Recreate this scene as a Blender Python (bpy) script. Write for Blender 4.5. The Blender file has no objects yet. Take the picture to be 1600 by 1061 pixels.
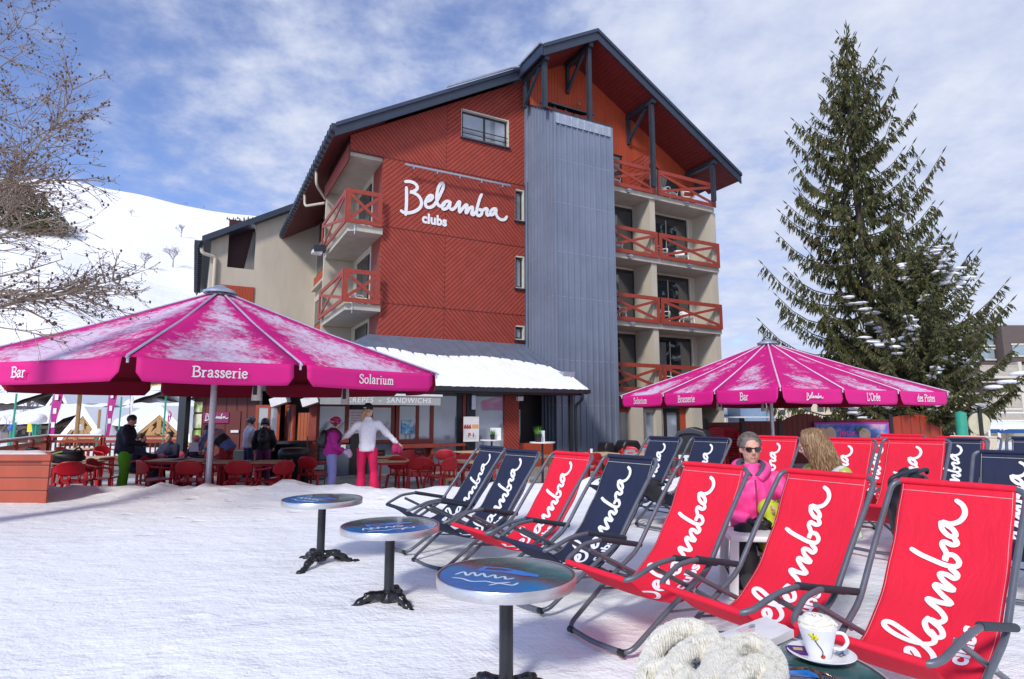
import bpy, random
import numpy as np
from math import *
from mathutils import Vector, Matrix
from mathutils.noise import noise as pnoise, fractal
random.seed(7)
S = bpy.context.scene
COL = S.collection
# ------------------------------------------------------------------ camera, sky, sun, exposure
F_PX, PITCH, CAM_H = 930.0, radians(7.4), 1.5
cam_d = bpy.data.cameras.new('camera'); cam = bpy.data.objects.new('camera', cam_d); COL.objects.link(cam)
cam.location = (0, 0, CAM_H); cam.rotation_euler = (radians(90) + PITCH, 0, 0)
cam_d.sensor_width = 36; cam_d.lens = 36 * F_PX / 1600; cam_d.clip_end = 4000; cam_d.clip_start = .05
S.camera = cam
W = bpy.data.worlds.new("World"); S.world = W; W.use_nodes = True
SUN_DIR = Vector((-.42, -.90, .72)).normalized()       # towards the sun
SUN_EL = asin(SUN_DIR.z); SUN_AZ = atan2(SUN_DIR.x, SUN_DIR.y)
def build_world():
    nt = W.node_tree; N = nt.nodes; L = nt.links; N.clear()
    out = N.new('ShaderNodeOutputWorld'); bg = N.new('ShaderNodeBackground'); bg.inputs[1].default_value = .13
    sky = N.new('ShaderNodeTexSky'); sky.sky_type = 'NISHITA'; sky.sun_disc = False
    sky.sun_elevation = SUN_EL; sky.sun_rotation = SUN_AZ; sky.altitude = 1600; sky.dust_density = .4; sky.ozone_density = 2.2
    tc = N.new('ShaderNodeTexCoord'); sep = N.new('ShaderNodeSeparateXYZ'); L.new(tc.outputs['Generated'], sep.inputs[0])
    def m(op, a, b=None, c=None):
        n = N.new('ShaderNodeMath'); n.operation = op
        for i, x in enumerate((a, b, c)):
            if x is None: continue
            if isinstance(x, (int, float)): n.inputs[i].default_value = x
            else: L.new(x, n.inputs[i])
        return n.outputs[0]
    # project the view direction on a cloud layer far above
    zz = m('ADD', m('MAXIMUM', sep.outputs[2], 0.0), .22)
    cx = m('DIVIDE', sep.outputs[0], zz); cy = m('DIVIDE', sep.outputs[1], zz)
    cmb = N.new('ShaderNodeCombineXYZ'); L.new(cx, cmb.inputs[0]); L.new(cy, cmb.inputs[1]); cmb.inputs[2].default_value = 3.7
    n1 = N.new('ShaderNodeTexNoise'); n1.inputs['Scale'].default_value = 1.15; n1.inputs['Detail'].default_value = 9; n1.inputs['Roughness'].default_value = .56; n1.inputs['Distortion'].default_value = .35
    n2 = N.new('ShaderNodeTexNoise'); n2.inputs['Scale'].default_value = 8.0; n2.inputs['Detail'].default_value = 7; n2.inputs['Roughness'].default_value = .6
    L.new(cmb.outputs[0], n1.inputs['Vector']); L.new(cmb.outputs[0], n2.inputs['Vector'])
    cov = m('ADD', m('MULTIPLY', n1.outputs[0], .66), m('MULTIPLY', n2.outputs[0], .34))
    # more cloud towards the right (east) and low down
    cov = m('ADD', cov, m('MULTIPLY', sep.outputs[0], .24))
    mr = N.new('ShaderNodeMapRange'); mr.inputs[1].default_value = .36; mr.inputs[2].default_value = .60; mr.inputs[3].default_value = .08; mr.inputs[4].default_value = .95; mr.interpolation_type = 'SMOOTHSTEP'
    L.new(cov, mr.inputs[0])
    # cloud brightness with soft grey-violet undersides
    mr2 = N.new('ShaderNodeMapRange'); mr2.inputs[1].default_value = .36; mr2.inputs[2].default_value = .68; L.new(m('ADD', m('MULTIPLY', n1.outputs[0], .5), m('ADD', m('MULTIPLY', n2.outputs[0], .5), m('MULTIPLY', sep.outputs[0], .10))), mr2.inputs[0])
    cc = N.new('ShaderNodeMix'); cc.data_type = 'RGBA'; L.new(mr2.outputs[0], cc.inputs[0])
    cc.inputs[6].default_value = (2.25, 2.70, 4.10, 1); cc.inputs[7].default_value = (4.05, 4.3, 5.0, 1)
    mx = N.new('ShaderNodeMix'); mx.data_type = 'RGBA'; L.new(mr.outputs[0], mx.inputs[0])
    sk = N.new('ShaderNodeMix'); sk.data_type = 'RGBA'; sk.blend_type = 'MULTIPLY'; sk.inputs[0].default_value = 1
    L.new(sky.outputs[0], sk.inputs[6]); sk.inputs[7].default_value = (.92, .93, 1.15, 1)
    L.new(sk.outputs[2], mx.inputs[6]); L.new(cc.outputs[2], mx.inputs[7])
    L.new(mx.outputs[2], bg.inputs[0]); L.new(bg.outputs[0], out.inputs[0])
build_world()
sun_d = bpy.data.lights.new('sun', 'SUN'); sun_d.energy = 2.1; sun_d.angle = radians(9.0); sun_d.color = (1, .95, .87)
sun = bpy.data.objects.new('sun', sun_d); COL.objects.link(sun)
sun.rotation_euler = SUN_DIR.to_track_quat('Z', 'Y').to_euler(); sun.location = (0, -5, 30)
S.view_settings.view_transform = 'Standard'; S.view_settings.look = 'None'; S.view_settings.exposure = .57; S.view_settings.gamma = 1
S.cycles.max_bounces = 6; S.cycles.transparent_max_bounces = 24
# ------------------------------------------------------------------ measuring helpers (photo pixel -> place in the world)
CAM = Vector((0, 0, CAM_H)); FW = Vector((0, cos(PITCH), sin(PITCH))); UP = Vector((0, -sin(PITCH), cos(PITCH))); RT = Vector((1, 0, 0))
def ray(px, py): return FW + RT * ((px - 800) / F_PX) - UP * ((py - 530.5) / F_PX)
def atY(px, py, Y): r = ray(px, py); return CAM + r * (Y / r.y)
def atz(px, py, z): r = ray(px, py); return CAM + r * ((z - CAM_H) / r.z)
YAW = radians(28.0); BX = Vector((cos(YAW), sin(YAW), 0)); BY = Vector((-sin(YAW), cos(YAW), 0)); BO = Vector((-4.613, 20.8, 0))
def onv(px, py, v):      # point of the hotel's frame (u, z) on the plane v
    r = ray(px, py); t = ((BO - CAM).dot(BY) + v) / r.dot(BY); P = CAM + r * t
    return (P - BO).dot(BX), P.z
def B2W(u, v, z): return BO + BX * u + BY * v + Vector((0, 0, z))
# ------------------------------------------------------------------ mesh builder
def smoothpath(pts, n=6, closed=False):
    P = [Vector(p) for p in pts]; out = []; m = len(P)
    rng = range(m) if closed else range(m - 1)
    for i in rng:
        p1, p2 = P[i], P[(i + 1) % m]
        p0 = P[(i - 1) % m] if (closed or i > 0) else p1 * 2 - p2
        p3 = P[(i + 2) % m] if (closed or i < m - 2) else p2 * 2 - p1
        for k in range(n):
            t = k / n
            out.append(.5 * ((2 * p1) + (p2 - p0) * t + (2 * p0 - 5 * p1 + 4 * p2 - p3) * t * t + (3 * p1 - p0 - 3 * p2 + p3) * t ** 3))
    if not closed: out.append(P[-1])
    return out
def fillet(pts, r, n=5):
    """round the inner corners of a polyline"""
    P = [Vector(p) for p in pts]; out = [P[0]]
    for i in range(1, len(P) - 1):
        a, b, c = P[i - 1], P[i], P[i + 1]; d1 = (a - b); d2 = (c - b)
        rr = min(r, d1.length * .45, d2.length * .45); p = b + d1.normalized() * rr; q = b + d2.normalized() * rr
        for k in range(n + 1):
            t = k / n; out.append(p * (1 - t) ** 2 + b * 2 * t * (1 - t) + q * t * t)
    out.append(P[-1]); return out
class MB:
    def __init__(s): s.v = []; s.f = []; s.mi = []; s.cur = 0
    def add(s, vs, fs):
        o = len(s.v); s.v += [tuple(p) for p in vs]; s.f += [tuple(i + o for i in f) for f in fs]; s.mi += [s.cur] * len(fs); return s
    def poly(s, *pts): return s.add(pts, [tuple(range(len(pts)))])
    def box(s, x0, x1, y0, y1, z0, z1):
        if x0 > x1: x0, x1 = x1, x0
        if y0 > y1: y0, y1 = y1, y0
        if z0 > z1: z0, z1 = z1, z0
        v = [(x0, y0, z0), (x1, y0, z0), (x1, y1, z0), (x0, y1, z0), (x0, y0, z1), (x1, y0, z1), (x1, y1, z1), (x0, y1, z1)]
        return s.add(v, [(3, 2, 1, 0), (4, 5, 6, 7), (0, 1, 5, 4), (1, 2, 6, 5), (2, 3, 7, 6), (3, 0, 4, 7)])
    def beam(s, p, q, w, h, up=(0, 0, 1)):
        p, q = Vector(p), Vector(q); d = (q - p).normalized(); up = Vector(up)
        if abs(d.dot(up)) > .98: up = Vector((0, 1, 0))
        sd = d.cross(up).normalized(); u2 = sd.cross(d).normalized(); v = []
        for c in (p, q):
            for a, b in ((-1, -1), (1, -1), (1, 1), (-1, 1)): v.append(c + sd * a * w / 2 + u2 * b * h / 2)
        return s.add(v, [(3, 2, 1, 0), (4, 5, 6, 7), (0, 1, 5, 4), (1, 2, 6, 5), (2, 3, 7, 6), (3, 0, 4, 7)])
    def tube(s, pts, r, n=8, closed=False):
        P = [Vector(p) for p in pts]; m = len(P); rs = r if isinstance(r, (list, tuple)) else [r] * m
        if m < 2: return s
        t0 = (P[1] - P[0]).normalized(); a = Vector((0, 0, 1)) if abs(t0.z) < .9 else Vector((1, 0, 0)); nr = t0.cross(a).normalized(); vs = []
        for i in range(m):
            if closed: t = (P[(i + 1) % m] - P[i - 1])
            else: t = P[min(i + 1, m - 1)] - P[max(i - 1, 0)]
            if t.length < 1e-9: t = t0
            t = t.normalized(); nr = nr - t * nr.dot(t)
            nr = nr.normalized() if nr.length > 1e-6 else t.orthogonal().normalized(); bn = t.cross(nr)
            for k in range(n):
                an = 2 * pi * k / n; vs.append(P[i] + (nr * cos(an) + bn * sin(an)) * rs[i])
        fs = []
        for i in range(m if closed else m - 1):
            j = (i + 1) % m
            for k in range(n): fs.append((i * n + k, i * n + (k + 1) % n, j * n + (k + 1) % n, j * n + k))
        if not closed: fs += [tuple(range(n - 1, -1, -1)), tuple((m - 1) * n + k for k in range(n))]
        return s.add(vs, fs)
    def lathe(s, prof, n=24, c=(0, 0, 0), sx=1, sy=1, cap=True):
        c = Vector(c); vs = []; fs = []
        for r, z in prof:
            for k in range(n): vs.append((c.x + r * sx * cos(2 * pi * k / n), c.y + r * sy * sin(2 * pi * k / n), c.z + z))
        for i in range(len(prof) - 1):
            for k in range(n): fs.append((i * n + k, i * n + (k + 1) % n, (i + 1) * n + (k + 1) % n, (i + 1) * n + k))
        if cap and prof[0][0] > 1e-4: fs.append(tuple(range(n - 1, -1, -1)))
        if cap and prof[-1][0] > 1e-4: fs.append(tuple((len(prof) - 1) * n + k for k in range(n)))
        return s.add(vs, fs)
    def prism(s, pts, off):
        """closed 3d polygon pushed by the vector off"""
        P = [Vector(p) for p in pts]; off = Vector(off); n = len(P)
        return s.add(P + [p + off for p in P], [tuple(range(n - 1, -1, -1)), tuple(range(n, 2 * n))] + [(i, (i + 1) % n, n + (i + 1) % n, n + i) for i in range(n)])
    def grid(s, nx, ny, fn):
        vs = [fn(i / (nx - 1), j / (ny - 1)) for j in range(ny) for i in range(nx)]
        return s.add(vs, [(j * nx + i, j * nx + i + 1, (j + 1) * nx + i + 1, (j + 1) * nx + i) for j in range(ny - 1) for i in range(nx - 1)])
    def ball(s, c, rx, ry=None, rz=None, n=12, m=8, jit=0, seed=0, rot=None):
        ry = rx if ry is None else ry; rz = rx if rz is None else rz; c = Vector(c); vs = []; fs = []
        for j in range(m + 1):
            th = pi * j / m
            for k in range(n):
                ph = 2 * pi * k / n; d = Vector((sin(th) * cos(ph), sin(th) * sin(ph), cos(th)))
                q = 1 + jit * pnoise(d * 2.2 + Vector((seed, seed * 1.7, 0)))
                p = Vector((d.x * rx * q, d.y * ry * q, d.z * rz * q))
                if rot is not None: p = rot @ p
                vs.append(c + p)
        for j in range(m):
            for k in range(n): fs.append((j * n + k, (j + 1) * n + k, (j + 1) * n + (k + 1) % n, j * n + (k + 1) % n))
        return s.add(vs, fs)
    def ribbon(s, pts, w, fn, base=.0, inc=.0, taper=.75):
        """flat brush stroke: 2D centre line -> fn(x, y, lift) in space"""
        P = [Vector((p[0], p[1], 0)) for p in pts]; m = len(P); vs = []; fs = []
        L = [0]
        for i in range(1, m): L.append(L[-1] + (P[i] - P[i - 1]).length)
        for i in range(m):
            t = (P[min(i + 1, m - 1)] - P[max(i - 1, 0)]).normalized(); nn = Vector((-t.y, t.x, 0))
            e = min(L[i], L[-1] - L[i]) / w; hw = w / 2 * (1 if e > .5 else (taper + (1 - taper) * e * 2))
            li = base + inc * i
            for sg in (-1, 1): q = P[i] + nn * hw * sg; vs.append(fn(q.x, q.y, li))
        for i in range(m - 1): fs.append((2 * i, 2 * i + 2, 2 * i + 3, 2 * i + 1))
        s.add(vs, fs)
        for i, sg in ((0, -1), (m - 1, 1)):       # round ends
            t = (P[min(i + 1, m - 1)] - P[max(i - 1, 0)]).normalized() * sg; nn = Vector((-t.y, t.x, 0)); hw = w / 2 * taper
            arc = [fn(*(P[i] + nn * hw * cos(a) + t * hw * sin(a))[:2], base + inc * i) for a in [pi * k / 6 for k in range(7)]]
            s.poly(*(arc if sg > 0 else arc[::-1]))
        return s
    def build(s, name, mat=None, parent=None, smooth=None, loc=None, rz=None):
        me = bpy.data.meshes.new(name); me.from_pydata(s.v, [], s.f)
        mats = mat if isinstance(mat, (list, tuple)) else [mat]
        for m in mats:
            if m: me.materials.append(m)
        if len(mats) > 1: me.polygons.foreach_set('material_index', s.mi)
        if smooth:
            me.shade_smooth()
            if smooth < 179: me.set_sharp_from_angle(angle=radians(smooth))
        me.update()
        o = bpy.data.objects.new(name, me); COL.objects.link(o)
        if parent: o.parent = parent
        if loc is not None: o.location = loc
        if rz is not None: o.rotation_euler.z = rz
        return o
def tag(o, label=None, cat=None, group=None, kind=None):
    if label: o['label'] = label
    if cat: o['category'] = cat
    if group: o['group'] = group
    if kind: o['kind'] = kind
    return o
def thing(name, loc=(0, 0, 0), rz=0, label=None, cat=None, group=None):
    o = bpy.data.objects.new(name, None); COL.objects.link(o); o.location = loc; o.rotation_euler = (0, 0, rz); o.empty_display_size = .2
    return tag(o, label, cat, group)
def kids(o): return [c for c in bpy.data.objects if c.parent == o]
def copy_tree(o, parent=None):
    c = o.copy(); COL.objects.link(c); c.parent = parent
    for ch in list(o.children): copy_tree(ch, c)
    return c
def place(o, loc, rz, label=None, group=None):
    o.location = loc; o.rotation_euler = (0, 0, rz)
    if label: o['label'] = label
    if group: o['group'] = group
    return o
# ------------------------------------------------------------------ materials
class NB:
    def __init__(s, name):
        s.m = bpy.data.materials.new(name); s.m.use_nodes = True; s.nt = s.m.node_tree; s.N = s.nt.nodes; s.L = s.nt.links
        s.b = s.N['Principled BSDF']; s._tc = None
    def tc(s, which='Object'):
        if not s._tc: s._tc = s.N.new('ShaderNodeTexCoord')
        return s._tc.outputs[which]
    def math(s, op, a, b=None, c=None, clamp=False):
        n = s.N.new('ShaderNodeMath'); n.operation = op; n.use_clamp = clamp
        for i, x in enumerate((a, b, c)):
            if x is None: continue
            if isinstance(x, (int, float)): n.inputs[i].default_value = x
            else: s.L.new(x, n.inputs[i])
        return n.outputs[0]
    def noise(s, scale, detail=4, rough=.55, vec=None, stretch=None, dist=0):
        n = s.N.new('ShaderNodeTexNoise'); n.inputs['Scale'].default_value = scale; n.inputs['Detail'].default_value = detail
        n.inputs['Roughness'].default_value = rough; n.inputs['Distortion'].default_value = dist
        vec = vec or s.tc()
        if stretch:
            mp = s.N.new('ShaderNodeMapping'); mp.inputs['Scale'].default_value = stretch; s.L.new(vec, mp.inputs[0]); vec = mp.outputs[0]
        s.L.new(vec, n.inputs['Vector']); return n.outputs[0]
    def ramp(s, fac, stops):
        n = s.N.new('ShaderNodeValToRGB'); s.L.new(fac, n.inputs[0]); e = n.color_ramp.elements
        while len(e) < len(stops): e.new(.5)
        for i, (p, c) in enumerate(stops): e[i].position = p; e[i].color = (*c, 1) if len(c) == 3 else c
        return n.outputs[0]
    def mix(s, fac, a, b, mode='MIX'):
        n = s.N.new('ShaderNodeMix'); n.data_type = 'RGBA'; n.blend_type = mode
        for i, x in ((0, fac), (6, a), (7, b)):
            if isinstance(x, (int, float)): n.inputs[i].default_value = x
            elif isinstance(x, tuple): n.inputs[i].default_value = (*x, 1) if len(x) == 3 else x
            else: s.L.new(x, n.inputs[i])
        return n.outputs[2]
    def maprange(s, v, a, b, c=0, d=1):
        n = s.N.new('ShaderNodeMapRange'); s.L.new(v, n.inputs[0])
        for i, x in enumerate((a, b, c, d)): n.inputs[i + 1].default_value = x
        return n.outputs[0]
    def xyz(s, vec=None):
        n = s.N.new('ShaderNodeSeparateXYZ'); s.L.new(vec or s.tc(), n.inputs[0]); return n.outputs
    def col(s, c):
        if isinstance(c, tuple): s.b.inputs['Base Color'].default_value = (*c, 1)
        else: s.L.new(c, s.b.inputs['Base Color'])
        return s
    def set(s, rough=None, metal=None, spec=None, **k):
        for key, v in (('Roughness', rough), ('Metallic', metal), ('Specular IOR Level', spec), *k.items()):
            if v is None: continue
            key = key.replace('_', ' ')
            if isinstance(v, (int, float)): s.b.inputs[key].default_value = v
            elif isinstance(v, tuple): s.b.inputs[key].default_value = v
            else: s.L.new(v, s.b.inputs[key])
        return s
    def bump(s, h, strength=.3, dist=.01):
        n = s.N.new('ShaderNodeBump'); n.inputs['Strength'].default_value = strength; n.inputs['Distance'].default_value = dist
        s.L.new(h, n.inputs['Height'])
        if s.b.inputs['Normal'].is_linked: s.L.new(s.b.inputs['Normal'].links[0].from_socket, n.inputs['Normal'])
        s.L.new(n.outputs[0], s.b.inputs['Normal']); return s
def basic(name, c, rough=.6, metal=0, var=.12, scale=6, bump=0, bscale=60, bdist=.003, spec=None, stretch=None):
    """colour with soft wear variation and a fine bump"""
    n = NB(name); a = tuple(max(0, x * (1 - var)) for x in c); b = tuple(min(1, x * (1 + var)) for x in c)
    nz = n.noise(scale, 5, .6, stretch=stretch); n.col(n.ramp(nz, [(.3, a), (.7, b)]))
    n.set(rough=n.maprange(nz, .3, .7, max(0, rough - .06), min(1, rough + .06)), metal=metal, spec=spec)
    if bump: n.bump(n.noise(bscale, 3, .6), bump, bdist)
    return n.m
M = {}
M['red_paint'] = basic('red_painted_wood', (.235, .038, .024), .55, var=.16, scale=5, bump=.25, bscale=40, bdist=.004, stretch=(1, 1, .35))
M['orange_red'] = basic('orange_red_timber', (.36, .052, .018), .5, var=.14, scale=4, bump=.2, bscale=35, bdist=.003)
M['rail_red'] = basic('railing_red_paint', (.29, .040, .022), .5, var=.16, scale=7, bump=.15, bscale=50)
M['beige'] = basic('beige_render', (.48, .43, .345), .9, var=.09, scale=1.3, bump=.35, bscale=70, bdist=.004, stretch=(1, 1, .3))
M['concrete'] = basic('pale_concrete', (.44, .40, .335), .85, var=.12, scale=2.4, bump=.2, bscale=60)
M['dark_blue_metal'] = basic('slate_blue_sheet_metal', (.024, .034, .056), .42, metal=.0, var=.12, scale=3)
M['timber_dark'] = basic('dark_blue_grey_timber', (.020, .027, .040), .6, var=.2, scale=8, stretch=(1, 1, .3), bump=.2, bscale=50)
M['black'] = basic('black_plastic', (.012, .012, .014), .45, var=.2, scale=9)
M['black_metal'] = basic('black_painted_iron', (.014, .016, .020), .32, metal=.0, var=.25, scale=20, bump=.25, bscale=45, bdist=.002)
M['white_plastic'] = basic('white_plastic', (.78, .78, .76), .4, var=.04, scale=8)
M['white_paint'] = basic('white_paint', (.74, .74, .74), .55, var=.05, scale=8)
M['pipe'] = basic('cream_pipe', (.50, .45, .36), .5, var=.06)
M['curtain'] = basic('grey_curtain', (.17, .165, .155), .9, var=.35, scale=18, stretch=(1, 1, .05))
M['frame_dark'] = basic('dark_window_frame', (.022, .018, .016), .4, var=.2)
M['frame_pale'] = basic('pale_window_frame', (.55, .52, .44), .6, var=.08)
def glass_mat(name, c, rough=.04):
    n = NB(name); nz = n.noise(.8, 2, .5); n.col(n.ramp(nz, [(.35, tuple(x * .6 for x in c)), (.65, c)])); n.set(rough=rough, IOR=2.1)
    n.bump(n.noise(2.2, 2, .4), .06, .02); return n.m
M['glass'] = glass_mat('window_glass', (.030, .036, .045))
M['glass_painted_sky'] = glass_mat('window_glass_painted_sky', (.30, .34, .40))  # pale base colour stands in for bright sky reflected in the panes
def corr_mat():
    n = NB('corrugated_blue_grey_metal'); x = n.xyz()
    nz = n.noise(.7, 5, .6); st = n.noise(3, 4, .6, stretch=(6, 6, .15))
    c = n.ramp(nz, [(.3, (.19, .225, .295)), (.7, (.24, .28, .36))]); c = n.mix(.35, c, n.ramp(st, [(.3, (.5, .5, .5)), (.7, (1, 1, 1))]), 'MULTIPLY')
    n.col(c); n.set(rough=.42, metal=.35); n.bump(n.noise(1.4, 3, .5), .25, .02); return n.m
M['corrugated'] = corr_mat()
M['annex_metal'] = basic('annex_roof_metal', (.15, .18, .245), .45, metal=.2, var=.12, scale=3)
M['galv'] = basic('galvanised_flashing', (.42, .46, .52), .35, metal=.7, var=.15, scale=6)
def chevron(name, sign, uc=2.36, pitch=.19):
    n = NB(name); x = n.xyz(); a = n.math('ABSOLUTE', n.math('SUBTRACT', x[0], uc))
    w = n.math('DIVIDE', n.math('ADD', x[2], n.math('MULTIPLY', a, 1.0 * sign)), pitch)
    fr = n.math('FRACT', w); idx = n.math('FLOOR', w)
    wn = n.N.new('ShaderNodeTexWhiteNoise'); wn.noise_dimensions = '1D'; n.L.new(idx, wn.inputs['W'])
    d = n.math('MINIMUM', fr, n.math('SUBTRACT', 1, fr)); g = n.maprange(d, .02, .16, 0, 1)
    seam = n.maprange(a, 0, .012, 0, 1)
    g = n.math('MINIMUM', g, seam)
    nz = n.noise(2.2, 5, .6); base = n.ramp(nz, [(.3, (.300, .050, .034)), (.7, (.365, .066, .046))])
    base = n.mix(.22, base, n.ramp(wn.outputs[0], [(0, (.62, .62, .62)), (1, (1.0, 1.0, 1.0))]), 'MULTIPLY')
    base = n.mix(g, (.20, .029, .020), base)
    base = n.mix(n.maprange(n.noise(1.0, 6, .65, stretch=(1, 1, .18)), .45, .75, 0, .35), base, (.20, .055, .045)); n.col(base); n.set(rough=.62, spec=.22)
    n.bump(g, 1, .02); n.bump(n.noise(30, 3, .6), .12, .004); return n.m
M['chev_v'] = chevron('red_cladding_v', -1.0); M['chev_a'] = chevron('red_cladding_a', 1.0)
def vboards(name, c, pitch=.14, axis=0):
    n = NB(name); x = n.xyz(); w = n.math('DIVIDE', x[axis], pitch); fr = n.math('FRACT', w)
    d = n.math('MINIMUM', fr, n.math('SUBTRACT', 1, fr)); g = n.maprange(d, 0, .09, 0, 1)
    nz = n.noise(3, 5, .6, stretch=(1, 1, .3)); b = n.ramp(nz, [(.3, tuple(k * .85 for k in c)), (.7, tuple(k * 1.12 for k in c))])
    n.col(n.mix(g, tuple(k * .35 for k in c), b)); n.set(rough=.55); n.bump(g, .8, .012); return n.m
M['boards_orange'] = vboards('orange_red_boards', (.38, .052, .014))
M['soffit'] = vboards('red_soffit_boards', (.165, .018, .016), .16, 0)
M['soffit2'] = vboards('dark_red_soffit', (.12, .014, .016), .18, 1)
M['fence_boards'] = vboards('dark_red_fence_boards', (.17, .016, .010), .17)
M['planter_boards'] = vboards('planter_boards', (.40, .075, .035), .19, 2)
def snow_mat(name, scale=1.0, grooves=False):
    n = NB(name); v = n.tc('Object')
    nz = n.noise(.35 * scale, 6, .6, vec=v); fine = n.noise(9 * scale, 6, .65, vec=v)
    n.col(n.ramp(nz, [(.3, (.82, .83, .85)), (.7, (.89, .89, .895))])); n.set(rough=.62, spec=.25)
    n.b.inputs['Subsurface Weight'].default_value = .0
    n.bump(n.noise(2.4 * scale, 6, .66, vec=v, stretch=(.75, 1.2, 1)), .62, .09)
    vo = n.N.new('ShaderNodeTexVoronoi'); vo.feature = 'SMOOTH_F1'; vo.inputs['Scale'].default_value = 2.6 * scale; n.L.new(v, vo.inputs['Vector']); n.bump(n.math('MULTIPLY', n.maprange(vo.outputs['Distance'], .10, .24), n.maprange(n.noise(.30, 3, .6, vec=v), .47, .60)), .75, .035); n.bump(fine, .6, .025)
    n.bump(n.noise(45 * scale, 3, .7, vec=v), .45, .006)
    if grooves:
        x = n.xyz(v); w = n.math('ADD', n.math('ADD', n.math('MULTIPLY', x[0], .80), n.math('MULTIPLY', x[1], .60)), n.math('MULTIPLY', n.noise(.8, 2, .5, vec=v), .10))
        s_ = n.math('SINE', n.math('MULTIPLY', w, 2 * pi / .034)); msk = n.math('MULTIPLY', n.maprange(n.noise(1.3, 6, .65, vec=v), .46, .62), n.maprange(x[0], -3.5, 1.0, .0, .8))
        n.bump(n.math('MULTIPLY', s_, msk), .26, .0035)
    return n.m
M['snow'] = snow_mat('groomed_snow', grooves=True)
M['snow_roof'] = basic('roof_snow', (.86, .87, .90), .7, var=.03, scale=2, bump=.5, bscale=6, bdist=.03, spec=.2)
# hand-drawn script word as brush strokes, traced on the facade (u, z of the hotel's frame)
def zt(x, y): return onv(590 + x * .15075, 220 + y * .15075, 0)
SCRIPT_PX = [
 [(287, 425), (330, 424), (378, 440), (408, 474), (402, 506), (362, 530), (338, 532), (372, 542), (420, 572), (450, 622), (450, 668), (424, 708), (372, 738), (312, 750), (268, 744), (242, 728)],
 [(297, 488), (298, 560), (297, 650), (293, 720), (288, 766)],
 [(500, 632), (540, 618), (566, 592), (562, 570), (534, 574), (506, 608), (492, 652), (506, 688), (546, 692), (586, 664), (622, 606), (654, 542), (678, 480), (672, 446), (648, 450), (624, 500), (610, 570), (612, 636), (632, 676), (664, 678), (690, 660)],
 [(752, 640), (722, 628), (684, 648), (664, 684), (680, 712), (716, 698), (748, 650), (742, 690), (766, 716), (800, 694), (830, 646), (848, 636), (842, 690), (846, 742), (880, 700), (912, 668), (924, 676), (912, 724), (916, 752), (948, 706), (978, 690), (980, 722), (968, 756), (988, 770), (1012, 740)],
 [(1074, 560), (1056, 598), (1038, 660), (1024, 720), (1026, 766), (1050, 780), (1076, 756), (1070, 722), (1046, 716), (1080, 724), (1116, 706), (1134, 716), (1124, 752), (1134, 776), (1160, 762)],
 [(1222, 706), (1190, 712), (1164, 742), (1170, 772), (1200, 758), (1226, 712), (1222, 752), (1240, 796), (1278, 822), (1314, 816), (1334, 790)],
]
SCRIPT = []
for st_ in SCRIPT_PX:
    q_ = [zt(*p) for p in st_]; SCRIPT.append([(p.x, p.y) for p in smoothpath([(a, b, 0) for a, b in q_], 5)])
SU0 = min(p[0] for s_ in SCRIPT for p in s_); SU1 = max(p[0] for s_ in SCRIPT for p in s_); SZ0 = min(p[1] for s_ in SCRIPT for p in s_); SZ1 = max(p[1] for s_ in SCRIPT for p in s_)
# the same word in unit coordinates: x 0..1, y from the lowest point in units of its length
SCR1 = [[((x - SU0) / (SU1 - SU0), (y - SZ0) / (SU1 - SU0)) for x, y in s_] for s_ in SCRIPT]
SCRH = (SZ1 - SZ0) / (SU1 - SU0)
def text_mesh(s, size=1.0, extrude=.0, offset=.0, shear=0, spacing=1.0, sx=1.0):
    """verts (x right, y up) and faces of a line of lettering, centred in x"""
    cu = bpy.data.curves.new('t', 'FONT'); cu.body = s; cu.size = size; cu.extrude = extrude; cu.offset = offset; cu.shear = shear
    cu.align_x = 'CENTER'; cu.space_character = spacing; cu.resolution_u = 3
    o = bpy.data.objects.new('t', cu); COL.objects.link(o); dg = bpy.context.evaluated_depsgraph_get(); dg.update()
    me = bpy.data.meshes.new_from_object(o.evaluated_get(dg)); vs = [(v.co.x * sx, v.co.y, v.co.z) for v in me.vertices]; fs = [tuple(p.vertices) for p in me.polygons]
    bpy.data.objects.remove(o); bpy.data.curves.remove(cu); bpy.data.meshes.remove(me); return vs, fs
def lettering(mb, s, fn, size, **k):
    vs, fs = text_mesh(s, size, **k); mb.add([fn(x, y, z) for x, y, z in vs], fs); return mb
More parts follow.
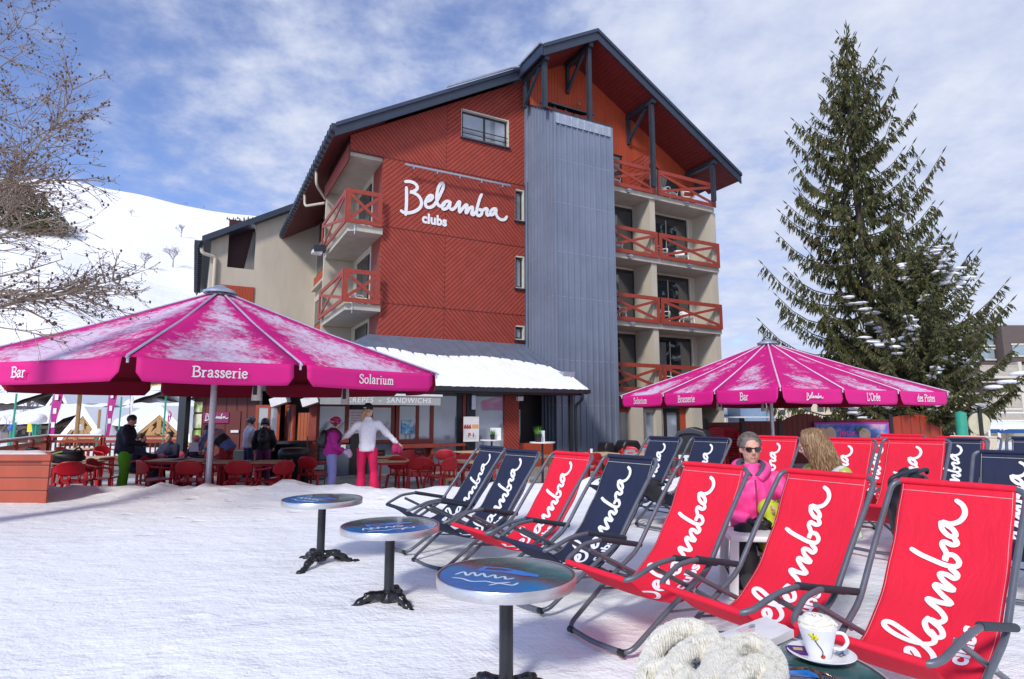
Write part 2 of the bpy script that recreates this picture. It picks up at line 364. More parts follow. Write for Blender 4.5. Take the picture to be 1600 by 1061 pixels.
# serif capitals and small letters as pen strokes on a 1-unit cap height (x, y, half width)
SER = {
 'B': (.70, [[(.16, 0), (.16, 1)], [(.16, 1), (.40, 1), (.55, .92), (.58, .76), (.48, .58), (.30, .53)], [(.30, .53), (.50, .50), (.64, .38), (.64, .18), (.50, .03), (.16, 0)]], [(.03, 0, .30), (.03, 1, .30)]),
 'S': (.58, [[(.48, .80), (.42, .95), (.26, 1), (.12, .90), (.10, .74), (.24, .60), (.40, .48), (.50, .32), (.46, .10), (.28, 0), (.12, .06), (.07, .24)]], []),
 'L': (.60, [[(.16, 0), (.16, 1)], [(.16, 0), (.52, 0), (.54, .22)]], [(.03, 1, .30), (.03, 0, .3)]),
 'O': (.78, [[(.38, 1), (.60, .92), (.70, .70), (.70, .32), (.58, .08), (.38, 0), (.16, .08), (.07, .32), (.07, .70), (.16, .92), (.38, 1)]], []),
 'P': (.64, [[(.16, 0), (.16, 1)], [(.16, 1), (.42, 1), (.57, .90), (.57, .64), (.42, .52), (.2, .5)]], [(.03, 0, .30), (.03, 1, .30)]),
 'a': (.50, [[(.08, .52), (.14, .64), (.28, .66), (.36, .54), (.36, .10), (.46, .02)], [(.36, .38), (.20, .34), (.07, .22), (.09, .06), (.22, 0), (.36, .12)]], []),
 'r': (.44, [[(.14, 0), (.14, .62)], [(.14, .40), (.22, .58), (.38, .62)]], [(.03, 0, .25), (.02, .64, .15)]),
 's': (.40, [[(.32, .52), (.28, .64), (.16, .65), (.08, .54), (.14, .40), (.28, .28), (.33, .14), (.24, .01), (.12, .02), (.06, .14)]], []),
 'e': (.48, [[(.08, .36), (.40, .38), (.38, .58), (.24, .66), (.10, .54), (.06, .30), (.14, .06), (.28, 0), (.42, .12)]], []),
 'i': (.28, [[(.14, 0), (.14, .62)], [(.13, .90), (.15, .90)]], [(.03, 0, .23), (.02, .64, .14)]),
 'o': (.54, [[(.26, .65), (.42, .56), (.47, .33), (.41, .09), (.26, 0), (.11, .09), (.06, .33), (.11, .56), (.26, .65)]], []),
 'l': (.28, [[(.14, 0), (.14, 1.04)]], [(.03, 0, .23), (.02, 1.04, .14)]),
 'u': (.56, [[(.14, .62), (.14, .14), (.22, .01), (.34, .04), (.42, .16)], [(.42, .62), (.42, .04), (.52, .02)]], [(.02, .64, .14), (.30, .64, .12)]),
 'm': (.84, [[(.14, 0), (.14, .62)], [(.14, .44), (.24, .62), (.36, .62), (.42, .50), (.42, 0)], [(.42, .44), (.52, .62), (.64, .62), (.70, .50), (.70, 0)]], [(.03, 0, .22), (.31, 0, .22), (.59, 0, .22)]),
 'd': (.56, [[(.42, 1.04), (.42, .05), (.52, .03)], [(.42, .50), (.30, .64), (.16, .60), (.07, .36), (.10, .10), (.22, 0), (.36, .06), (.42, .18)]], []),
 't': (.36, [[(.16, .84), (.16, .12), (.24, 0), (.34, .06)], [(.04, .62), (.32, .62)]], []),
 'n': (.56, [[(.14, 0), (.14, .62)], [(.14, .44), (.24, .62), (.36, .62), (.42, .50), (.42, 0)]], [(.03, 0, .22), (.31, 0, .22)]),
 "'": (.20, [[(.10, 1.02), (.07, .78)]], []), ' ': (.30, [], []),
}
SER['\u00e9'] = (.48, SER['e'][1] + [[(.18, .80), (.32, 1.0)]], [])
def serif(mb, word, fn, size, w=.13, track=.035, wx=1.15):
    fn0 = fn; fn = lambda x, y, l: fn0(x * wx, y, l)
    W_ = sum(SER[c][0] + track for c in word); x0 = -W_ / 2; lift = 0
    for c in word:
        adv, st, sf = SER[c]
        for s_ in st:
            pts = smoothpath([(p[0], p[1], 0) for p in s_], 4) if len(s_) > 2 else [Vector((*s_[0], 0)), Vector((*s_[1], 0))]
            lift += .00022
            mb.ribbon([((x0 + p[0]) * size, p[1] * size) for p in pts], w * size * (1.25 if len(s_) == 2 else 1), fn, base=lift, taper=.8)
        for a, y, ln in sf:
            lift += .00022; mb.ribbon([((x0 + a) * size, y * size), ((x0 + a + ln) * size, y * size)], w * size * .55, fn, base=lift, taper=1)
        x0 += adv + track
    return mb
# ================================================================== SETTING: snow, terrace, mountain
def ground_z(x, y):
    return .033 * min(y, 5) + .011 * max(0, y - 5) + .03 * min(max(0, x), 2.5)
TERR_Z = -.15
def ridge_y(x):      # where the snow field ends at the terrace
    return 10.6 + .35 * sin(x * .6) + .2 * sin(x * 1.7 + 1) + (0 if x < 1 else 0)
def snow_h(x, y):
    z = ground_z(x, min(y, 12)); ry = ridge_y(x)
    n = pnoise(Vector((x * .35, y * .35, 0))) * .035 + pnoise(Vector((x * 1.3, y * 1.3, 3))) * .012
    if y < 9: n *= 1
    k = max(0, 1 - abs(y - (ry - .55)) / .9); n += k * (.05 + .10 * max(0, min(1, (x + 7.5) / 3)) + .12 * max(0, pnoise(Vector((x * 2.1, y * 1.5, 7)))) + .13 * max(0, pnoise(Vector((x * 5, y * 4, 9)))))
    if x < 8.5:
        t = (y - ry + .1) / .5
        if t > 0: z = z * (1 - min(1, t) ** 1.3) + (-.6) * min(1, t) ** 1.3; n *= max(0, 1 - t)
    else:
        z = z - max(0, (y - 11)) * .035 if y < 30 else z - .66
    return z + n
mb = MB()
xs = [-60, -40, -28, -20, -16] + [-14 + .18 * i for i in range(int(26 / .18))] + [12.2, 13, 14.5, 17, 22, 30, 45, 70]
ys = [-12, -6, -3, -1.5] + [0 + .16 * i for i in range(int(12.2 / .16))] + [12.4, 13, 14, 16, 19, 24, 32, 45]
nx, ny = len(xs), len(ys)
mb.add([(x, y, snow_h(x, y)) for y in ys for x in xs], [(j * nx + i, j * nx + i + 1, (j + 1) * nx + i + 1, (j + 1) * nx + i) for j in range(ny - 1) for i in range(nx - 1)])
tag(mb.build('snow_ground', M['snow'], smooth=180), kind='structure')
mb = MB(); mb.add([(-900, -300, -.72), (900, -300, -.72), (900, 1500, -.72), (-900, 1500, -.72)], [(0, 1, 2, 3)])
tag(mb.build('far_snow_ground', M['snow_roof']), kind='structure')
n = NB('terrace_paving'); x = n.xyz(); br = n.N.new('ShaderNodeTexBrick'); n.L.new(n.tc(), br.inputs[0]); br.inputs['Scale'].default_value = 1.6
br.inputs['Color1'].default_value = (.24, .22, .19, 1); br.inputs['Color2'].default_value = (.28, .26, .22, 1); br.inputs['Mortar'].default_value = (.12, .11, .1, 1); br.inputs['Mortar Size'].default_value = .012
n.col(n.mix(n.maprange(n.noise(.6, 6, .65), .52, .66), br.outputs[0], (.62, .63, .66))); n.set(rough=.8); M['paving'] = n.m
mb = MB(); mb.box(-17, 12, 9.8, 40, TERR_Z - .3, TERR_Z)
tag(mb.build('terrace_floor', M['paving']), kind='structure')
# mountain: piste slope rising to the left behind the village
def skyline(az):     # elevation angle (deg) of the crest against azimuth (deg, + right)
    pts = [(-75, 15), (-60, 16.2), (-50, 17), (-42, 17.3), (-38, 18.1), (-36, 18.1), (-32, 17.9), (-28, 17.6), (-23.5, 17.6), (-18, 17), (-12, 14), (-4, 9), (4, 4.5), (12, 2.2), (22, 1.2), (40, .8), (70, 1.2)]
    for (a, b), (c_, d) in zip(pts, pts[1:]):
        if a <= az <= c_: return b + (d - b) * (az - a) / (c_ - a)
    return pts[0][1] if az < pts[0][0] else pts[-1][1]
mb = MB(); NA, ND = 260, 60
def hill(i, j):
    az = -75 + 145 * i; d = 150 + 620 * j
    e = skyline(az) + .12 * pnoise(Vector((az * .35, 0, 0)))
    H = 770 * tan(radians(e)); t = j
    s_ = t ** 1.15 * (1 - .12 * sin(pi * t))
    z = H * s_ + 9 * pnoise(Vector((az * .12, t * 5, 2))) * sin(pi * min(1, t * 1.0)) * (1 if az < 0 else .2)
    return (d * sin(radians(az)), d * cos(radians(az)), z - .8 * (1 - t))
mb.grid(NA, ND, hill)
n = NB('mountain_snow'); nz = n.noise(.02, 8, .62); nz2 = n.noise(.09, 6, .6)
n.col(n.ramp(n.math('ADD', n.math('MULTIPLY', nz, .6), n.math('MULTIPLY', nz2, .4)), [(.35, (.86, .87, .90)), (.6, (.90, .90, .92))])); n.set(rough=.8); n.bump(nz2, .5, 3); n.bump(n.noise(.5, 5, .6), .3, .6)
M['mountain'] = n.m
tag(mb.build('snowy_mountain', M['mountain'], smooth=180), kind='structure')

# ================================================================== HOTEL (u along the front, v back, z up)
hotel = thing('hotel_building', BO, YAW, 'tall red-clad gabled hotel with a blue-grey corrugated tower, balconies and white script lettering', 'hotel')
FL = [2.6, 5.42, 8.22, 11.03]
SL = .572                                       # roof slope
RU, RZ = 7.87, 17.1                             # ridge
def rz_(u): return RZ - SL * abs(u - RU)
UE, UR = -1.95, 15.8                            # eaves
VB = 14.0
def part(mb, name, mat, parent=hotel, **k): return mb.build(name, mat, parent, **k)
# --- red cladding sections on the plane v = 0 (0.12 thick)
def clad(name, poly, mat, d=.12, v=0.0):
    m = MB(); m.prism([(u, v, z) for u, z in poly][::-1], (0, d, 0)); return part(m, name, mat)
WX0, WX1, WZ0, WZ1 = 2.96, 5.08, 12.42, 13.62     # attic window opening
top = lambda u: rz_(u) - .34
U0, U1 = -.1, 5.80
cl = clad('red_cladding', [(-1.3, 10.955), (WX0, 10.955), (WX0, top(WX0)), (-1.3, top(-1.3))], M['chev_v'])
m = MB()
for poly in ([(WX0, 10.955), (WX1, 10.955), (WX1, WZ0), (WX0, WZ0)], [(WX0, WZ1), (WX1, WZ1), (WX1, top(WX1)), (WX0, top(WX0))], [(WX1, 10.955), (U1, 10.955), (U1, top(U1)), (WX1, top(WX1))]):
    m.prism([(u, 0, z) for u, z in poly][::-1], (0, .12, 0))
part(m, 'red_cladding', M['chev_v'])
SWIN = [(9.40, 10.74), (6.60, 7.94), (4.52, 5.10)]  # slim windows beside the tower
US = 5.36
def strip(z0, z1, mat):
    m = MB(); m.prism([(U0, 0, z0), (US, 0, z0), (US, 0, z1), (U0, 0, z1)][::-1], (0, .12, 0))
    zz = z0
    for a, b in sorted(SWIN):
        if a >= z0 - .01 and b <= z1 + .01:
            if a > zz: m.box(US, U1, 0, .12, zz, a)
            zz = b
    m.box(US, U1, 0, .12, zz, z1)
    part(m, 'red_cladding', mat)
strip(8.345, 10.93, M['chev_a']); strip(5.535, 8.32, M['chev_v']); strip(4.2, 5.51, M['chev_a'])
jt = basic('joint_trim', (.13, .02, .014), .5)
for z in (10.942, 8.332, 5.522): m = MB(); m.box(U0 - .01 if z < 10 else -1.3, U1, -.015, .1, z - .0125, z + .0125); part(m, 'cladding_joint', jt)
# red return walls beside the balconies and inner core
m = MB(); m.box(-.1, .02, .121, 1.35, 2.7, 10.93); part(m, 'return_wall', M['boards_orange'] if 0 else vboards('red_return_boards', (.235, .035, .022), .12, 1))
m = MB(); m.box(.021, 5.8, .32, 14, -.3, 11.0); m.box(5.8, 14.85, -.48, 14, -.3, 11.0)
m.prism([(-1.28, .32, 11.01), (5.8, .32, 11.01), (5.8, .32, top(5.8) - .02), (-1.28, .32, top(-1.28) - .02)][::-1], (0, 4.1, 0)); m.prism([(.02, 4.43, 11.01), (5.8, 4.43, 11.01), (5.8, 4.43, top(5.8) - .02), (.02, 4.43, top(.02) - .02)][::-1], (0, 9.5, 0))
part(m, 'inner_wall', M['frame_dark'])
# beam above the left loggia (red), loggia ceilings
m = MB(); m.box(-1.3, -.1, .121, 4.25, 10.80, 11.0); part(m, 'loggia_ceiling', M['concrete'])
m = MB(); m.box(-1.36, -1.301, 0, 4.45, 10.6, 11.15); part(m, 'eave_beam', vboards('red_eave_boards', (.24, .03, .022), .2, 1))
# beige end wall of the loggia, back wall with dark windows, side wall further back
m = MB(); m.box(-1.3, -.1, 4.25, 4.45, -.3, 10.8); m.box(-.1, .015, 1.351, 4.25, 2.7, 10.8)
part(m, 'loggia_wall', M['beige'])
for zf in (5.42, 8.22):
    w = part(MB().box(-.14, -.105, 1.55, 3.4, zf + .05, zf + 2.25), 'balcony_window', M['frame_dark'])
    for a, b in ((1.62, 2.44), (2.52, 3.33)): part(MB().box(-.15, -.141, a, b, zf + .15, zf + 2.17), 'pane', M['glass'], w)
w = part(MB().box(-.14, -.105, 1.55, 3.4, 2.65, 5.0), 'balcony_window', M['frame_dark'])
m = MB(); m.box(-.1, .015, 4.46, 13.49, -.3, 11.0); part(m, 'side_wall', M['beige'])
for zf in (2.7, 5.42, 8.22):
    w = part(MB().box(-.15, -.101, 5.0, 12.9, zf + .9, zf + 2.3), 'side_window', M['frame_dark'])
    part(MB().box(-.165, -.151, 5.1, 12.8, zf + 1.0, zf + 2.2), 'pane', M['glass'], w)
    m = MB(); m.box(-.24, -.101, 4.8, 13.1, zf + .25, zf + .86); part(m, 'red_panel', M['orange_red'])
    m = MB(); m.box(-.36, -.101, 4.8, 13.1, zf + .10, zf + .24); part(m, 'window_ledge', M['concrete'])
# --- railings
def railing(pts0, pts1, z0, z1, xs_=1, name='balcony_railing', th=.05, mat=None):
    """rail field between two plan points (u,v) with one or more crosses"""
    a = Vector((*pts0, 0)); b = Vector((*pts1, 0)); d = (b - a).normalized(); m = MB()
    up = Vector((0, 0, 1)); nrm = d.cross(up)
    Z = lambda p, z: Vector((p.x, p.y, z))
    w = .155
    m.beam(Z(a, z1 - w / 2), Z(b, z1 - w / 2), th, w); m.beam(Z(a, z0 + w / 2), Z(b, z0 + w / 2), th, w)
    for p, q in ((a, a + d * .14), (b - d * .14, b)): m.beam(Z(p, z0 + (z1 - z0) / 2), Z(q, z0 + (z1 - z0) / 2), th + .004, z1 - z0 - 2 * w)
    L = (b - a).length; n = xs_
    for i in range(n):
        p = a + d * (.08 + (L - .16) * i / n); q = a + d * (.08 + (L - .16) * (i + 1) / n)
        off = nrm * .006
        m.beam(Z(p, z0 + w), Z(q, z1 - w), th * .7, .11); m.beam(Z(p, z1 - w) + off * 2, Z(q, z0 + w) + off * 2, th * .7, .11)
    return part(m, name, mat or M['rail_red'])
# left balconies (two): slab, front and side railing, furniture glimpses
for zf, zr in ((5.42, 6.56), (8.22, 9.43)):
    m = MB(); m.prism([(-1.30, .0, zf - .26), (-1.06, -.16, zf - .26), (-.101, -.16, zf - .26), (-.101, 4.2, zf - .26), (-1.30, 4.2, zf - .26)], (0, 0, .22)); part(m, 'balcony_slab', M['concrete'])
    railing((-1.42, -.24), (-.16, -.24), zf - .02, zr)
    railing((-1.42, 4.25), (-1.42, -.20), zf - .02, zr, 1)
    m = MB(); m.tube([(-1.1, -.2, zf - .02), (-1.1, -.2, zf - .4)], .012, 6); part(m, 'drip_pipe', M['galv'])
m = MB(); m.box(-1.30, -.101, 0, 4.2, 2.45, 2.6); part(m, 'balcony_slab', M['concrete'])
# pale mesh screen at the right end of the left balconies
# --- right block with stacked balconies
VF = -1.70
PIL = [(8.30, 8.56), (11.02, 11.30), (14.62, 14.90)]
for i, (a, b) in enumerate(PIL):
    m = MB(); m.box(a, b, VF + .05, -.482, -.3, 10.75); part(m, 'concrete_fin', M['beige'])
for k, zf in enumerate(FL):
    m = MB(); m.box(8.3, 14.90 if k < 3 else 14.75, VF - .03, -.484, zf - .28, zf - .06); part(m, 'balcony_slab', M['concrete'])
    for a, b in ((8.35, 11.24), (11.34, 14.86 if k < 3 else 14.78)):
        railing((a, VF - .12), (b, VF - .12), zf - .08, zf + 1.04)
    for a in (9.75, 13.0):
        m = MB(); m.box(a - .09, a + .09, VF - .2, VF - .031, zf - .20, zf - .13); m.box(a - .05, a + .05, VF - .17, VF - .031, zf - .27, zf - .2); part(m, 'slab_bracket', M['galv'])
cur_rng = random.Random(5)
for zf in [-.22] + FL[:3]:
    for bi, (a, b) in enumerate(((8.56, 11.02), (11.3, 14.62))):
        h = 2.27
        lo = a + (0.05 if bi == 0 else .02); hi = (b - .03) if bi == 0 else b - .42
        if zf < 0: continue
        w = part(MB().box(lo, hi, -.52, -.483, zf, zf + h + .15), 'balcony_door', M['frame_dark'])
        mid = lo + (hi - lo) * .56
        part(MB().box(lo + .1, mid - .04, -.535, -.522, zf + .08, zf + h), 'pane', M['glass'], w)
        part(MB().box(mid + .04, hi - .1, -.535, -.522, zf + .08, zf + h), 'pane', M['glass'], w)
        m = MB(); cw = .35 + .5 * cur_rng.random(); u_ = lo + .15 + cur_rng.random() * .5
        m.grid(28, 2, lambda s, t, u_=u_, cw=cw, zf=zf: (u_ + cw * s, -.552 + .010 * sin(s * 40), zf + .1 + (h - .2) * t)); part(m, 'curtain', M['curtain'], w, smooth=180)
        m = MB(); m.box(mid - .035, mid - .005, -.56, -.536, zf + .1, zf + h - .05); part(m, 'door_edge', M['frame_pale'], w)
        if bi == 1:
            m = MB(); m.box(hi + .04, hi + .12, -.56, -.483, zf, zf + h + .15); part(m, 'door_trim', M['frame_pale'])
m = MB(); m.box(8.56, 14.62, -.481, -.44, 2.6, 10.75); part(m, 'recess_wall', M['beige'])
# --- gable wall on the right (plane v=-0.5) with attic doors
VG = -.50
m = MB()
def gp(*q): m.prism([(u, VG, z) for u, z in q][::-1], (0, .1, 0))
DZ = 13.05
gp((5.82, 10.9), (8.75, 10.9), (8.75, top(8.75)), (7.87, top(7.87)), (5.82, top(5.82)))
gp((8.75, DZ), (10.55, DZ), (10.55, top(10.55)), (8.75, top(8.75)))
gp((10.55, 10.9), (11.45, 10.9), (11.45, top(11.45)), (10.55, top(10.55)))
gp((11.45, 13.02), (12.4, 13.02), (14.2, 12.05), (14.2, top(14.2)), (11.45, top(11.45)))
gp((14.2, 10.9), (14.85, 10.9), (14.85, top(14.85)), (14.2, top(14.2)))
part(m, 'gable_boards', M['boards_orange'])
w = part(MB().box(8.75, 10.55, VG + .09, VG + .05, 11.03, DZ), 'attic_door', M['frame_dark'])
part(MB().box(8.85, 9.55, VG + .035, VG + .048, 11.1, DZ - .1), 'pane', M['glass_painted_sky'], w); part(MB().box(9.65, 10.4, VG + .035, VG + .048, 11.1, DZ - .1), 'pane', M['glass'], w)
m = MB(); m.prism([(11.45, VG + .05, 11.03), (14.2, VG + .05, 11.03), (14.2, VG + .05, 12.04), (12.4, VG + .05, 13.0), (11.45, VG + .05, 13.0)][::-1], (0, .04, 0)); w = part(m, 'attic_door', M['frame_dark'])
m = MB(); m.prism([(11.55, VG + .03, 11.1), (14.0, VG + .03, 11.1), (14.0, VG + .03, 12.0), (12.35, VG + .03, 12.88), (11.55, VG + .03, 12.88)][::-1], (0, .015, 0)); part(m, 'pane', M['glass'], w)
m = MB(); m.grid(40, 2, lambda s, t: (11.7 + 1.0 * s + .55 * t * s, VG + .012 + .010 * sin(s * 55), 11.12 + 1.7 * t)); part(m, 'curtain', M['curtain'], w, smooth=180)
# partition with chevron cladding between the attic loggias
m = MB(); m.box(10.9, 11.2, VF + .2, VG, 11.03, 12.75); part(m, 'loggia_partition', M['chev_v'])
# --- roof
def slab(u0, u1, v0, v1, dz0, dz1, name, mat):
    m = MB(); m.prism([(u0, v0, rz_(u0) + dz0), (u1, v0, rz_(u1) + dz0), (u1, v0, rz_(u1) + dz1), (u0, v0, rz_(u0) + dz1)], (0, v1 - v0, 0)); return part(m, name, mat)
UK, VL, VR_ = 5.30, -.62, -2.38
m = MB()
m.prism([(UE, VL, rz_(UE) - .10), (UK, VL, rz_(UK) - .10), (UK, VL, rz_(UK)), (UE, VL, rz_(UE))], (0, VB + 2 - VL, 0))
m.prism([(UK, VR_, rz_(UK) - .10), (RU, VR_, RZ - .10), (RU, VR_, RZ), (UK, VR_, rz_(UK))], (0, VB + 2 - VR_, 0))
m.prism([(RU, VR_, RZ - .10), (UR, VR_, rz_(UR) - .10), (UR, VR_, rz_(UR)), (RU, VR_, RZ)], (0, VB + 2 - VR_, 0))
rf = part(m, 'roof', M['dark_blue_metal'])
m = MB()
for i in range(int((UK - UE) / .55)):
    u = UE + .3 + i * .55; m.beam((u, VL + .05, rz_(u) + .015), (u, VB, rz_(u) + .015), .03, .03)
part(m, 'roof_seam', M['dark_blue_metal'], rf)
def fascia(u0, u1, v, h0=-.44, h1=-.06, name='fascia_board'):
    m = MB(); m.prism([(u0, v - .04, rz_(u0) + h0), (u1, v - .04, rz_(u1) + h0), (u1, v - .04, rz_(u1) + h1), (u0, v - .04, rz_(u0) + h1)], (0, .06, 0)); part(m, name, M['dark_blue_metal'], rf)
    m = MB(); m.prism([(u0, v - .10, rz_(u0) - .10), (u1, v - .10, rz_(u1) - .10), (u1, v - .10, rz_(u1) + .04), (u0, v - .10, rz_(u0) + .04)], (0, .14, 0)); part(m, 'verge_trim', basic('verge_trim_metal', (.045, .058, .088), .35, .3), rf)
fascia(UE - .02, UK, VL); fascia(UK, RU, VR_); fascia(RU, UR + .05, VR_)
# side of the deeper right-hand overhang
m = MB(); m.prism([(UK - .03, VR_ - .06, rz_(UK) - .44), (UK - .03, VL - .05, rz_(UK) - .44), (UK - .03, VL - .05, rz_(UK) + .03), (UK - .03, VR_ - .06, rz_(UK) + .03)], (-.08, 0, 0)); part(m, 'fascia_board', M['dark_blue_metal'], rf)
m = MB(); m.tube([(UK - .16, VR_ - .1, rz_(UK) + .02), (UK - .16, VL - .16, rz_(UK) + .02), (UK - .20, VL - .20, rz_(UK) - .10), (UK - .5, VL - .18, rz_(UK) - .20), (2.0, VL - .14, rz_(2.0) + .13)], .05, 8); part(m, 'downpipe', M['galv'], rf)
# soffits
m = MB(); m.prism([(UK + .05, VR_ + .03, rz_(UK + .05) - .34), (RU, VR_ + .03, RZ - .34), (RU, VR_ + .03, RZ - .30), (UK + .05, VR_ + .03, rz_(UK + .05) - .30)], (0, -VR_ - .51, 0))
m.prism([(RU, VR_ + .03, RZ - .34), (UR, VR_ + .03, rz_(UR) - .34), (UR, VR_ + .03, rz_(UR) - .30), (RU, VR_ + .03, RZ - .30)], (0, -VR_ - .51, 0)); part(m, 'soffit', M['soffit'], rf)
m = MB(); m.prism([(UE, VL + .03, rz_(UE) - .30), (-.1, VL + .03, rz_(-.1) - .30), (-.1, VL + .03, rz_(-.1) - .26), (UE, VL + .03, rz_(UE) - .26)], (0, 14.0, 0)); part(m, 'soffit', M['soffit2'], rf)
# eave gutter on the left with its snow guard ticks
m = MB(); zE = rz_(UE)
m.prism([(UE - .16, VL - .05, zE - .02), (UE - .14, VL - .05, zE - .20), (UE, VL - .05, zE - .26), (UE, VL - .05, zE + .0)], (0, 13.9 - VL, 0)); part(m, 'gutter', M['dark_blue_metal'], rf)
m = MB()
for i in range(30):
    v = VL + .2 + i * .46; m = MB(); m.box(UE - .175, UE + .01, v, v + .035, zE - .275, zE + .02); part(m, 'gutter_bracket', M['timber_dark'], rf)
m = MB()
for v, p1 in ((3.2, (-1.38, 4.1)), (6.0, (-1.3, 4.6))):
    m = MB(); m.tube(fillet([(UE + .02, v, zE - .2), (UE + .04, v, zE - .80), (p1[0], p1[1], zE - 1.0)], .2), .055, 8); part(m, 'downpipe', M['pipe'])
# roof timbers on the right: posts, purlins, braces
def timber(name, *segs):
    m = MB()
    for p, q, w in segs: m.beam(p, q, w, w)
    return part(m, name, M['timber_dark'])
for u, zb in ((5.52, 13.25), (7.62, 13.2), (10.86, 11.1), (14.35, 11.1)):
    zt_ = rz_(u) - .50
    timber('roof_post', ((u, -2.12, zb), (u, -2.12, zt_ - .12), .17))
    timber('purlin', ((u, VR_ + .06, zt_), (u, VG, zt_), .20))
    if u < 14: timber('brace', ((u, VG - .08, zt_ - 1.25), (u, VG - .08, zt_ - .1), .13), ((u, VG - .12, zt_ - 1.1), (u, -1.75, zt_ - .1), .11))
m = MB(); m.tube([(8.05, VG - .02, 14.6), (8.05, VG - .25, 14.6)], .02, 6); m.ball((8.05, VG - .27, 14.75), .07, .07, .10); m.box(7.95, 8.15, VG - .1, VG - .001, 14.2, 14.55); part(m, 'gable_lamp', basic('rusty_lamp', (.25, .09, .05), .5))
# --- corrugated metal tower
TU0, TU1, TV = 5.80, 8.46, -2.36
def corr_outline(a, b, off, n):
    """trapezoid ribs along a->b, standing out along off"""
    a = Vector(a); b = Vector(b); off = Vector(off); out = []
    for i in range(n):
        for t, h in ((0, 0), (.70, 0), (.76, 1), (.92, 1), (.98, 0)): out.append(a + (b - a) * ((i + t) / n) + off * h)
    out.append(b); return out
ztw = lambda u, v: 14.55 + (v * .62) - (u - TU0) * .0
def corr_sheet(name, line, zb, ztf, mat):
    m = MB(); vs = [(p.x, p.y, zb) for p in line] + [(p.x, p.y, ztf(p.x, p.y)) for p in line]; n = len(line)
    m.add(vs, [(i, i + 1, n + i + 1, n + i) for i in range(n - 1)]); return part(m, name, mat)
m = MB(); m.prism([(TU0 + .03, -.02, -.3), (TU1 - .03, -.02, -.3), (TU1 - .03, TV + .03, -.3), (TU0 + .03, TV + .03, -.3)][::-1], (0, 0, 13.2)); tw = part(m, 'metal_tower', M['dark_blue_metal'])
f_l = corr_sheet('corrugated_side', corr_outline((TU0, .0, 0), (TU0, TV, 0), (-.05, 0, 0), 10), -.3, ztw, M['corrugated'])
f_f = corr_sheet('corrugated_front', corr_outline((TU0, TV, 0), (TU1, TV, 0), (0, -.05, 0), 10), -.3, lambda u, v: 13.05, M['corrugated'])
f_r = corr_sheet('corrugated_side', corr_outline((TU1, TV, 0), (TU1, -.5, 0), (.035, 0, 0), 7), -.3, ztw, M['corrugated'])
for o in (f_l, f_f, f_r): o.parent = tw
m = MB(); m.prism([(TU0 - .05, .0, 14.5), (TU0 - .05, TV - .05, 13.03), (TU1 + .05, TV - .05, 13.03), (TU1 + .05, -.5, 14.2)][::-1], (0, 0, .07)); part(m, 'tower_cap', M['dark_blue_metal'], tw)
m = MB(); m.box(TU0 + .02, TU1 - .02, TV - .065, TV - .036, 12.62, 13.02)
for i in range(9): m.box(TU0 + .14 + i * .3, TU0 + .18 + i * .3, TV - .078, TV - .066, 12.62, 13.02)
part(m, 'flashing', M['galv'], tw)
m = MB()
for (u, v) in ((TU0 - .02, TV - .02), (TU1 + .02, TV - .02)): m.box(u - .045, u + .045, v - .045, v + .045, -.3, 13.02)
part(m, 'corner_trim', M['corrugated'], tw)
m = MB()
for z in (1.9, 3.55, 5.9, 7.6, 9.5, 11.2):
    m.box(TU0 + .06, TU1 - .06, TV - .004, TV - .001, z, z + .012)
    for i in range(9):
        if (i * 7 + int(z * 3)) % 3: u = TU0 + .25 + i * .27; m.ball((u, TV - .012, z + .03), .018, n=6, m=4)
    for i in range(8):
        if (i * 5 + int(z * 3)) % 3: v = TV + .2 + i * .27; m.ball((TU0 - .012, v, z + .03), .018, n=6, m=4)
part(m, 'rivet_row', M['galv'], tw)
# solar rack on the tower roof
m = MB(); m.prism([(5.9, -2.0, 13.62), (8.0, -2.0, 13.62), (8.0, -1.0, 14.1), (5.9, -1.0, 14.1)], (0, 0, .05))
for u in (6.1, 6.6, 7.7): m.tube([(u, -1.9, 13.6), (u + .15, -2.05, 13.08)], .02, 6)
part(m, 'roof_rack', M['timber_dark'])
# --- windows of the red front
def window(u0, u1, z0, z1, v, name='window', sill=True, mull=1, fr=M['frame_pale'], gl=None):
    m = MB(); t = .09
    m.box(u0, u0 + .03, v + .02, v + .2, z0, z1); m.box(u1 - .05, u1, v, v + .2, z0, z1); m.box(u0 + .05, u1 - .05, v, v + .2, z0, z0 + .05); m.box(u0 + .05, u1 - .05, v, v + .2, z1 - .05, z1)
    w = part(m, name, fr)
    m = MB(); m.box(u0 + .05, u1 - .05, v + .13, v + .19, z0 + .05, z0 + .12); m.box(u0 + .05, u1 - .05, v + .13, v + .19, z1 - .12, z1 - .05)
    for u in [u0 + .05, u1 - .12] + [u0 + (u1 - u0) * k / (mull + 1) - .035 for k in range(1, mull + 1)]: m.box(u, u + .07, v + .128, v + .192, z0 + .12, z1 - .12)
    part(m, 'sash', M['frame_dark'], w)
    part(MB().box(u0 + .06, u1 - .06, v + .155, v + .165, z0 + .06, z1 - .06), 'pane', gl or M['glass_painted_sky'], w)
    if sill: part(MB().box(u0 - .04, u1 + .04, v - .09, v + .02, z0 - .06, z0 - .002), 'sill', M['dark_blue_metal'], w)
    return w
w = window(WX0, WX1, WZ0, WZ1, .0)
m = MB()
for z in (WZ0 + .22, WZ0 + .42): m.tube([(WX0 + .06, .03, z), (WX1 - .06, .03, z)], .018, 6)
part(m, 'guard_rail', M['frame_dark'], w)
for a, b in SWIN: window(US, 5.79, a, b, 0, 'slim_window', mull=0)
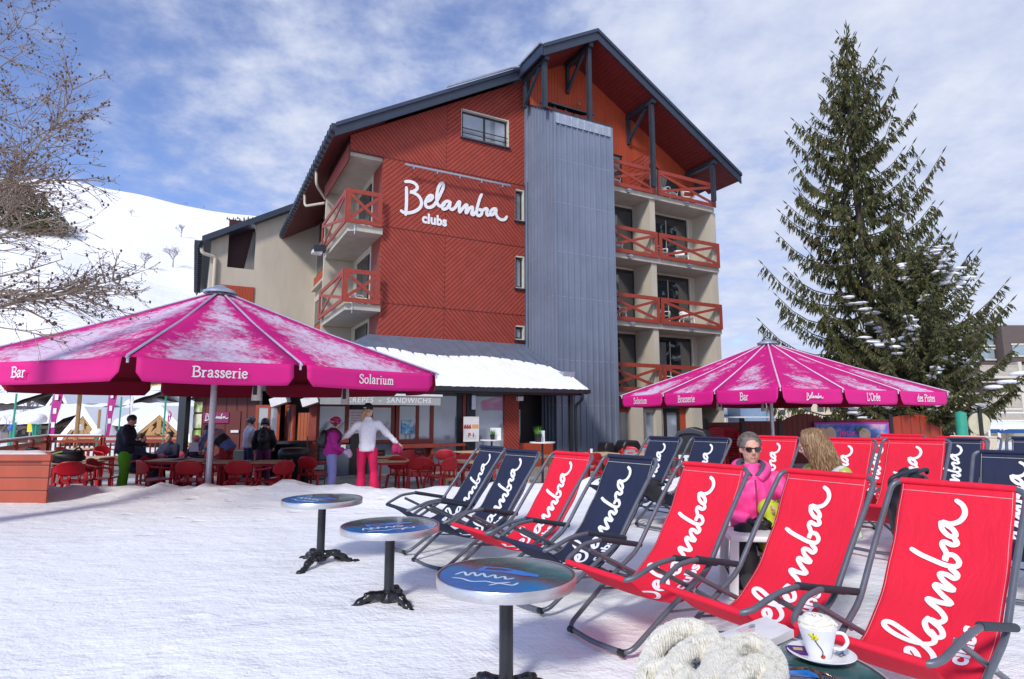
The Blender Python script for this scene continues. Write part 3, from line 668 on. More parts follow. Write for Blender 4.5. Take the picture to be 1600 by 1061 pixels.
# --- lettering and its light bar
m = MB()
for k, s_ in enumerate(SCRIPT): m.ribbon(s_, .125, lambda x, y, l: (x, -.02 - l, y), base=.002 + k * .004, inc=.00008, taper=.85)
sg = part(m, 'script_lettering', M['white_paint'])
cxy = zt(588, 862)
m = MB(); lettering(m, 'clubs', lambda x, y, z: (cxy[0] + x, -.02 - z, cxy[1] + y - .02), .52, extrude=.006, offset=.022, spacing=1.02, sx=.92)
part(m, 'block_lettering', M['white_paint'])
m = MB(); m.tube([(.62, -.30, 10.69), (5.0, -.30, 10.69)], .045, 8)
for i in range(5): u = .95 + i * .92; m.tube([(u, -.30, 10.69), (u, 0, 10.62)], .018, 6); m.box(u - .02, u + .02, -.34, -.26, 10.56, 10.66)
part(m, 'light_bar', M['galv'])
# floodlight on the left corner
m = MB(); c0 = Vector((-1.62, 3.4, 8.05)); m.beam(c0 + Vector((-.28, 0, .02)), c0 + Vector((.16, 0, .1)), .45, .26); fl = part(m, 'floodlight', M['timber_dark'])
m = MB(); m.beam(c0 + Vector((-.30, 0, -.07)), c0 + Vector((.06, 0, -.10)), .36, .12); part(m, 'lamp_glass', M['white_plastic'], fl)
# --- beige wing behind on the left
wg0, wgm, wg1, vw = -5.38, -1.55, 3.0, 13.5
zw = lambda u: 10.62 + .575 * (u + 5.38)
m = MB()
HX0, HX1, HZ0 = -4.58, -3.26, 9.32
for q in ([(wg0, -.3), (HX0, -.3), (HX0, zw(HX0)), (wg0, zw(wg0))], [(HX0, -.3), (HX1, -.3), (HX1, HZ0), (HX0, HZ0)], [(HX1, -.3), (.3, -.3), (.3, zw(.3)), (HX1, zw(HX1))]):
    m.prism([(u, vw, z) for u, z in q][::-1], (0, .25, 0))
m.box(wg0, wg0 + .2, vw + .26, vw + 14, -.3, 10.5)
part(m, 'wing_wall', M['beige'])
m = MB(); m.box(HX0, HX1, vw + .9, vw + 1.0, HZ0 - .2, 12.2); m.box(HX0 - .02, HX0, vw + .26, vw + .9, HZ0, 11.5); m.box(HX0, HX1, vw + .26, vw + .9, HZ0 - .22, HZ0 - .2); part(m, 'loggia_recess', M['soffit2'])
m = MB(); m.prism([(HX1 - .5, vw + .4, HZ0), (HX1, vw + .4, HZ0), (HX1, vw + .4, HZ0 + 2.2), (HX1 - .12, vw + .4, HZ0 + 2.2)], (0, .04, 0)); part(m, 'curtain', M['curtain'])
m = MB(); m.box(-4.86, -3.2, vw - .05, vw - .001, 6.4, 8.35); part(m, 'red_panel', M['boards_orange'])
m = MB(); m.prism([(wg0 - .45, vw - .55, zw(wg0 - .45)), (.8, vw - .55, zw(.8)), (.8, vw - .55, zw(.8) + .32), (wg0 - .45, vw - .55, zw(wg0 - .45) + .32)], (0, 14.5, 0)); part(m, 'wing_roof', M['dark_blue_metal'])
m = MB()
m.prism([(wg0 - .75, vw - .5, zw(wg0 - .45) + .05), (wg0 - .60, vw - .5, zw(wg0 - .45) - .25), (wg0 - .45, vw - .5, zw(wg0 - .45) + .1)], (0, 14.2, 0))
for i in range(24): m.box(wg0 - .78, wg0 - .4, vw - .4 + i * .55, vw - .33 + i * .55, zw(wg0 - .45) - .27, zw(wg0 - .45) + .1)
part(m, 'gutter', M['timber_dark'])
m = MB(); m.tube(fillet([(wg0 - .45, vw - .30, 10.2), (wg0 - .40, vw - .30, 9.85), (wg0 + .22, vw - .12, 9.75), (wg0 + .24, vw - .12, 0)], .15), .09, 10); part(m, 'downpipe', M['pipe'])
# ================================================================== BAR ANNEX (part of the hotel): lean-to roof, glazed front, hatch windows
VE, VEV = -3.2, -3.95
def pe(x, y, v=VE): return onv(x, y, v)
def ux(x, v=VE, y=650): return onv(x, y, v)[0]
UL = ux(496); UP0, UP1 = ux(787), ux(810)
ZE = 2.42
# snow covered metal roof: top edge on the facade, hip on the left
m = MB()
A0, A1 = (-.45, -.02, 4.36), (5.76, -.02, 4.36); E0, E1 = (UL - .75, VEV, ZE + .02), (5.98, VEV, ZE + .02); H0 = (UL - .75, 2.4, ZE + .02)
th = Vector((0, 0, -.12))
A1c = (5.76, TV - .1, 4.36 - (4.36 - ZE) * (2.46 / 3.95) + .0)
m.prism([A0, E0, E1, (5.98, TV - .12, A1c[2] - .02), A1c, A1], th); m.prism([A0, (-.45, 2.4, 4.36), H0, E0], th)
ar = part(m, 'annex_roof', M['annex_metal'])
m = MB()
def rp(u, t, lift=0.0):   # point on the front slope: t 0 top 1 eave
    return (u + (0), -.02 + (VEV + .02) * t, 4.36 + (ZE + .02 - 4.36) * t + lift)
for i in range(38):
    u = -3.4 + i * .40
    if u > 5.9: break
    t0 = 0.02 if u > -.45 else min(.98, (-.45 - u) / (-.45 - E0[0]))
    if u > 5.76: t0 = .64
    m.beam(rp(u, t0, .015), rp(u, .99, .015), .022, .03)
part(m, 'standing_seam', M['annex_metal'], ar)
# snow blanket with a toothed upper edge between the seams
rs = random.Random(3)
def snow_top(u):
    k = (u + 3.4) / .40; fr = k - floor(k); base = .37 + .05 * sin(u * 1.3) + .035 * (u - 1) if u > 0 else .34 + .03 * sin(u * 2) - .02 * u
    tooth = (.17 + .12 * pnoise(Vector((floor(k) * 1.7, 0, 0)))) * (1 - min(1, (min(fr, 1 - fr) / .16)))
    lo = 0 if u > -.6 else min(.9, (-.45 - u) / (-.45 - E0[0])) + .03
    if u > 5.5: base = max(base, .60 + (u - 5.5) * .5)
    return max(base + tooth, lo)
NU, NT = 420, 22
def blanket(i, j):
    u = E0[0] + .05 + (5.97 - E0[0] - .05) * i; t0 = snow_top(u); t = t0 + (1.03 - t0) * j
    edge = min(1, j * (1.03 - t0) / .05, (1 - j) / .06 + .25, i * 60 + .1, (1 - i) * 60 + .1)
    h = .02 + .085 * sqrt(max(0, edge)) * (1 + .25 * pnoise(Vector((u * 1.4, t * 4, 0)))) + .012 * pnoise(Vector((u * 9, t * 20, 4)))
    p = rp(u, t, h if j > 0 else .012)
    if j == 1: p = (p[0], p[1], p[2] - .04)
    return p
m.__init__(); m.grid(NU, NT, blanket); part(m, 'roof_snow', M['snow_roof'], ar, smooth=180)
m = MB(); m.prism([(E0[0], VEV - .02, ZE + .03), (5.98, VEV - .02, ZE + .03), (5.98, VEV - .02, ZE - .17), (E0[0], VEV - .02, ZE - .17)], (0, -.05, 0)); m.box(E0[0], 6.02, VEV - .17, VEV - .071, ZE - .15, ZE - .03)
part(m, 'gutter', M['black_metal'], ar)
m = MB(); m.box(UL - .4, 5.76, VEV + .02, VE, ZE - .21, ZE - .15); part(m, 'eave_soffit', M['frame_dark'], ar)
m = MB(); m.box(5.5, 5.98, TV - .9, TV - .1, 2.62, 3.05)
for i in range(6): m.box(5.985, 5.995, TV - .85, TV - .15, 2.66 + i * .065, 2.69 + i * .065)
part(m, 'vent_box', M['galv'])
# front wall: lower wall, framing, glass
def px_rect(x0, x1, y0, y1, v=VE, d=.06, out=0):
    """box on the plane v spanning photo pixels"""
    u0, u1 = ux(x0, v), ux(x1, v); xm = (x0 + x1) / 2; z1, z0 = onv(xm, y0, v)[1], onv(xm, y1, v)[1]
    return (u0, u1, v - d - out, v - out, z0, z1)
m = MB(); m.box(UL, ux(676), VE, VE + .15, -.3, pe(600, 692)[1]); m.box(UL, UP1, VE, VE + .15, pe(600, 617)[1], ZE - .15); part(m, 'front_wall', basic('grey_blue_boarding', (.10, .12, .16), .6, var=.1))
m = MB(); m.box(ux(676), UP0, VE, VE + .12, -.3, -.02); part(m, 'glazing_plinth', M['red_paint'])
m = MB(); m.box(UL, UP1, VE + 2.6, VE + 2.7, -.3, ZE); m.box(UL, UL + .1, VE, VE + 2.6, -.3, ZE); m.box(UL, UP1, VE + .2, VE + 2.6, -.29, -.24); part(m, 'interior_wall', basic('bar_interior', (.10, .085, .07), .7, var=.4, scale=2))
def frame_window(x0, x1, y0, y1, mulls=(), fw=.09, name='bar_window', fr=M['red_paint'], gl=M['glass_painted_sky'], v=VE):
    u0, u1 = ux(x0, v), ux(x1, v); xm = (x0 + x1) / 2; z1, z0 = onv(xm, y0, v)[1], onv(xm, y1, v)[1]
    m = MB(); a, b = v - .05, v + .05
    m.box(u0, u0 + fw, a, b, z0, z1); m.box(u1 - fw, u1, a, b, z0, z1); m.box(u0 + fw, u1 - fw, a, b, z1 - fw, z1); m.box(u0 + fw, u1 - fw, a, b, z0, z0 + fw)
    for mu in mulls: uu = ux(mu, v); m.box(uu - fw * .4, uu + fw * .4, a + .002, b - .002, z0 + fw, z1 - fw)
    w = part(m, name, fr); part(MB().box(u0 + .02, u1 - .02, v - .01, v + .0, z0 + .02, z1 - .02), 'pane', gl, w); return w
frame_window(494, 546, 630, 692, (541,)); frame_window(577, 616, 632, 692, ())
w3 = frame_window(618, 677, 622, 692, (652,), fw=.11)
glb = NB('large_bar_glass'); glb.col((.20, .235, .29)); glb.set(rough=.03, spec=1.0); glb.b.inputs['Transmission Weight'].default_value = .35; M['bar_glass'] = glb.m
for a, b in ((677, 716), (739, 787)):
    part(MB().box(ux(a), ux(b), VE + .02, VE + .03, -.02, pe(a, 615)[1]), 'glass_front', M['glass_painted_sky'])
m = MB(); m.box(ux(722), ux(727), VE - .06, VE + .05, -.02, pe(720, 615)[1]); part(m, 'glazing_bar', M['red_paint'])
m = MB(); m.box(ux(714), ux(722) - .01, VE - .02, VE + .05, -.02, pe(720, 617)[1]); m.box(ux(727) + .01, ux(741), VE - .10, VE + .05, -.02, pe(720, 617)[1]); part(m, 'dark_post', M['timber_dark'])
m = MB(); m.box(ux(733), ux(739), VE - .2, VE - .11, pe(735, 640)[1], pe(735, 618)[1]); part(m, 'wall_speaker', M['galv'])
m = MB(); m.box(UP0, UP1, VE - .05, VE + .12, -.3, ZE - .16); part(m, 'cladding_pier', chevron('red_cladding_pier', 1.0, uc=-5, pitch=.13))
# serving counter and lower boarding
m = MB(); m.box(ux(612), ux(680), VE - .45, VE - .06, pe(640, 699)[1] , pe(640, 693)[1]); m.box(ux(680) + .01, ux(722), VE - .30, VE - .06, pe(640, 698)[1], pe(640, 694)[1]); part(m, 'bar_counter', M['red_paint'])
m = MB(); m.box(ux(616), ux(676), VE - .1, VE - .001, -.1, pe(640, 700)[1]); m.box(ux(622), ux(625), VE - .4, VE - .1, .35, pe(640, 699)[1]); m.box(ux(668), ux(671), VE - .4, VE - .1, .35, pe(640, 699)[1]); part(m, 'counter_panel', M['red_paint'])
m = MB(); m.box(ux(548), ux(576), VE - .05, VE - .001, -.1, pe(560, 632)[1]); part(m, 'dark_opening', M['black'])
# recess between pier and tower with dark door, low red panel
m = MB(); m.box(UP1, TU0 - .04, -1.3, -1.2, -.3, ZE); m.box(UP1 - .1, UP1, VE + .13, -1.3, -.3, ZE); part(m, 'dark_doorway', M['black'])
part(MB().box(UP1 + .1, UP1 + 1.1, -1.33, -1.305, .3, 2.0), 'door_glass', M['glass'])
m = MB(); m.box(UP1 + .02, ux(862, -3.0), -3.05, -2.98, -.25, pe(830, 692, -3.0)[1]); part(m, 'low_panel', M['orange_red'])
m = MB(); m.tube(fillet([(5.72, VEV - .12, ZE - .12), (5.72, VEV - .12, ZE - .35), (5.62, VEV + .15, ZE - .55), (5.62, VEV + .15, -.25)], .1), .05, 8); m.box(5.38, 5.5, VEV + .12, VEV + .22, -.25, ZE - .17); part(m, 'downpipe', M['black_metal'])
m = MB(); m.box(UP1 - .12, UP1 + .08, VE - .2, VE - .051, 2.02, 2.16); part(m, 'bulkhead_lamp', M['white_plastic'])
# right-hand ground floor: glazed doors between beige piers under the balconies
for x0, x1 in ((991, 1005), (1066 + 16, 1066 + 31)):
    a, b = ux(x0, -1.9), ux(x1, -1.9); m = MB(); m.box(a, b, -1.9, -1.2, -.3, 2.3); part(m, 'ground_pier', M['beige'])
m = MB(); m.box(8.5, 14.8, -1.72, -1.2, 1.85, 2.31); part(m, 'ground_beam', M['frame_dark'])
def gdoor(x0, x1, fr): 
    v = -1.5; u0, u1 = ux(x0, v), ux(x1, v); z1 = 1.84; m = MB(); f = .16
    m.box(u0, u0 + f, v, v + .08, -.25, z1); m.box(u1 - f, u1, v, v + .08, -.25, z1); m.box(u0 + f, u1 - f, v, v + .08, z1 - f, z1); m.box(u0 + f, u1 - f, v, v + .08, -.25, .3)
    w = part(m, 'glazed_door', fr); part(MB().box(u0 + f, u1 - f, v + .03, v + .04, .3, z1 - f), 'pane', M['glass_painted_sky'], w)
gdoor(959, 988, M['orange_red']); gdoor(1005, 1036, M['frame_pale']); gdoor(1037, 1062, M['frame_dark'])
m = MB(); m.box(ux(1062, -1.5), ux(1080, -1.5), -1.5, -1.4, -.25, 1.84); part(m, 'red_panel', M['orange_red'])
# awning over the hatch
aw = thing('bar_awning', B2W(0, 0, 0), YAW, 'white folding-arm awning with grey lettered valance over the snack hatch', 'awning')
awn = basic('awning_cloth', (.62, .63, .60), .8, var=.05, scale=3); awv = basic('awning_valance', (.36, .38, .38), .8, var=.10, scale=3)
VA = VE - 1.1
a0, a1 = ux(500, VA, 628), ux(688, VA, 628); zv1, zv0 = onv(640, 618, VA)[1], onv(640, 633, VA)[1]
m = MB(); m.prism([(a0, VE - .06, zv1 + .18), (a1, VE - .06, zv1 + .18), (a1, VA, zv1), (a0, VA, zv1)], (0, 0, -.02)); m.build('awning_cloth', awn, aw)
m = MB(); m.box(a0, a1, VA - .02, VA, zv0, zv1 - .02); m.build('valance', awv, aw)
m = MB(); m.box(a0 - .05, a1 + .05, VA - .05, VA + .05, zv1 - .02, zv1 + .04); m.build('front_bar', M['white_paint'], aw)
m = MB(); lettering(m, 'CRÊPES  -  SANDWICHS', lambda x, y, z: ((ux(540, VA) + ux(672, VA)) / 2 + x, VA - .024 - z, (zv0 + zv1) / 2 - .075 + y), .205, extrude=.001, offset=.003, spacing=1.12, shear=.1); m.build('lettering', M['white_paint'], aw)
for uu in (a0 + .3, a1 - .3): m = MB(); m.tube([(uu, VE - .06, zv1 - .12), (uu - .35, VE - .6, zv1 - .10), (uu, VA + .05, zv1 - .05)], .022, 6); m.build('folding_arm', M['white_paint'], aw)
# posters and boards stuck to the front
def board(name, x0, x1, y0, y1, v, mat, label, cat, d=.02):
    u0, u1 = ux(x0, v, (y0 + y1) / 2), ux(x1, v, (y0 + y1) / 2); xm = (x0 + x1) / 2; z1, z0 = onv(xm, y0, v)[1], onv(xm, y1, v)[1]
    t = thing(name, B2W(0, 0, 0), YAW, label, cat); MB().box(u0, u1, v - d, v, z0, z1).build('panel', mat, t); return t, u0, u1, z0, z1
t, u0, u1, z0, z1 = board('poster_board', 724, 748, 651, 690, VE - .32, M['white_paint'], 'white poster board with red and orange printing on the glass front', 'poster')
m = MB(); um = (u0 + u1) / 2
def flat(v): return lambda cx, cz: (lambda x, y, z: (cx + x, v - z, cz + y))
lettering(m, '666', flat(VE - .345)(um - .13, z1 - .36), .16, extrude=.001, offset=.012); lettering(m, 'P 1', flat(VE - .345)(um, z1 - .62), .17, extrude=.001, offset=.008); m.build('print', basic('poster_red_ink', (.45, .05, .05), .7), t)
m = MB(); m.box(um + .02, um + .24, VE - .345, VE - .341, z1 - .36, z1 - .24); m.build('print', basic('poster_orange_ink', (.75, .38, .12), .7), t)
m = MB()
for k in range(3): m.box(u0 + .08, u1 - .08, VE - .344, VE - .341, z0 + .08 + k * .05, z0 + .09 + k * .05)
m.build('print', basic('poster_grey_ink', (.35, .35, .35), .7), t)
t, u0, u1, z0, z1 = board('menu_sheet', 545, 578, 640, 677, VE - .06, M['white_paint'], 'white menu sheet beside the hatch behind the white jacket', 'menu')
m = MB()
for k in range(7): m.box(u0 + .05, u1 - .08 - (k % 3) * .08, VE - .085, VE - .081, z1 - .10 - k * .075, z1 - .085 - k * .075)
m.build('print', basic('menu_red_ink', (.5, .12, .12), .7), t)
n = NB('blue_poster_print'); n.col(n.ramp(n.noise(5, 4, .6, dist=1.0), [(.35, (.03, .25, .55)), (.5, (.15, .50, .75)), (.62, (.75, .8, .82)), (.72, (.7, .35, .2))])); n.set(rough=.5)
board('window_poster', 627, 645, 656, 678, VE - .02, n.m, 'small light blue picture poster inside the hatch window', 'poster')
board('notice_sheet', 530, 540, 695, 706, VE - .02, M['white_paint'], 'small white notice under the left hatch window', 'notice')
# open shutter on the snack front and white lamp
m = MB(); m.box(0, .5, -.12, .12, -.28, 0)
# ------------------------------------------------------------------ kiosk on the left of the terrace
KY = 17.0
ks = thing('snack_kiosk', (0, KY, 0), 0, 'low dark red kiosk with flat roof, poster strip and magenta script sign', 'kiosk')
def kx(x): return atY(x, 660, KY).x
kz = lambda y, x=340: atY(x, y, KY).z
kb = vboards('kiosk_dark_red_boards', (.13, .020, .014), .3)
m = MB(); m.box(kx(302), kx(405), 0, 2.5, -.3, 2.16); m.build('wall', kb, ks)
m = MB(); m.box(kx(281), kx(420), -.45, 2.8, 2.17, 2.30); m.build('roof', M['frame_dark'], ks)
m = MB(); m.box(kx(281) - .01, kx(421), -.48, -.3, 2.29, 2.37); m.build('roof_trim', M['galv'], ks)
m = MB(); m.box(kx(288), kx(299), -.35, -.1, -.3, 2.16); m.build('corner_post', M['timber_dark'], ks)
n = NB('poster_strip_print'); n.col(n.ramp(n.noise(4, 5, .6, stretch=(1, 1, .6)), [(.35, (.10, .32, .08)), (.48, (.45, .6, .2)), (.56, (.8, .8, .7)), (.7, (.65, .55, .1))])); n.set(rough=.5)
for a, b in ((628, 644), (647, 669), (672, 688)):
    m = MB(); m.box(kx(302), kx(315.5), -.03, -.005, kz(b), kz(a)); m.build('poster', n.m, ks)
sgn = basic('magenta_sign', (.24, .012, .11), .5, var=.1)
m = MB(); m.box(kx(318), kx(358), -.04, -.005, kz(661), kz(644.5)); sp_ = m.build('sign_panel', sgn, ks)
m = MB()
for k, s_ in enumerate(SCR1): m.ribbon([(kx(321) + x * (kx(357) - kx(321)), kz(657.5) + y * (kx(357) - kx(321))) for x, y in s_], .022, lambda x, y, l: (x, -.045 - l, y), base=.001 + k * .001, taper=.9)
m.build('script_lettering', M['white_paint'], sp_)
m = MB(); m.box(kx(359), kx(376), -.03, -.004, -.2, kz(642)); m.build('door', basic('kiosk_door', (.12, .016, .012), .5), ks)
m = MB(); m.box(kx(363), kx(375), -.07, -.031, kz(676), kz(672)); m.build('door_bar', M['white_paint'], ks)
# hatch cabin with orange framed open windows between kiosk and hotel
HY = 16.4
hc = thing('hatch_cabin', (0, HY, 0), 0, 'small cabin with open orange-red framed window hatches and a dark counter', 'cabin')
hx = lambda x: atY(x, 660, HY).x
hz = lambda y: atY(430, y, HY).z
m = MB(); m.box(hx(404), hx(480), 1.2, 1.3, -.3, 2.3); m.box(hx(404), hx(497), -.1, 1.3, 2.2, 2.35); m.box(hx(404), hx(408), 0, 1.2, -.3, 2.2); m.build('wall', M['black'], hc)
m = MB(); m.box(hx(484), hx(496), -.1, .1, -.3, 2.2); m.build('corner_post', M['red_paint'], hc)
def openwin(x0, x1, y0, y1, yo, ang):
    w = hx(x1) - hx(x0); h = hz(y0) - hz(y1); m = MB(); f = .07
    m.box(0, f, -.03, .03, 0, h); m.box(w - f, w, -.03, .03, 0, h); m.box(f, w - f, -.03, .03, 0, f); m.box(f, w - f, -.03, .03, h - f, h); m.box(w * .55 - .03, w * .55 + .03, -.028, .028, f, h - f)
    o = m.build('window_leaf', M['orange_red'], hc, loc=(hx(x0), yo, hz(y1)), rz=radians(ang)); MB().box(.02, w - .02, -.005, .005, .02, h - .02).build('pane', M['glass_painted_sky'], o)
openwin(404, 440, 633, 688, -.2, 8); openwin(440, 466, 632, 690, .3, -40)
m = MB(); m.box(hx(418), hx(462), -.35, .25, hz(693), hz(689)); m.box(hx(462) + .01, hx(490), -.5, .1, hz(692), hz(688)); m.build('counter', M['timber_dark'], hc)
for k, (x0, y0) in enumerate(((434, 618), (482, 618))): 
    m = MB(); c = Vector((hx(x0 + 8), -.3, hz(y0 + 8))); m.beam(c + Vector((-.2, 0, -.08)), c + Vector((.22, 0, .06)), .3, .22); m.build('white_lamp_box', M['white_paint'], hc)
m = MB(); m.box(hx(466), hx(483), -.02, .02, hz(688), hz(645)); m.build('slatted_panel', vboards('orange_slats', (.38, .09, .03), .09), hc)
# ================================================================== PARASOLS
def canvas(name, c, cover, seed, slope=.04):
    n = NB(name); x = n.xyz(); v = n.tc()
    nz = n.noise(1.1, 7, .68, vec=v, dist=.3); fi = n.noise(14, 6, .7, vec=v, stretch=(1, 1, .5)); st = n.noise(2.2, 6, .65, vec=v, stretch=(1, 3, 1))
    k = n.math('ADD', n.math('ADD', n.math('MULTIPLY', nz, .5), n.math('MULTIPLY', fi, .28)), n.math('MULTIPLY', st, .22))
    ae = n.N.new('ShaderNodeAttribute'); ae.attribute_name = 'gore'; ex_ = n.N.new('ShaderNodeSeparateXYZ'); n.L.new(ae.outputs['Vector'], ex_.inputs[0])
    k = n.math('ADD', k, n.math('ADD', n.math('MULTIPLY', n.math('SUBTRACT', ex_.outputs[0], .75), .22), n.math('MULTIPLY', n.math('SUBTRACT', ex_.outputs[1], .55), slope)))
    f = n.maprange(k, .62 - cover * .25, .70 - cover * .21); f = n.math('MULTIPLY', f, n.maprange(fi, .3, .6, .55, .95))
    n.col(n.mix(f, c, (.62, .56, .68))); n.set(rough=.75, spec=.25); n.bump(n.math('MULTIPLY', k, f), .6, .02); n.bump(n.noise(400, 1, .5, vec=v), .1, .001)
    return n.m
MAG = (.54, .006, .18)
MAGD = basic('magenta_valance', (.64, .004, .20), .7, var=.05, scale=4, bump=.15, bscale=6, bdist=.02)
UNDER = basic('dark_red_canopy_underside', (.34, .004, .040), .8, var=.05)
POLE = basic('parasol_pole', (.50, .48, .53), .3, metal=.5, var=.05); RIBM = basic('parasol_rib_cover', (.42, .36, .50), .6, var=.12, scale=10)
def parasol(name, corners, apex, vh, canv, pole_z0, words, label, zc, rib_r, sag=.022, gapw=.1, wsize=.2, ribmat=None, wx=1.15):
    """corners: world points of the rib ends, in order; one canopy gore + valance flap per side"""
    cx, cy = apex.x, apex.y; t = thing(name, (cx, cy, pole_z0), 0, label, 'parasol', 'magenta parasols on the terrace'); O = Vector((cx, cy, pole_z0))
    N_ = len(corners); Cn = [Vector(c) - O for c in corners]; A = apex - O
    m = MB(); gore = []
    for i in range(N_):
        a, b = Cn[i], Cn[(i + 1) % N_]; R0 = .045
        def fn(s, q, a=a, b=b):
            e = a.lerp(b, s); p = A.lerp(e, max(q, R0)); p = p + Vector((0, 0, -sag * sin(pi * s) * q - .02 * sin(pi * q)))
            p.z += .012 * pnoise(Vector((p.x * 1.3, p.y * 1.3, i))) * q * sin(pi * s)
            gore.append((sin(pi * s), q, 0)); return p
        m.grid(9, 14, fn)
    # merge seams by doubling as a thin shell
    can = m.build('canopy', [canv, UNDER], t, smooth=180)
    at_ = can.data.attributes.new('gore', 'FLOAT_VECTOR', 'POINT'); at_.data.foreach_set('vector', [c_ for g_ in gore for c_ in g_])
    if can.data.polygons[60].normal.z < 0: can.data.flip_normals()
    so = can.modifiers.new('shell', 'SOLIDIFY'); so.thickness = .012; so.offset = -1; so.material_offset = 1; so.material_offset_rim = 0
    for i in range(N_):      # valance flaps with rounded lower corners, red inside
        a, b = Cn[i], Cn[(i + 1) % N_]; L = (b - a).length; d = (b - a).normalized(); g = gapw / L
        nout = d.cross(Vector((0, 0, 1))); mid = (a + b) / 2
        if nout.dot(Vector((mid.x, mid.y, 0))) < 0: nout = -nout
        m = MB()
        def fv(s, q, a=a, b=b, g=g, nout=nout):
            ss = g + (1 - 2 * g) * s
            r = .12 / L; e = min(s, 1 - s) / r; cut = 0 if e > 1 else (1 - sqrt(max(0, 1 - (1 - e) ** 2))) * .12
            hh = (vh - (cut if q > .01 else 0)); p = a.lerp(b, ss); p = p + Vector((0, 0, -sag * sin(pi * ss) * 1.0))
            wob = (.02 * sin(ss * 9 + i) + .02) * q
            return p + Vector((0, 0, -hh * q)) + nout * (.004 + wob)
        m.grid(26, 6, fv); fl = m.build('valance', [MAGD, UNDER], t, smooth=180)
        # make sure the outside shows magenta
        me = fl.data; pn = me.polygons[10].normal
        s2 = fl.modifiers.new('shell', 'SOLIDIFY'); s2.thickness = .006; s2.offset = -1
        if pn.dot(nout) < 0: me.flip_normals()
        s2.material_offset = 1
        if words.get(i):
            wd = words[i]; mm = MB(); dd = d if (RT.dot(d) > 0) else -d; cc = (a + b) / 2 + Vector((0, 0, -sag - vh * .5))
            oo = nout
            if wd == '*':
                Wd = wsize * 3.1
                for k, s_ in enumerate(SCR1): mm.ribbon([((x - .5) * Wd, (y - SCRH * .5) * Wd) for x, y in s_], Wd * .035, lambda x, y, l: cc + dd * x + Vector((0, 0, y)) + oo * (.052 + l), base=k * .001, taper=.9)
            else: serif(mm, wd, lambda x, y, l: cc + dd * x + Vector((0, 0, y - wsize * .42)) + oo * (.052 + l), wsize, wx=wx)
            mm.build('lettering', M['white_paint'], fl)
    for i in range(N_):
        a = Cn[i]; m = MB(); up = Vector((0, 0, .02)); m.tube([A.lerp(a, .05) + up, A.lerp(a, .5) + up + Vector((0, 0, -.05)), a + up * .6, a + (a - A).normalized() * .05], [rib_r, rib_r, rib_r, rib_r * .8], 6)
        m.tube([a + Vector((0, 0, .01)), a + Vector((0, 0, -.09))], rib_r * .8, 6); m.build('rib_cover', ribmat or RIBM, t, smooth=60)
        m = MB(); m.tube([Vector((A.x, A.y, A.z - .9)), A.lerp(a, .55) + Vector((0, 0, -.10))], .014, 5); m.tube([A.lerp(a, .06) + Vector((0, 0, -.05)), a + Vector((0, 0, -.03))], .014, 5); m.build('strut', POLE, t)
    m = MB(); m.lathe([(.30, -.06), (.30, -.02), (.20, .03), (.12, .06), (.10, .09), (0, .10)], 20, A + Vector((0, 0, .02))); m.build('top_cap', M['galv'], t, smooth=50)
    m = MB(); m.lathe([(.055, 0), (.055, A.z)], 16, (0, 0, 0)); m.lathe([(.09, A.z - 1.0), (.09, A.z - .85)], 12); m.build('pole', POLE, t, smooth=50)
    m = MB(); m.box(-.4, .4, -.4, .4, -.0, .06); m.build('base_plate', M['galv'], t)
    return t
zE_ = 2.30
cA = Vector((atY(335, 600, 11.2).x, 11.2, 0)); ap = Vector((cA.x, 11.2, atY(335, 456, 11.2).z))
fr_ = [Vector((-8.75, 8.95, zE_)), atz(200, 556, zE_), atz(470, 569, zE_), atz(682, 584, zE_)]
bk_ = [Vector((2 * cA.x - p.x, 2 * cA.y - p.y, zE_)) for p in fr_]
parasol('large_parasol', fr_ + bk_, ap, .33, canvas('snowy_magenta_canvas', MAG, .74, 1), TERR_Z, {0: 'Bar', 1: 'Brasserie', 2: 'Solarium'},
        'huge frost-covered magenta parasol on the left with Bar, Brasserie and Solarium on its flaps', 0, .021, wsize=.142)
hs = 3.15; ph = .4247; cy2 = 17.9; ze2 = 2.18
cx2 = atY(1203, 600, cy2).x
def sqp(a, b): return Vector((cx2 + (cos(ph) * a - sin(ph) * b) * hs, cy2 + (sin(ph) * a + cos(ph) * b) * hs, ze2))
sq = []
cs_ = [(-1, -1), (1, -1), (1, 1), (-1, 1)]
for i in range(4):
    for k in range(3):
        a = cs_[i]; b = cs_[(i + 1) % 4]; sq.append(sqp(a[0] + (b[0] - a[0]) * k / 3, a[1] + (b[1] - a[1]) * k / 3))
parasol('large_parasol', sq, Vector((cx2, cy2, 3.72)), .36, canvas('magenta_canvas_light_snow', MAG, .36, 5, .16), TERR_Z,
        {9: 'Solarium', 10: 'Brasserie', 11: 'Bar', 0: '*', 1: "L'Or\u00e9e", 2: 'des Pistes'}, 'wide magenta parasol on the right with streaks of snow, in front of the spruce', 0, .02, sag=.02, gapw=.05, wsize=.18, wx=.88,
        ribmat=basic('parasol_seam', (.66, .50, .62), .6))
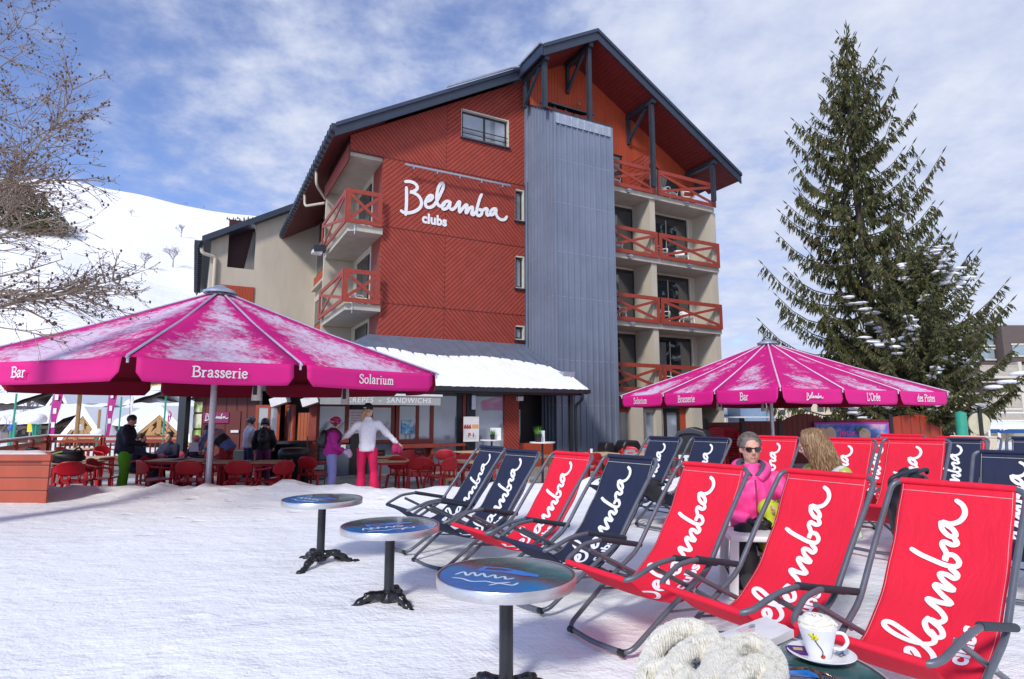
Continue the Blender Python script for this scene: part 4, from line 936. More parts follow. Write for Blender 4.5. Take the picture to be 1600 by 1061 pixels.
# ================================================================== DECK CHAIRS (local x forward, y to the sitter's left, z up; origin under the arm joint)
CR = basic('red_sling_fabric', (.72, .018, .045), .75, var=.05, scale=3, bump=.25, bscale=500, bdist=.0006, spec=.2)
CN = basic('navy_sling_fabric', (.022, .028, .060), .78, var=.10, scale=3, bump=.25, bscale=500, bdist=.0006, spec=.2)
CC = basic('cream_sling_fabric', (.62, .56, .42), .78, var=.05, scale=3, bump=.25, bscale=500, bdist=.0006)
STEEL = basic('grey_powder_coated_tube', (.115, .125, .150), .36, metal=.25, var=.14, scale=8, bump=.08, bscale=120, bdist=.001)
LETW = basic('white_print', (.80, .80, .82), .75, var=.03)
XT, ZT, ZA, XB, ZB, XS, ZS, XF, CW = -.469, .97, .413, .463, .488, .651, .417, .674, .301
def catmull2(pts, n): return smoothpath([(a, 0, b) for a, b in pts], n)
SLING = catmull2([(XT, ZT), (-.40, .84), (-.28, .63), (-.13, .43), (.03, .29), (.20, .225), (.38, .255), (.54, .345), (XS, ZS)], 8)
SL_L = [0]
for i_ in range(1, len(SLING)): SL_L.append(SL_L[-1] + (SLING[i_] - SLING[i_ - 1]).length)
SLEN = SL_L[-1]; FW_ = CW - .045
def sling(s, y, lift=0):     # s: metres from the top edge
    s = max(0, min(SLEN - 1e-5, s)); i = 0
    while SL_L[i + 1] < s: i += 1
    t = (s - SL_L[i]) / (SL_L[i + 1] - SL_L[i]); p = SLING[i].lerp(SLING[i + 1], t); d = (SLING[i + 1] - SLING[i]).normalized()
    d0 = (SLING[i] - SLING[max(i - 1, 0)]).normalized() if i else d; d = d0.lerp(d, .5 + t * .5) if i else d
    nn = Vector((-d.z, 0, d.x)).normalized(); nn = -nn if nn.z < 0 else nn
    sag = .016 * cos(pi * y / (2 * FW_)) * sin(pi * s / SLEN); w = .004 * sin(s * 21 + y * 9) * abs(y) / FW_
    return Vector((p.x, y, p.z)) + nn * (lift - sag + w)
done_ = set()
def fab_crease(m_):
    if m_.name in done_: return
    done_.add(m_.name); n = NB.__new__(NB); n.m = m_; n.nt = m_.node_tree; n.N = n.nt.nodes; n.L = n.nt.links; n.b = n.N['Principled BSDF']; n._tc = None
    n.bump(n.noise(4.5, 4, .6, stretch=(1, 2.2, .7), dist=.6), .45, .02)
def make_chair(fab, lett='full'):
    root = thing('deck_chair')
    m = MB(); m.grid(19, 64, lambda a, b: sling(b * SLEN, (a * 2 - 1) * FW_)); f = m.build('sling', [fab], root, smooth=180)
    m = MB(); m.tube([(XT, -FW_, ZT + .006), (XT, FW_, ZT + .006)], .0178, 12); m.build('top_sleeve', fab, f, smooth=60)
    m = MB(); m.tube([(XS, -FW_, ZS - .005), (XS, FW_, ZS - .005)], .0172, 12); m.build('seat_sleeve', fab, f, smooth=60)
    so = f.modifiers.new('cloth', 'SOLIDIFY'); so.thickness = .003; so.offset = 0
    m = MB()
    for sg in (-1, 1): m.grid(2, 50, lambda a, b, sg=sg: sling(b * SLEN, sg * (FW_ - .010 - .0022 * a), .0045))
    m.grid(2, 2, lambda a, b: sling(.045 + .003 * a, (b * 2 - 1) * (FW_ - .01), .0045))
    m.build('stitching', basic('pale_thread', (.55, .35, .38), .8) if fab is CR else M['frame_pale'], f)
    fab_crease(fab)
    # the word runs from the seat up to the top edge
    WL = 1.13; base_s = .085 + WL
    m = MB(); sc = WL
    def place_l(x, y, l): return sling(base_s - x, (-.150 + y * 0.0 + (SCRH * .0) + y) * -1 * 1.0 + .0, .0045 + l)
    # x along the length (up the back), y across: letter tops point to the sitter's left... (image left)
    hgt = SCRH * sc
    for k, s_ in enumerate(SCR1):
        P_ = [(x * sc, (y * sc - hgt * .45) * .92) for x, y in s_]
        m.ribbon(P_, .0255, lambda x, y, l: sling(base_s - x, -y * 1.0 , .0045 + l), base=k * .0009, inc=.000015, taper=.9)
    m.build('script_lettering', LETW, f)
    m = MB(); lettering(m, 'clubs', lambda x, y, z: sling(base_s - .40 - x, .175 - y, .005 + z), .115, offset=.004, sx=.95); m.build('block_lettering', LETW, f)
    # long frame: top bar, side tubes bending at the arm joint, front foot
    def side(sg, w=CW): return [(XT, sg * w, ZT), (-.20, sg * w, ZA + .24), (0, sg * w, ZA - .02), (.30, sg * (w - .01), .235), (XF - .03, sg * (w - .035), .02)]
    L = side(-1); R_ = side(1)[::-1]
    path = fillet([(.0, -.10, ZT + .012), (XT + 0, -CW, ZT + .012)] and ([(XT, 0, ZT + .006)] + [(XT - .0, -CW, ZT + .006)] + L[1:] + [(XF, 0, .016)] + R_[:-1] + [(XT, CW, ZT + .006), (XT, 0, ZT + .006)]), .07, 5)
    m = MB(); m.tube(path, .0150, 12); m.build('back_frame', STEEL, root, smooth=60)
    # arm frame: arm rests curving down into the front seat bar
    pa = [(-.05, -CW - .018, ZA + .01), (XB - .16, -CW - .018, ZB + .012), (XB, -CW - .018, ZB), (XS - .04, -CW + .01, ZS + .01), (XS, -CW + .04, ZS - .005), (XS, CW - .04, ZS - .005), (XS - .04, CW - .01, ZS + .01), (XB, CW + .018, ZB), (XB - .16, CW + .018, ZB + .012), (-.05, CW + .018, ZA + .01)]
    m = MB(); m.tube(fillet(pa, .045, 5), .0145, 12); m.build('arm_frame', STEEL, root, smooth=60)
    for sg in (-1, 1): m = MB(); m.tube([(-.06, sg * (CW + .018), ZA + .012), (XB - .15, sg * (CW + .018), ZB + .014)], .0185, 12); m.build('armrest', M['timber_dark'], root, smooth=60)
    # rear legs
    pl = [(XB - .02, -CW + .02, ZB - .03), (.10, -CW + .035, .285), (-.42, -CW + .05, .02), (-.46, -CW + .06, .014), (-.46, CW - .06, .014), (-.42, CW - .05, .02), (.10, CW - .035, .285), (XB - .02, CW - .02, ZB - .03)]
    m = MB(); m.tube(fillet(pl, .05, 4), .0140, 10); m.build('rear_leg_frame', STEEL, root, smooth=60)
    for sg in (-1, 1):
        m = MB(); m.tube([(.36, sg * (CW - .012), .20), (-.02, sg * (CW - .03), .16), (-.22, sg * (CW - .045), .125)], .0075, 6); m.build('stay', STEEL, root, smooth=60)
        m = MB(); m.ball((.12, sg * (CW - .01), .29), .014, n=8, m=5); m.build('pivot_bolt', M['galv'], root)
        for x_, zz in ((XF - .02, .018), (-.445, .014)): m = MB(); m.tube([(x_, sg * (CW - .10), zz), (x_ , sg * (CW - .06), zz)], .0195, 8); m.build('foot_cap', M['black'], root)
    return root
proto = {'red': make_chair(CR), 'navy': make_chair(CN), 'cream': make_chair(CC)}
used = {}
def chair(x, y, ang, colr, label, dz=0.0):
    o = proto[colr] if not used.get(colr) else copy_tree(proto[colr]); used[colr] = 1
    place(o, (x, y, snow_h(x, y) + dz), ang, label, 'sling deck chairs in rows on the snow'); o['category'] = 'deck chair'; return o
A0_ = 3.72
FR = [(-.614, 6.503, 3.723, 'navy', 'navy deck chair at the far end of the front row, nearest the brown stools'),
      (-.258, 5.957, 3.83, 'navy', 'second navy deck chair from the far end of the front row'),
      (.18, 5.38, 3.75, 'red', 'red deck chair in the front row between two navy ones'),
      (.599, 4.751, 3.754, 'navy', 'navy deck chair in the front row between two red ones, behind the near round table'),
      (1.033, 4.05, 3.725, 'red', 'red deck chair in the front row just right of the near round table'),
      (1.504, 3.466, 3.664, 'red', 'red deck chair second from the camera, behind the tote and scarf'),
      (1.945, 2.94, 3.74, 'red', 'nearest red deck chair, behind the cup of hot chocolate')]
for q in FR: chair(*q)
BR = [(1.62, 7.65, 3.75, 'navy', 'navy deck chair of the back row in front of the grey litter bin', .0),
      (2.10, 7.25, 3.75, 'navy', 'navy deck chair of the back row just left of the woman in pink', .0),
      (2.92, 7.2, 3.78, 'red', 'red deck chair of the back row between the two seated women', .0),
      (3.50, 6.65, 3.80, 'red', 'red deck chair of the back row just right of the woman with long hair', .0),
      (3.74, 5.85, 3.80, 'red', 'red deck chair of the back row with a black backpack before it', .04),
      (3.93, 4.80, 3.88, 'navy', 'navy deck chair behind the nearest red one, at the right edge', .0)]
for q in BR: chair(*q)
TR = [(4.45, 7.6, 3.85, 'red', 'red deck chair of the last row half hidden behind two other red ones', -.04),
      (5.05, 8.1, 3.8, 'red', 'red deck chair of the last row showing only its top edge before the fence', .0),
      (5.10, 7.1, 3.85, 'navy', 'navy deck chair of the last row beside the black backpack chair', -.02),
      (5.50, 7.6, 3.80, 'red', 'red deck chair seen as a thin strip beside the cream one', -.02),
      (5.78, 7.75, 3.80, 'cream', 'cream deck chair among the far navy and red ones', -.02),
      (5.55, 6.35, 3.95, 'navy', 'navy deck chair at the far right edge under the green post', .02)]
for q in TR: chair(*q)
# ================================================================== ROUND BISTRO TABLES
def print_mat():
    n = NB('printed_table_top'); x = n.xyz(); v = n.tc()
    nz = n.noise(4, 5, .6, vec=v, dist=.8); a = n.math('ADD', n.math('ADD', n.math('MULTIPLY', x[0], .9), n.math('MULTIPLY', x[1], 1.1)), n.math('MULTIPLY', n.math('SUBTRACT', nz, .5), .35))
    c = n.ramp(n.maprange(a, -.40, .42), [(0, (.04, .34, .80)), (.30, (.03, .38, .80)), (.44, (.12, .30, .55)), (.52, (.26, .16, .20)), (.60, (.14, .12, .13)), (.70, (.08, .22, .22)), (.84, (.14, .32, .31)), (1, (.55, .60, .62))])
    sc = n.noise(9, 4, .7, vec=v, stretch=(1, 7, 1)); c = n.mix(n.maprange(sc, .52, .75, 0, .5), c, (.45, .52, .58)); n.col(c)
    n.set(rough=.12, spec=.6); n.b.inputs['Coat Weight'].default_value = .5; return n.m
PRT = print_mat(); ALU = basic('brushed_aluminium_rim', (.62, .60, .60), .32, metal=.9, var=.10, scale=30, stretch=(1, 1, 8))
CAST = basic('glossy_black_cast_iron', (.010, .011, .013), .22, var=.3, scale=20, bump=.5, bscale=38, bdist=.006)
SNOWB = basic('loose_snow', (.80, .82, .88), .8, bump=.5, bscale=30, bdist=.01)
def make_table(R_=.36, Hh=.60):
    t = thing('bistro_table')
    m = MB(); m.lathe([(0, Hh - .001), (R_ - .006, Hh - .001)], 72); m.build('printed_top', PRT, t)
    m = MB(); m.lathe([(R_ - .02, Hh - .045), (R_ - .001, Hh - .045), (R_, Hh - .035), (R_, Hh - .002), (R_ - .003, Hh + .003), (R_ - .009, Hh + .002), (R_ - .010, Hh - .003)], 72, cap=False); m.lathe([(0, Hh - .03), (R_ - .02, Hh - .03)], 48); m.build('metal_rim', ALU, t, smooth=35)
    m = MB(); m.lathe([(R_ - .0095, Hh + .001), (R_ - .016, Hh + .0008)], 72, cap=False); m.build('dark_edge', basic('table_edge_seal', (.08, .03, .03), .5), t)
    # white brush lettering of the printed advert, blue van-like shape kept as plain colour blocks
    m = MB()
    for k, st in enumerate(([(-.26, -.02), (-.22, .03), (-.20, -.04), (-.17, .02), (-.15, -.05), (-.12, .0), (-.10, -.07), (-.06, -.03), (-.05, -.09), (-.01, -.06), (.0, -.11), (.04, -.09)], [(-.27, -.08), (-.22, -.10), (-.17, -.15), (-.10, -.15), (-.05, -.18), (.02, -.17)], [(-.08, -.22), (-.03, -.19), (.03, -.22), (.06, -.18)])):
        m.ribbon([(p.x, p.y) for p in smoothpath([(a, b, 0) for a, b in st], 5)], .014, lambda x, y, l: (x, y, Hh + .0004 + l), base=k * .0003, taper=.5)
    m.build('printed_script', basic('pale_blue_print', (.55, .68, .80), .3), t)
    m = MB(); m.poly(*[(x, y, Hh + .0002) for x, y in ((-.16, .06), (-.02, .02), (.08, -.04), (.16, -.07), (.17, -.03), (.08, .05), (.0, .11), (-.12, .15))]); m.build('printed_shape', basic('bright_blue_print', (.02, .20, .62), .2), t)
    m = MB(); m.poly(*[(x, y, Hh + .0003) for x, y in ((-.12, .08), (-.01, .05), (.04, .06), (-.02, .10), (-.10, .125))]); m.build('printed_shape', basic('dark_print', (.05, .06, .08), .2), t)
    m = MB(); m.lathe([(.036, .10), (.036, Hh - .045), (.10, Hh - .044), (.10, Hh - .04)], 20); m.build('column', M['black_metal'], t, smooth=40)
    m = MB(); m.lathe([(.036, .115), (.044, .125), (.042, .14), (.034, .145)], 20); m.lathe([(0, .045), (.055, .05), (.062, .075), (.048, .10), (.036, .118)], 20); m.build('hub', CAST, t, smooth=50)
    for k in range(3):
        a = 2 * pi * k / 3 + .5; d = Vector((cos(a), sin(a), 0)); pts = [d * .03 + Vector((0, 0, .085)), d * .09 + Vector((0, 0, .098)), d * .15 + Vector((0, 0, .072)), d * .20 + Vector((0, 0, .035)), d * .235 + Vector((0, 0, .018)), d * .262 + Vector((0, 0, .018))]
        pp = smoothpath(pts, 5); n_ = len(pp); rr = [.030 - .012 * (i / n_) + .004 * sin(i * 1.2) for i in range(n_)]
        m = MB(); m.tube(pp, rr, 10); m.ball(d * .262 + Vector((0, 0, .017)), .030, .030, .022, 10, 6); s_ = Vector((-d.y, d.x, 0))
        for q in (-1, 1): m.ball(d * .255 + s_ * q * .022 + Vector((0, 0, .013)), .015, n=8, m=5)
        m.ball(d * .13 + Vector((0, 0, .105)), .018, .018, .014, 8, 5); m.tube([d * .10 + Vector((0, 0, .06)), d * .17 + Vector((0, 0, .03))], [.014, .008], 6)
        m.v = [(p[0] * 1.22, p[1] * 1.22, p[2] * 1.15) for p in m.v]; m.build('leg', CAST, t, smooth=60)
    return t
tp = make_table()
def tbl(px, py_top, wpx, label, first=False, rz=0):
    zc = .72 * F_PX / wpx; r = ray(px, py_top); P = CAM + r * zc      # ray() has unit depth along the view axis
    o = tp if first else copy_tree(tp); o.scale = (1, 1, 1); gz = snow_h(P.x, P.y)
    place(o, (P.x, P.y, P.z - .60), rz, label, 'round bistro tables on the snow'); o['category'] = 'table'; return P
P3 = tbl(791, 896, 218, 'nearest free-standing round table with blue printed top and metal rim', True)
tp.scale = (1, 1, 1.10); tp.location.z -= .06
P2 = tbl(610, 820, 152, 'middle one of the three free-standing round tables', rz=.9)
P1 = tbl(504, 779, 122, 'farthest small round table, standing alone on the left of the deck chairs', rz=-.2)
# ================================================================== TERRACE FURNITURE
REDP = basic('red_moulded_plastic', (.50, .008, .018), .38, var=.08, scale=6)
WOOD = basic('pale_wood_top', (.55, .38, .20), .55, var=.14, scale=5, stretch=(6, 1, 1)); WOODL = basic('light_pine', (.62, .46, .26), .55, var=.12, scale=5, stretch=(1, 1, 6))
def armchair(mat, name='terrace_chair'):
    t = thing(name); w = .27
    m = MB(); m.grid(9, 7, lambda a, b: ((a * 2 - 1) * w * (.9 + .1 * b), -.22 + .44 * b, .42 + .03 * b - .02 * sin(pi * a) * sin(pi * b))); s_ = m.build('seat', mat, t, smooth=180); q = s_.modifiers.new('t', 'SOLIDIFY'); q.thickness = .025
    m = MB()
    def bk(a, z): an = (a * 2 - 1) * 1.15; return (w * 1.02 * sin(an) , -.22 - .10 * cos(an) * (.5 + z * .6) + .02, .42 + z * .40)
    m.grid(17, 9, lambda a, b: Vector(bk(a, (.30 + .20 * cos(pi * (a - .5)) ** 2 * 0 + .22 * abs(a * 2 - 1) ** 3) * (1 - b) + (1 - .30 * abs(a * 2 - 1) ** 2.5) * b)))
    for a0 in (.20, .47, .74): m.grid(2, 3, lambda a, b, a0=a0: Vector(bk(a0 + a * .06, b * .34)))
    o = m.build('backrest', mat, t, smooth=180); q = o.modifiers.new('t', 'SOLIDIFY'); q.thickness = .014
    for sg in (-1, 1):
        m = MB(); m.tube(smoothpath([(sg * w * .98, -.22, .70), (sg * (w + .03), -.05, .665), (sg * (w + .03), .14, .645), (sg * (w + .005), .225, .60), (sg * w * .97, .225, .42)], 4), .022, 6); m.build('armrest', mat, t, smooth=60)
        for sy in (-1, 1): m = MB(); m.tube([(sg * w * .88, sy * .2, .42), (sg * (w + .02), sy * .25, 0)], [.032, .02], 6); m.build('leg', mat, t, smooth=60)
    return t
def ttable(mat, legm, w=.72, d=.72, h=.73):
    t = thing('terrace_table')
    m = MB(); m.box(-w / 2, w / 2, -d / 2, d / 2, h - .03, h)
    o = m.build('tabletop', mat, t); b = o.modifiers.new('b', 'BEVEL'); b.width = .006; b.segments = 2
    m = MB(); m.box(-w / 2 + .05, w / 2 - .05, -d / 2 + .05, d / 2 - .05, h - .08, h - .031); m.build('apron', legm, t)
    for sx in (-1, 1):
        for sy in (-1, 1): m = MB(); m.beam((sx * (w / 2 - .07), sy * (d / 2 - .07), h - .08), (sx * (w / 2 - .05), sy * (d / 2 - .05), 0), .045, .045); m.build('leg', legm, t)
    return t
ac = armchair(REDP); tt = ttable(WOOD, REDP); first = {'c': 1, 't': 1}
def at_px(px, Y): return Vector(((px - 800) / F_PX * (Y * cos(PITCH) + (TERR_Z - CAM_H) * sin(PITCH)), Y, TERR_Z))
def tc_(px, Y, deg, label):
    o = ac if first.pop('c', 0) else copy_tree(ac); P = at_px(px, Y); place(o, P, radians(deg), label, 'red plastic terrace armchairs'); o['category'] = 'chair'; return o
def tt_(px, Y, deg, label, g='terrace tables with wooden tops'):
    o = tt if first.pop('t', 0) else copy_tree(tt); P = at_px(px, Y); place(o, P, radians(deg), label, g); o['category'] = 'table'; return o
# deg: chair facing (0 = away from the camera, its back to us)
tc_(112, 11.7, 20, 'red plastic chair beside the wooden planter, back to the camera')
tt_(118, 12.6, 10, 'pale table with the black bag on it, behind the planter')
tc_(160, 12.3, -80, 'red plastic chair left of the man in green trousers')
tt_(140, 14.0, 5, 'wooden terrace table behind the pale one with the bag')
tc_(95, 14.8, 190, 'red plastic chair facing the camera beyond the bag table')
tt_(60, 16.2, 0, 'wooden table near the left balustrade')
tc_(35, 16.8, 90, 'red plastic chair at the left balustrade corner')
tc_(105, 16.9, -90, 'red plastic chair beside the table near the left balustrade')
tt_(125, 17.8, 10, 'far wooden table in front of the rear balustrade')
tc_(165, 17.6, -110, 'red plastic chair right of the far wooden table')
tc_(238, 12.0, -35, 'red plastic chair right of the man in green trousers, side on')
tc_(215, 13.6, 75, 'red plastic chair under the seated person hidden by the standing man')
tt_(262, 13.2, 4, 'long terrace table in front of the two seated women, first half')
tt_(298, 13.2, 4, 'long terrace table in front of the two seated women, second half')
tc_(300, 11.9, 5, 'red plastic chair just left of the big parasol pole, back to the camera')
tc_(262, 14.5, 180, 'red plastic chair holding the woman with magenta mittens')
tc_(306, 14.5, 175, 'red plastic chair holding the woman in the pink hat')
tt_(352, 12.7, 2, 'wooden table right of the big parasol pole')
tc_(376, 11.9, 8, 'red plastic chair right of the parasol pole, back to the camera')
tc_(428, 11.8, 60, 'red plastic chair turned sideways in front of the black bin')
tt_(418, 12.7, 0, 'wooden table beside the black bin')
tc_(335, 13.9, 170, 'red plastic chair behind the parasol pole under the bending person')
tc_(490, 13.2, -20, 'red plastic chair between the child and the woman in white')
tt_(600, 14.4, 18, 'wooden table behind the woman in white, below the hatch')
tc_(628, 13.2, -15, 'red plastic chair just right of the woman in white')
tt_(612, 13.0, 20, 'small corner table beside the woman in white')
tc_(655, 13.0, 10, 'red plastic chair with its back to the camera below the serving counter')
tc_(688, 12.7, 55, 'red plastic chair turned sideways, beside the pine bench')
tc_(640, 15.0, 190, 'red plastic chair facing the camera below the serving counter')
tc_(690, 15.4, 170, 'red plastic chair facing the camera beside the dark post')
tc_(716, 14.2, 40, 'red plastic chair behind the pine bench')
tt_(735, 16.2, 25, 'wooden table in front of the glass front')
tc_(770, 16.0, 60, 'red plastic chair in front of the red cladding pier')
tc_(800, 15.3, 20, 'red plastic chair at the foot of the cladding pier')
tc_(918, 14.3, 35, 'red plastic chair at the foot of the corrugated tower, back to the camera')
tt_(940, 15.6, 20, 'wooden table with a small white cup at the foot of the tower')
tc_(905, 15.8, 80, 'red plastic chair left of the table with the white cup')
tc_(955, 13.6, 10, 'red plastic chair in front of the table with glass holders')
tt_(965, 14.6, 20, 'wooden table with a glass menu holder')
tc_(1000, 13.5, -15, 'red plastic chair left of the navy back-row deck chair')
tt_(1010, 15.4, 15, 'wooden table with two glass menu holders')
tc_(985, 16.8, 170, 'red plastic chair facing the camera below the ground-floor pier')
tc_(1030, 17.0, 200, 'red plastic chair facing the camera in front of the glazed door')
tc_(1040, 14.6, -60, 'red plastic chair beside the grey litter bin')
tc_(1012, 18.2, 150, 'red plastic chair farthest back, by the glazed door')
# stacked chairs
stk = [(1122, 18.3), (1144, 18.6)]
for i, (px, Y) in enumerate(stk):
    P = at_px(px, Y)
    for k in range(8):
        o = copy_tree(ac); place(o, P + Vector((.0, .02 * k, .075 * k)), radians(150 + 6 * i), 'red plastic chair in the %s stack beside the litter bin' % ('left' if i == 0 else 'right'), 'red chairs in the %s stack' % ('left' if i == 0 else 'right')); o['category'] = 'chair'
# pine high bench and stools
def pine_table(px, Y, deg, w, h, label):
    t = thing('pine_bench', at_px(px, Y), radians(deg), label, 'bench', 'pine benches by the bar')
    m = MB(); m.box(-w / 2, w / 2, -.22, .22, h - .04, h); m.build('seat', WOODL, t)
    for sx in (-1, 1):
        for sy in (-1, 1): m = MB(); m.box(sx * (w / 2 - .06) - .03, sx * (w / 2 - .06) + .03, sy * .17 - .03, sy * .17 + .03, 0, h - .041); m.build('leg', WOODL, t)
        m = MB(); m.box(sx * (w / 2 - .06) - .02, sx * (w / 2 - .06) + .02, -.139, .139, .28, .34); m.build('rung', WOODL, t)
pine_table(728, 13.0, -28, .95, .72, 'pine bench left of the far navy deck chair')
pine_table(842, 14.6, 25, .9, .72, 'pine bench behind the front row, at the pier')
# small high round tables with plants
def standtable(px, Y, lab):
    P = at_px(px, Y); t = thing('stand_up_table', P, 0, lab, 'table', 'tall round tables by the glass front')
    m = MB(); m.lathe([(0, 1.04), (.30, 1.04), (.30, 1.065), (0, 1.065)], 28); m.build('tabletop', M['white_plastic'], t, smooth=40)
    m = MB(); m.lathe([(.22, 0), (.22, .02), (.03, .05), (.025, 1.04)], 16); m.build('column', M['black_metal'], t, smooth=40); return P
GREEN = basic('fresh_grass_green', (.10, .30, .03), .6, var=.3, scale=20)
def pot(P, lab, sc=1.0):
    t = thing('potted_grass', P, 0, lab, 'plant', 'potted plants on the tall tables')
    m = MB(); m.lathe([(.045 * sc, 0), (.06 * sc, .12 * sc), (.052 * sc, .12 * sc), (.04 * sc, .10 * sc)], 16); m.build('pot', M['black'], t, smooth=40)
    m = MB(); r = random.Random(int(P.x * 100))
    for k in range(110):
        a = r.random() * 6.28; q = r.random() ** .5 * .04 * sc; b = Vector((cos(a) * q, sin(a) * q, .10 * sc)); e = b + Vector((cos(a) * r.uniform(.02, .08), sin(a) * r.uniform(.02, .08), r.uniform(.08, .17))) * sc; s_ = Vector((-sin(a), cos(a), 0)) * .004
        m.poly(b - s_, b + s_, e)
    m.build('leaves', GREEN, t)
P = standtable(768, 15.6, 'tall white-topped round table left of the cladding pier'); pot(P + Vector((.02, 0, 1.065)), 'small pot of grass on the tall table left of the pier', 1.1)
o = thing('card_stand', P + Vector((.10, .10, 1.065)), .1, 'white card standing behind the small pot of grass', 'card'); m = MB(); m.box(-.14, .14, -.01, .01, 0, .30); m.build('card', M['white_paint'], o)
P = standtable(848, 14.2, 'tall white-topped round table before the dark doorway'); pot(P + Vector((-.10, 0, 1.065)), 'leafy green pot on the tall table before the doorway', 1.5)
o = thing('card_stand', P + Vector((-.02, .10, 1.065)), .1, 'white card standing behind the leafy green pot', 'card'); m = MB(); m.box(-.07, .08, -.01, .01, 0, .26); m.build('card', M['white_paint'], o)
# menu holders, cup
def holder(px, Y, deg, lab, dark=True):
    P = at_px(px, Y) + Vector((0, 0, .731)); t = thing('menu_holder', P, radians(deg), lab, 'menu holder', 'menu holders on the terrace tables')
    m = MB(); m.box(-.12, .12, -.05, .05, 0, .14); m.build('box', M['black'] if dark else M['glass_painted_sky'], t); m = MB(); m.box(-.07, .07, -.053, -.0505, .05, .08); m.build('print', REDP, t)
holder(592, 14.4, 10, 'black menu holder behind the woman in white'); holder(655, 14.9, -10, 'black menu holder below the serving counter'); holder(985, 14.5, 5, 'smoked menu holder on the table nearest the navy deck chair', False); holder(1012, 15.3, -5, 'smoked menu holder left of the pale ground-floor pier', False); holder(1028, 15.5, 8, 'smoked menu holder right of its twin, by the litter bin', False)
o = thing('paper_cup', at_px(925, 15.6) + Vector((0, 0, .731)), 0, 'small white cup on the table at the foot of the tower', 'cup'); m = MB(); m.lathe([(.03, 0), (.04, .10), (.036, .10), (.028, .01)], 14); m.build('cup', M['white_plastic'], o, smooth=40)
# bins and grills
def litter():
    P = at_px(1086, 16.2); t = thing('litter_bin', P, radians(-28), 'grey plastic recycling bin with hooded openings and a poster, behind the navy deck chairs', 'litter bin'); G = basic('dark_grey_bin_plastic', (.035, .037, .045), .5, var=.1)
    prof = [(-.42, 0), (-.42, 1.12), (-.34, 1.28), (.0, 1.38), (.34, 1.28), (.42, 1.12), (.42, 0)]
    m = MB(); m.prism([(x, -.35, z) for x, z in prof], (0, .7, 0)); o = m.build('bin_body', G, t); b = o.modifiers.new('b', 'BEVEL'); b.width = .03; b.segments = 3; b.limit_method = 'ANGLE'
    m = MB(); m.prism([(-.30, -.352, .72), (.30, -.352, .72), (.30, -.352, 1.05), (.22, -.352, 1.16), (-.22, -.352, 1.16), (-.30, -.352, 1.05)][::-1], (0, -.006, 0)); m.build('opening', M['black'], t)
    m = MB(); m.tube(smoothpath([(-.34, -.37, .70), (-.34, -.39, 1.05), (-.22, -.40, 1.21), (.22, -.40, 1.21), (.34, -.39, 1.05), (.34, -.37, .70)], 5), .025, 6); m.build('opening_rim', G, t, smooth=60)
    m = MB(); m.box(-.33, .1, -.365, -.36, .35, .65); o = m.build('notice', M['white_paint'], t); m = MB(); m.box(-.24, -.18, -.370, -.366, .42, .58); m.box(-.10, -.04, -.370, -.366, .42, .58); m.build('print', M['black'], o)
    m = MB(); m.box(-.428, -.422, -.30, .30, .80, 1.12); o = m.build('poster', M['white_paint'], t)
    for (y, z, c) in ((-.18, 1.0, (.6, .1, .08)), (.05, 1.0, (.6, .25, .1)), (-.18, .87, (.1, .4, .1)), (.05, .87, (.7, .45, .05))): m = MB(); m.box(-.432, -.429, y, y + .07, z - .04, z + .05); m.build('print', basic('poster_ink', c, .6), o)
litter()
def black_bin(px, Y, r, h, lab, nm='waste_bin'):
    t = thing(nm, at_px(px, Y), 0, lab, 'bin'); m = MB(); pr = [(r * .9, 0), (r * .93, .03), (r, h * .8), (r * 1.04, h * .82), (r * 1.04, h * .90), (r * .9, h * .97), (0, h)]; m.lathe(pr, 28); m.build('barrel', M['black'], t, smooth=35)
    for k in range(14): 
        a = 2 * pi * k / 14; m = MB(); m.beam((cos(a) * r * .955, sin(a) * r * .955, .05), (cos(a) * r * 1.01, sin(a) * r * 1.01, h * .78), .03, .015, up=(cos(a), sin(a), 0)); m.build('rib', M['black_metal'], t)
black_bin(457, 13.6, .33, .98, 'tall ribbed black bin left of the child in magenta')
o = thing('black_box', at_px(385 - 15, 16.0), .1, 'low grey-black plastic bin behind the striped pullover', 'bin'); m = MB(); m.prism([(-.25, -.2, 0), (.25, -.2, 0), (.32, -.2, .80), (-.20, -.2, .80)], (0, .4, 0)); q = m.build('box', M['timber_dark'], o); b = q.modifiers.new('b', 'BEVEL'); b.width = .03; b.segments = 2
for px, Y, w, h, lab in ((948, 17.6, .34, .92, 'black speaker box against the foot of the tower'), (982, 17.4, .60, .98, 'round-backed black covered machine by the orange glazed door')):
    t = thing('covered_machine', at_px(px, Y), radians(20), lab, 'machine'); m = MB(); m.prism([(-w / 2, -.25, 0), (w / 2, -.25, 0), (w / 2, -.25, h * .85), (w / 2 * .7, -.25, h), (-w / 2 * .7, -.25, h), (-w / 2, -.25, h * .85)], (0, .5, 0)); q = m.build('case', M['black'], t); b = q.modifiers.new('b', 'BEVEL'); b.width = .05; b.segments = 3
    m = MB(); m.lathe([(.12, 0), (.14, .02), (.10, .03)], 20, (0, 0, 0)); m.v = [(p[0], -.26 - p[2], h * .55 + p[1]) for p in m.v]; m.build('dial', M['black_metal'], t)
# magazine rack beside the child
t = thing('newspaper_rack', at_px(492, 14.2), .2, 'dark wire newspaper rack beside the tall black bin', 'rack')
for k in range(5): m = MB(); m.beam((-.22, 0, .2 + k * .22), (.22, .10, .2 + k * .22), .02, .03); m.build('shelf', M['black_metal'], t)
for sx in (-.22, .22): m = MB(); m.tube([(sx, -.1, 0), (sx, .1, 1.2)], .014, 6); m.build('post', basic('rusty_metal', (.16, .09, .05), .6), t)
m = MB(); m.box(-.18, .18, -.06, .05, .43, .52); m.build('newspapers', M['white_paint'], t)
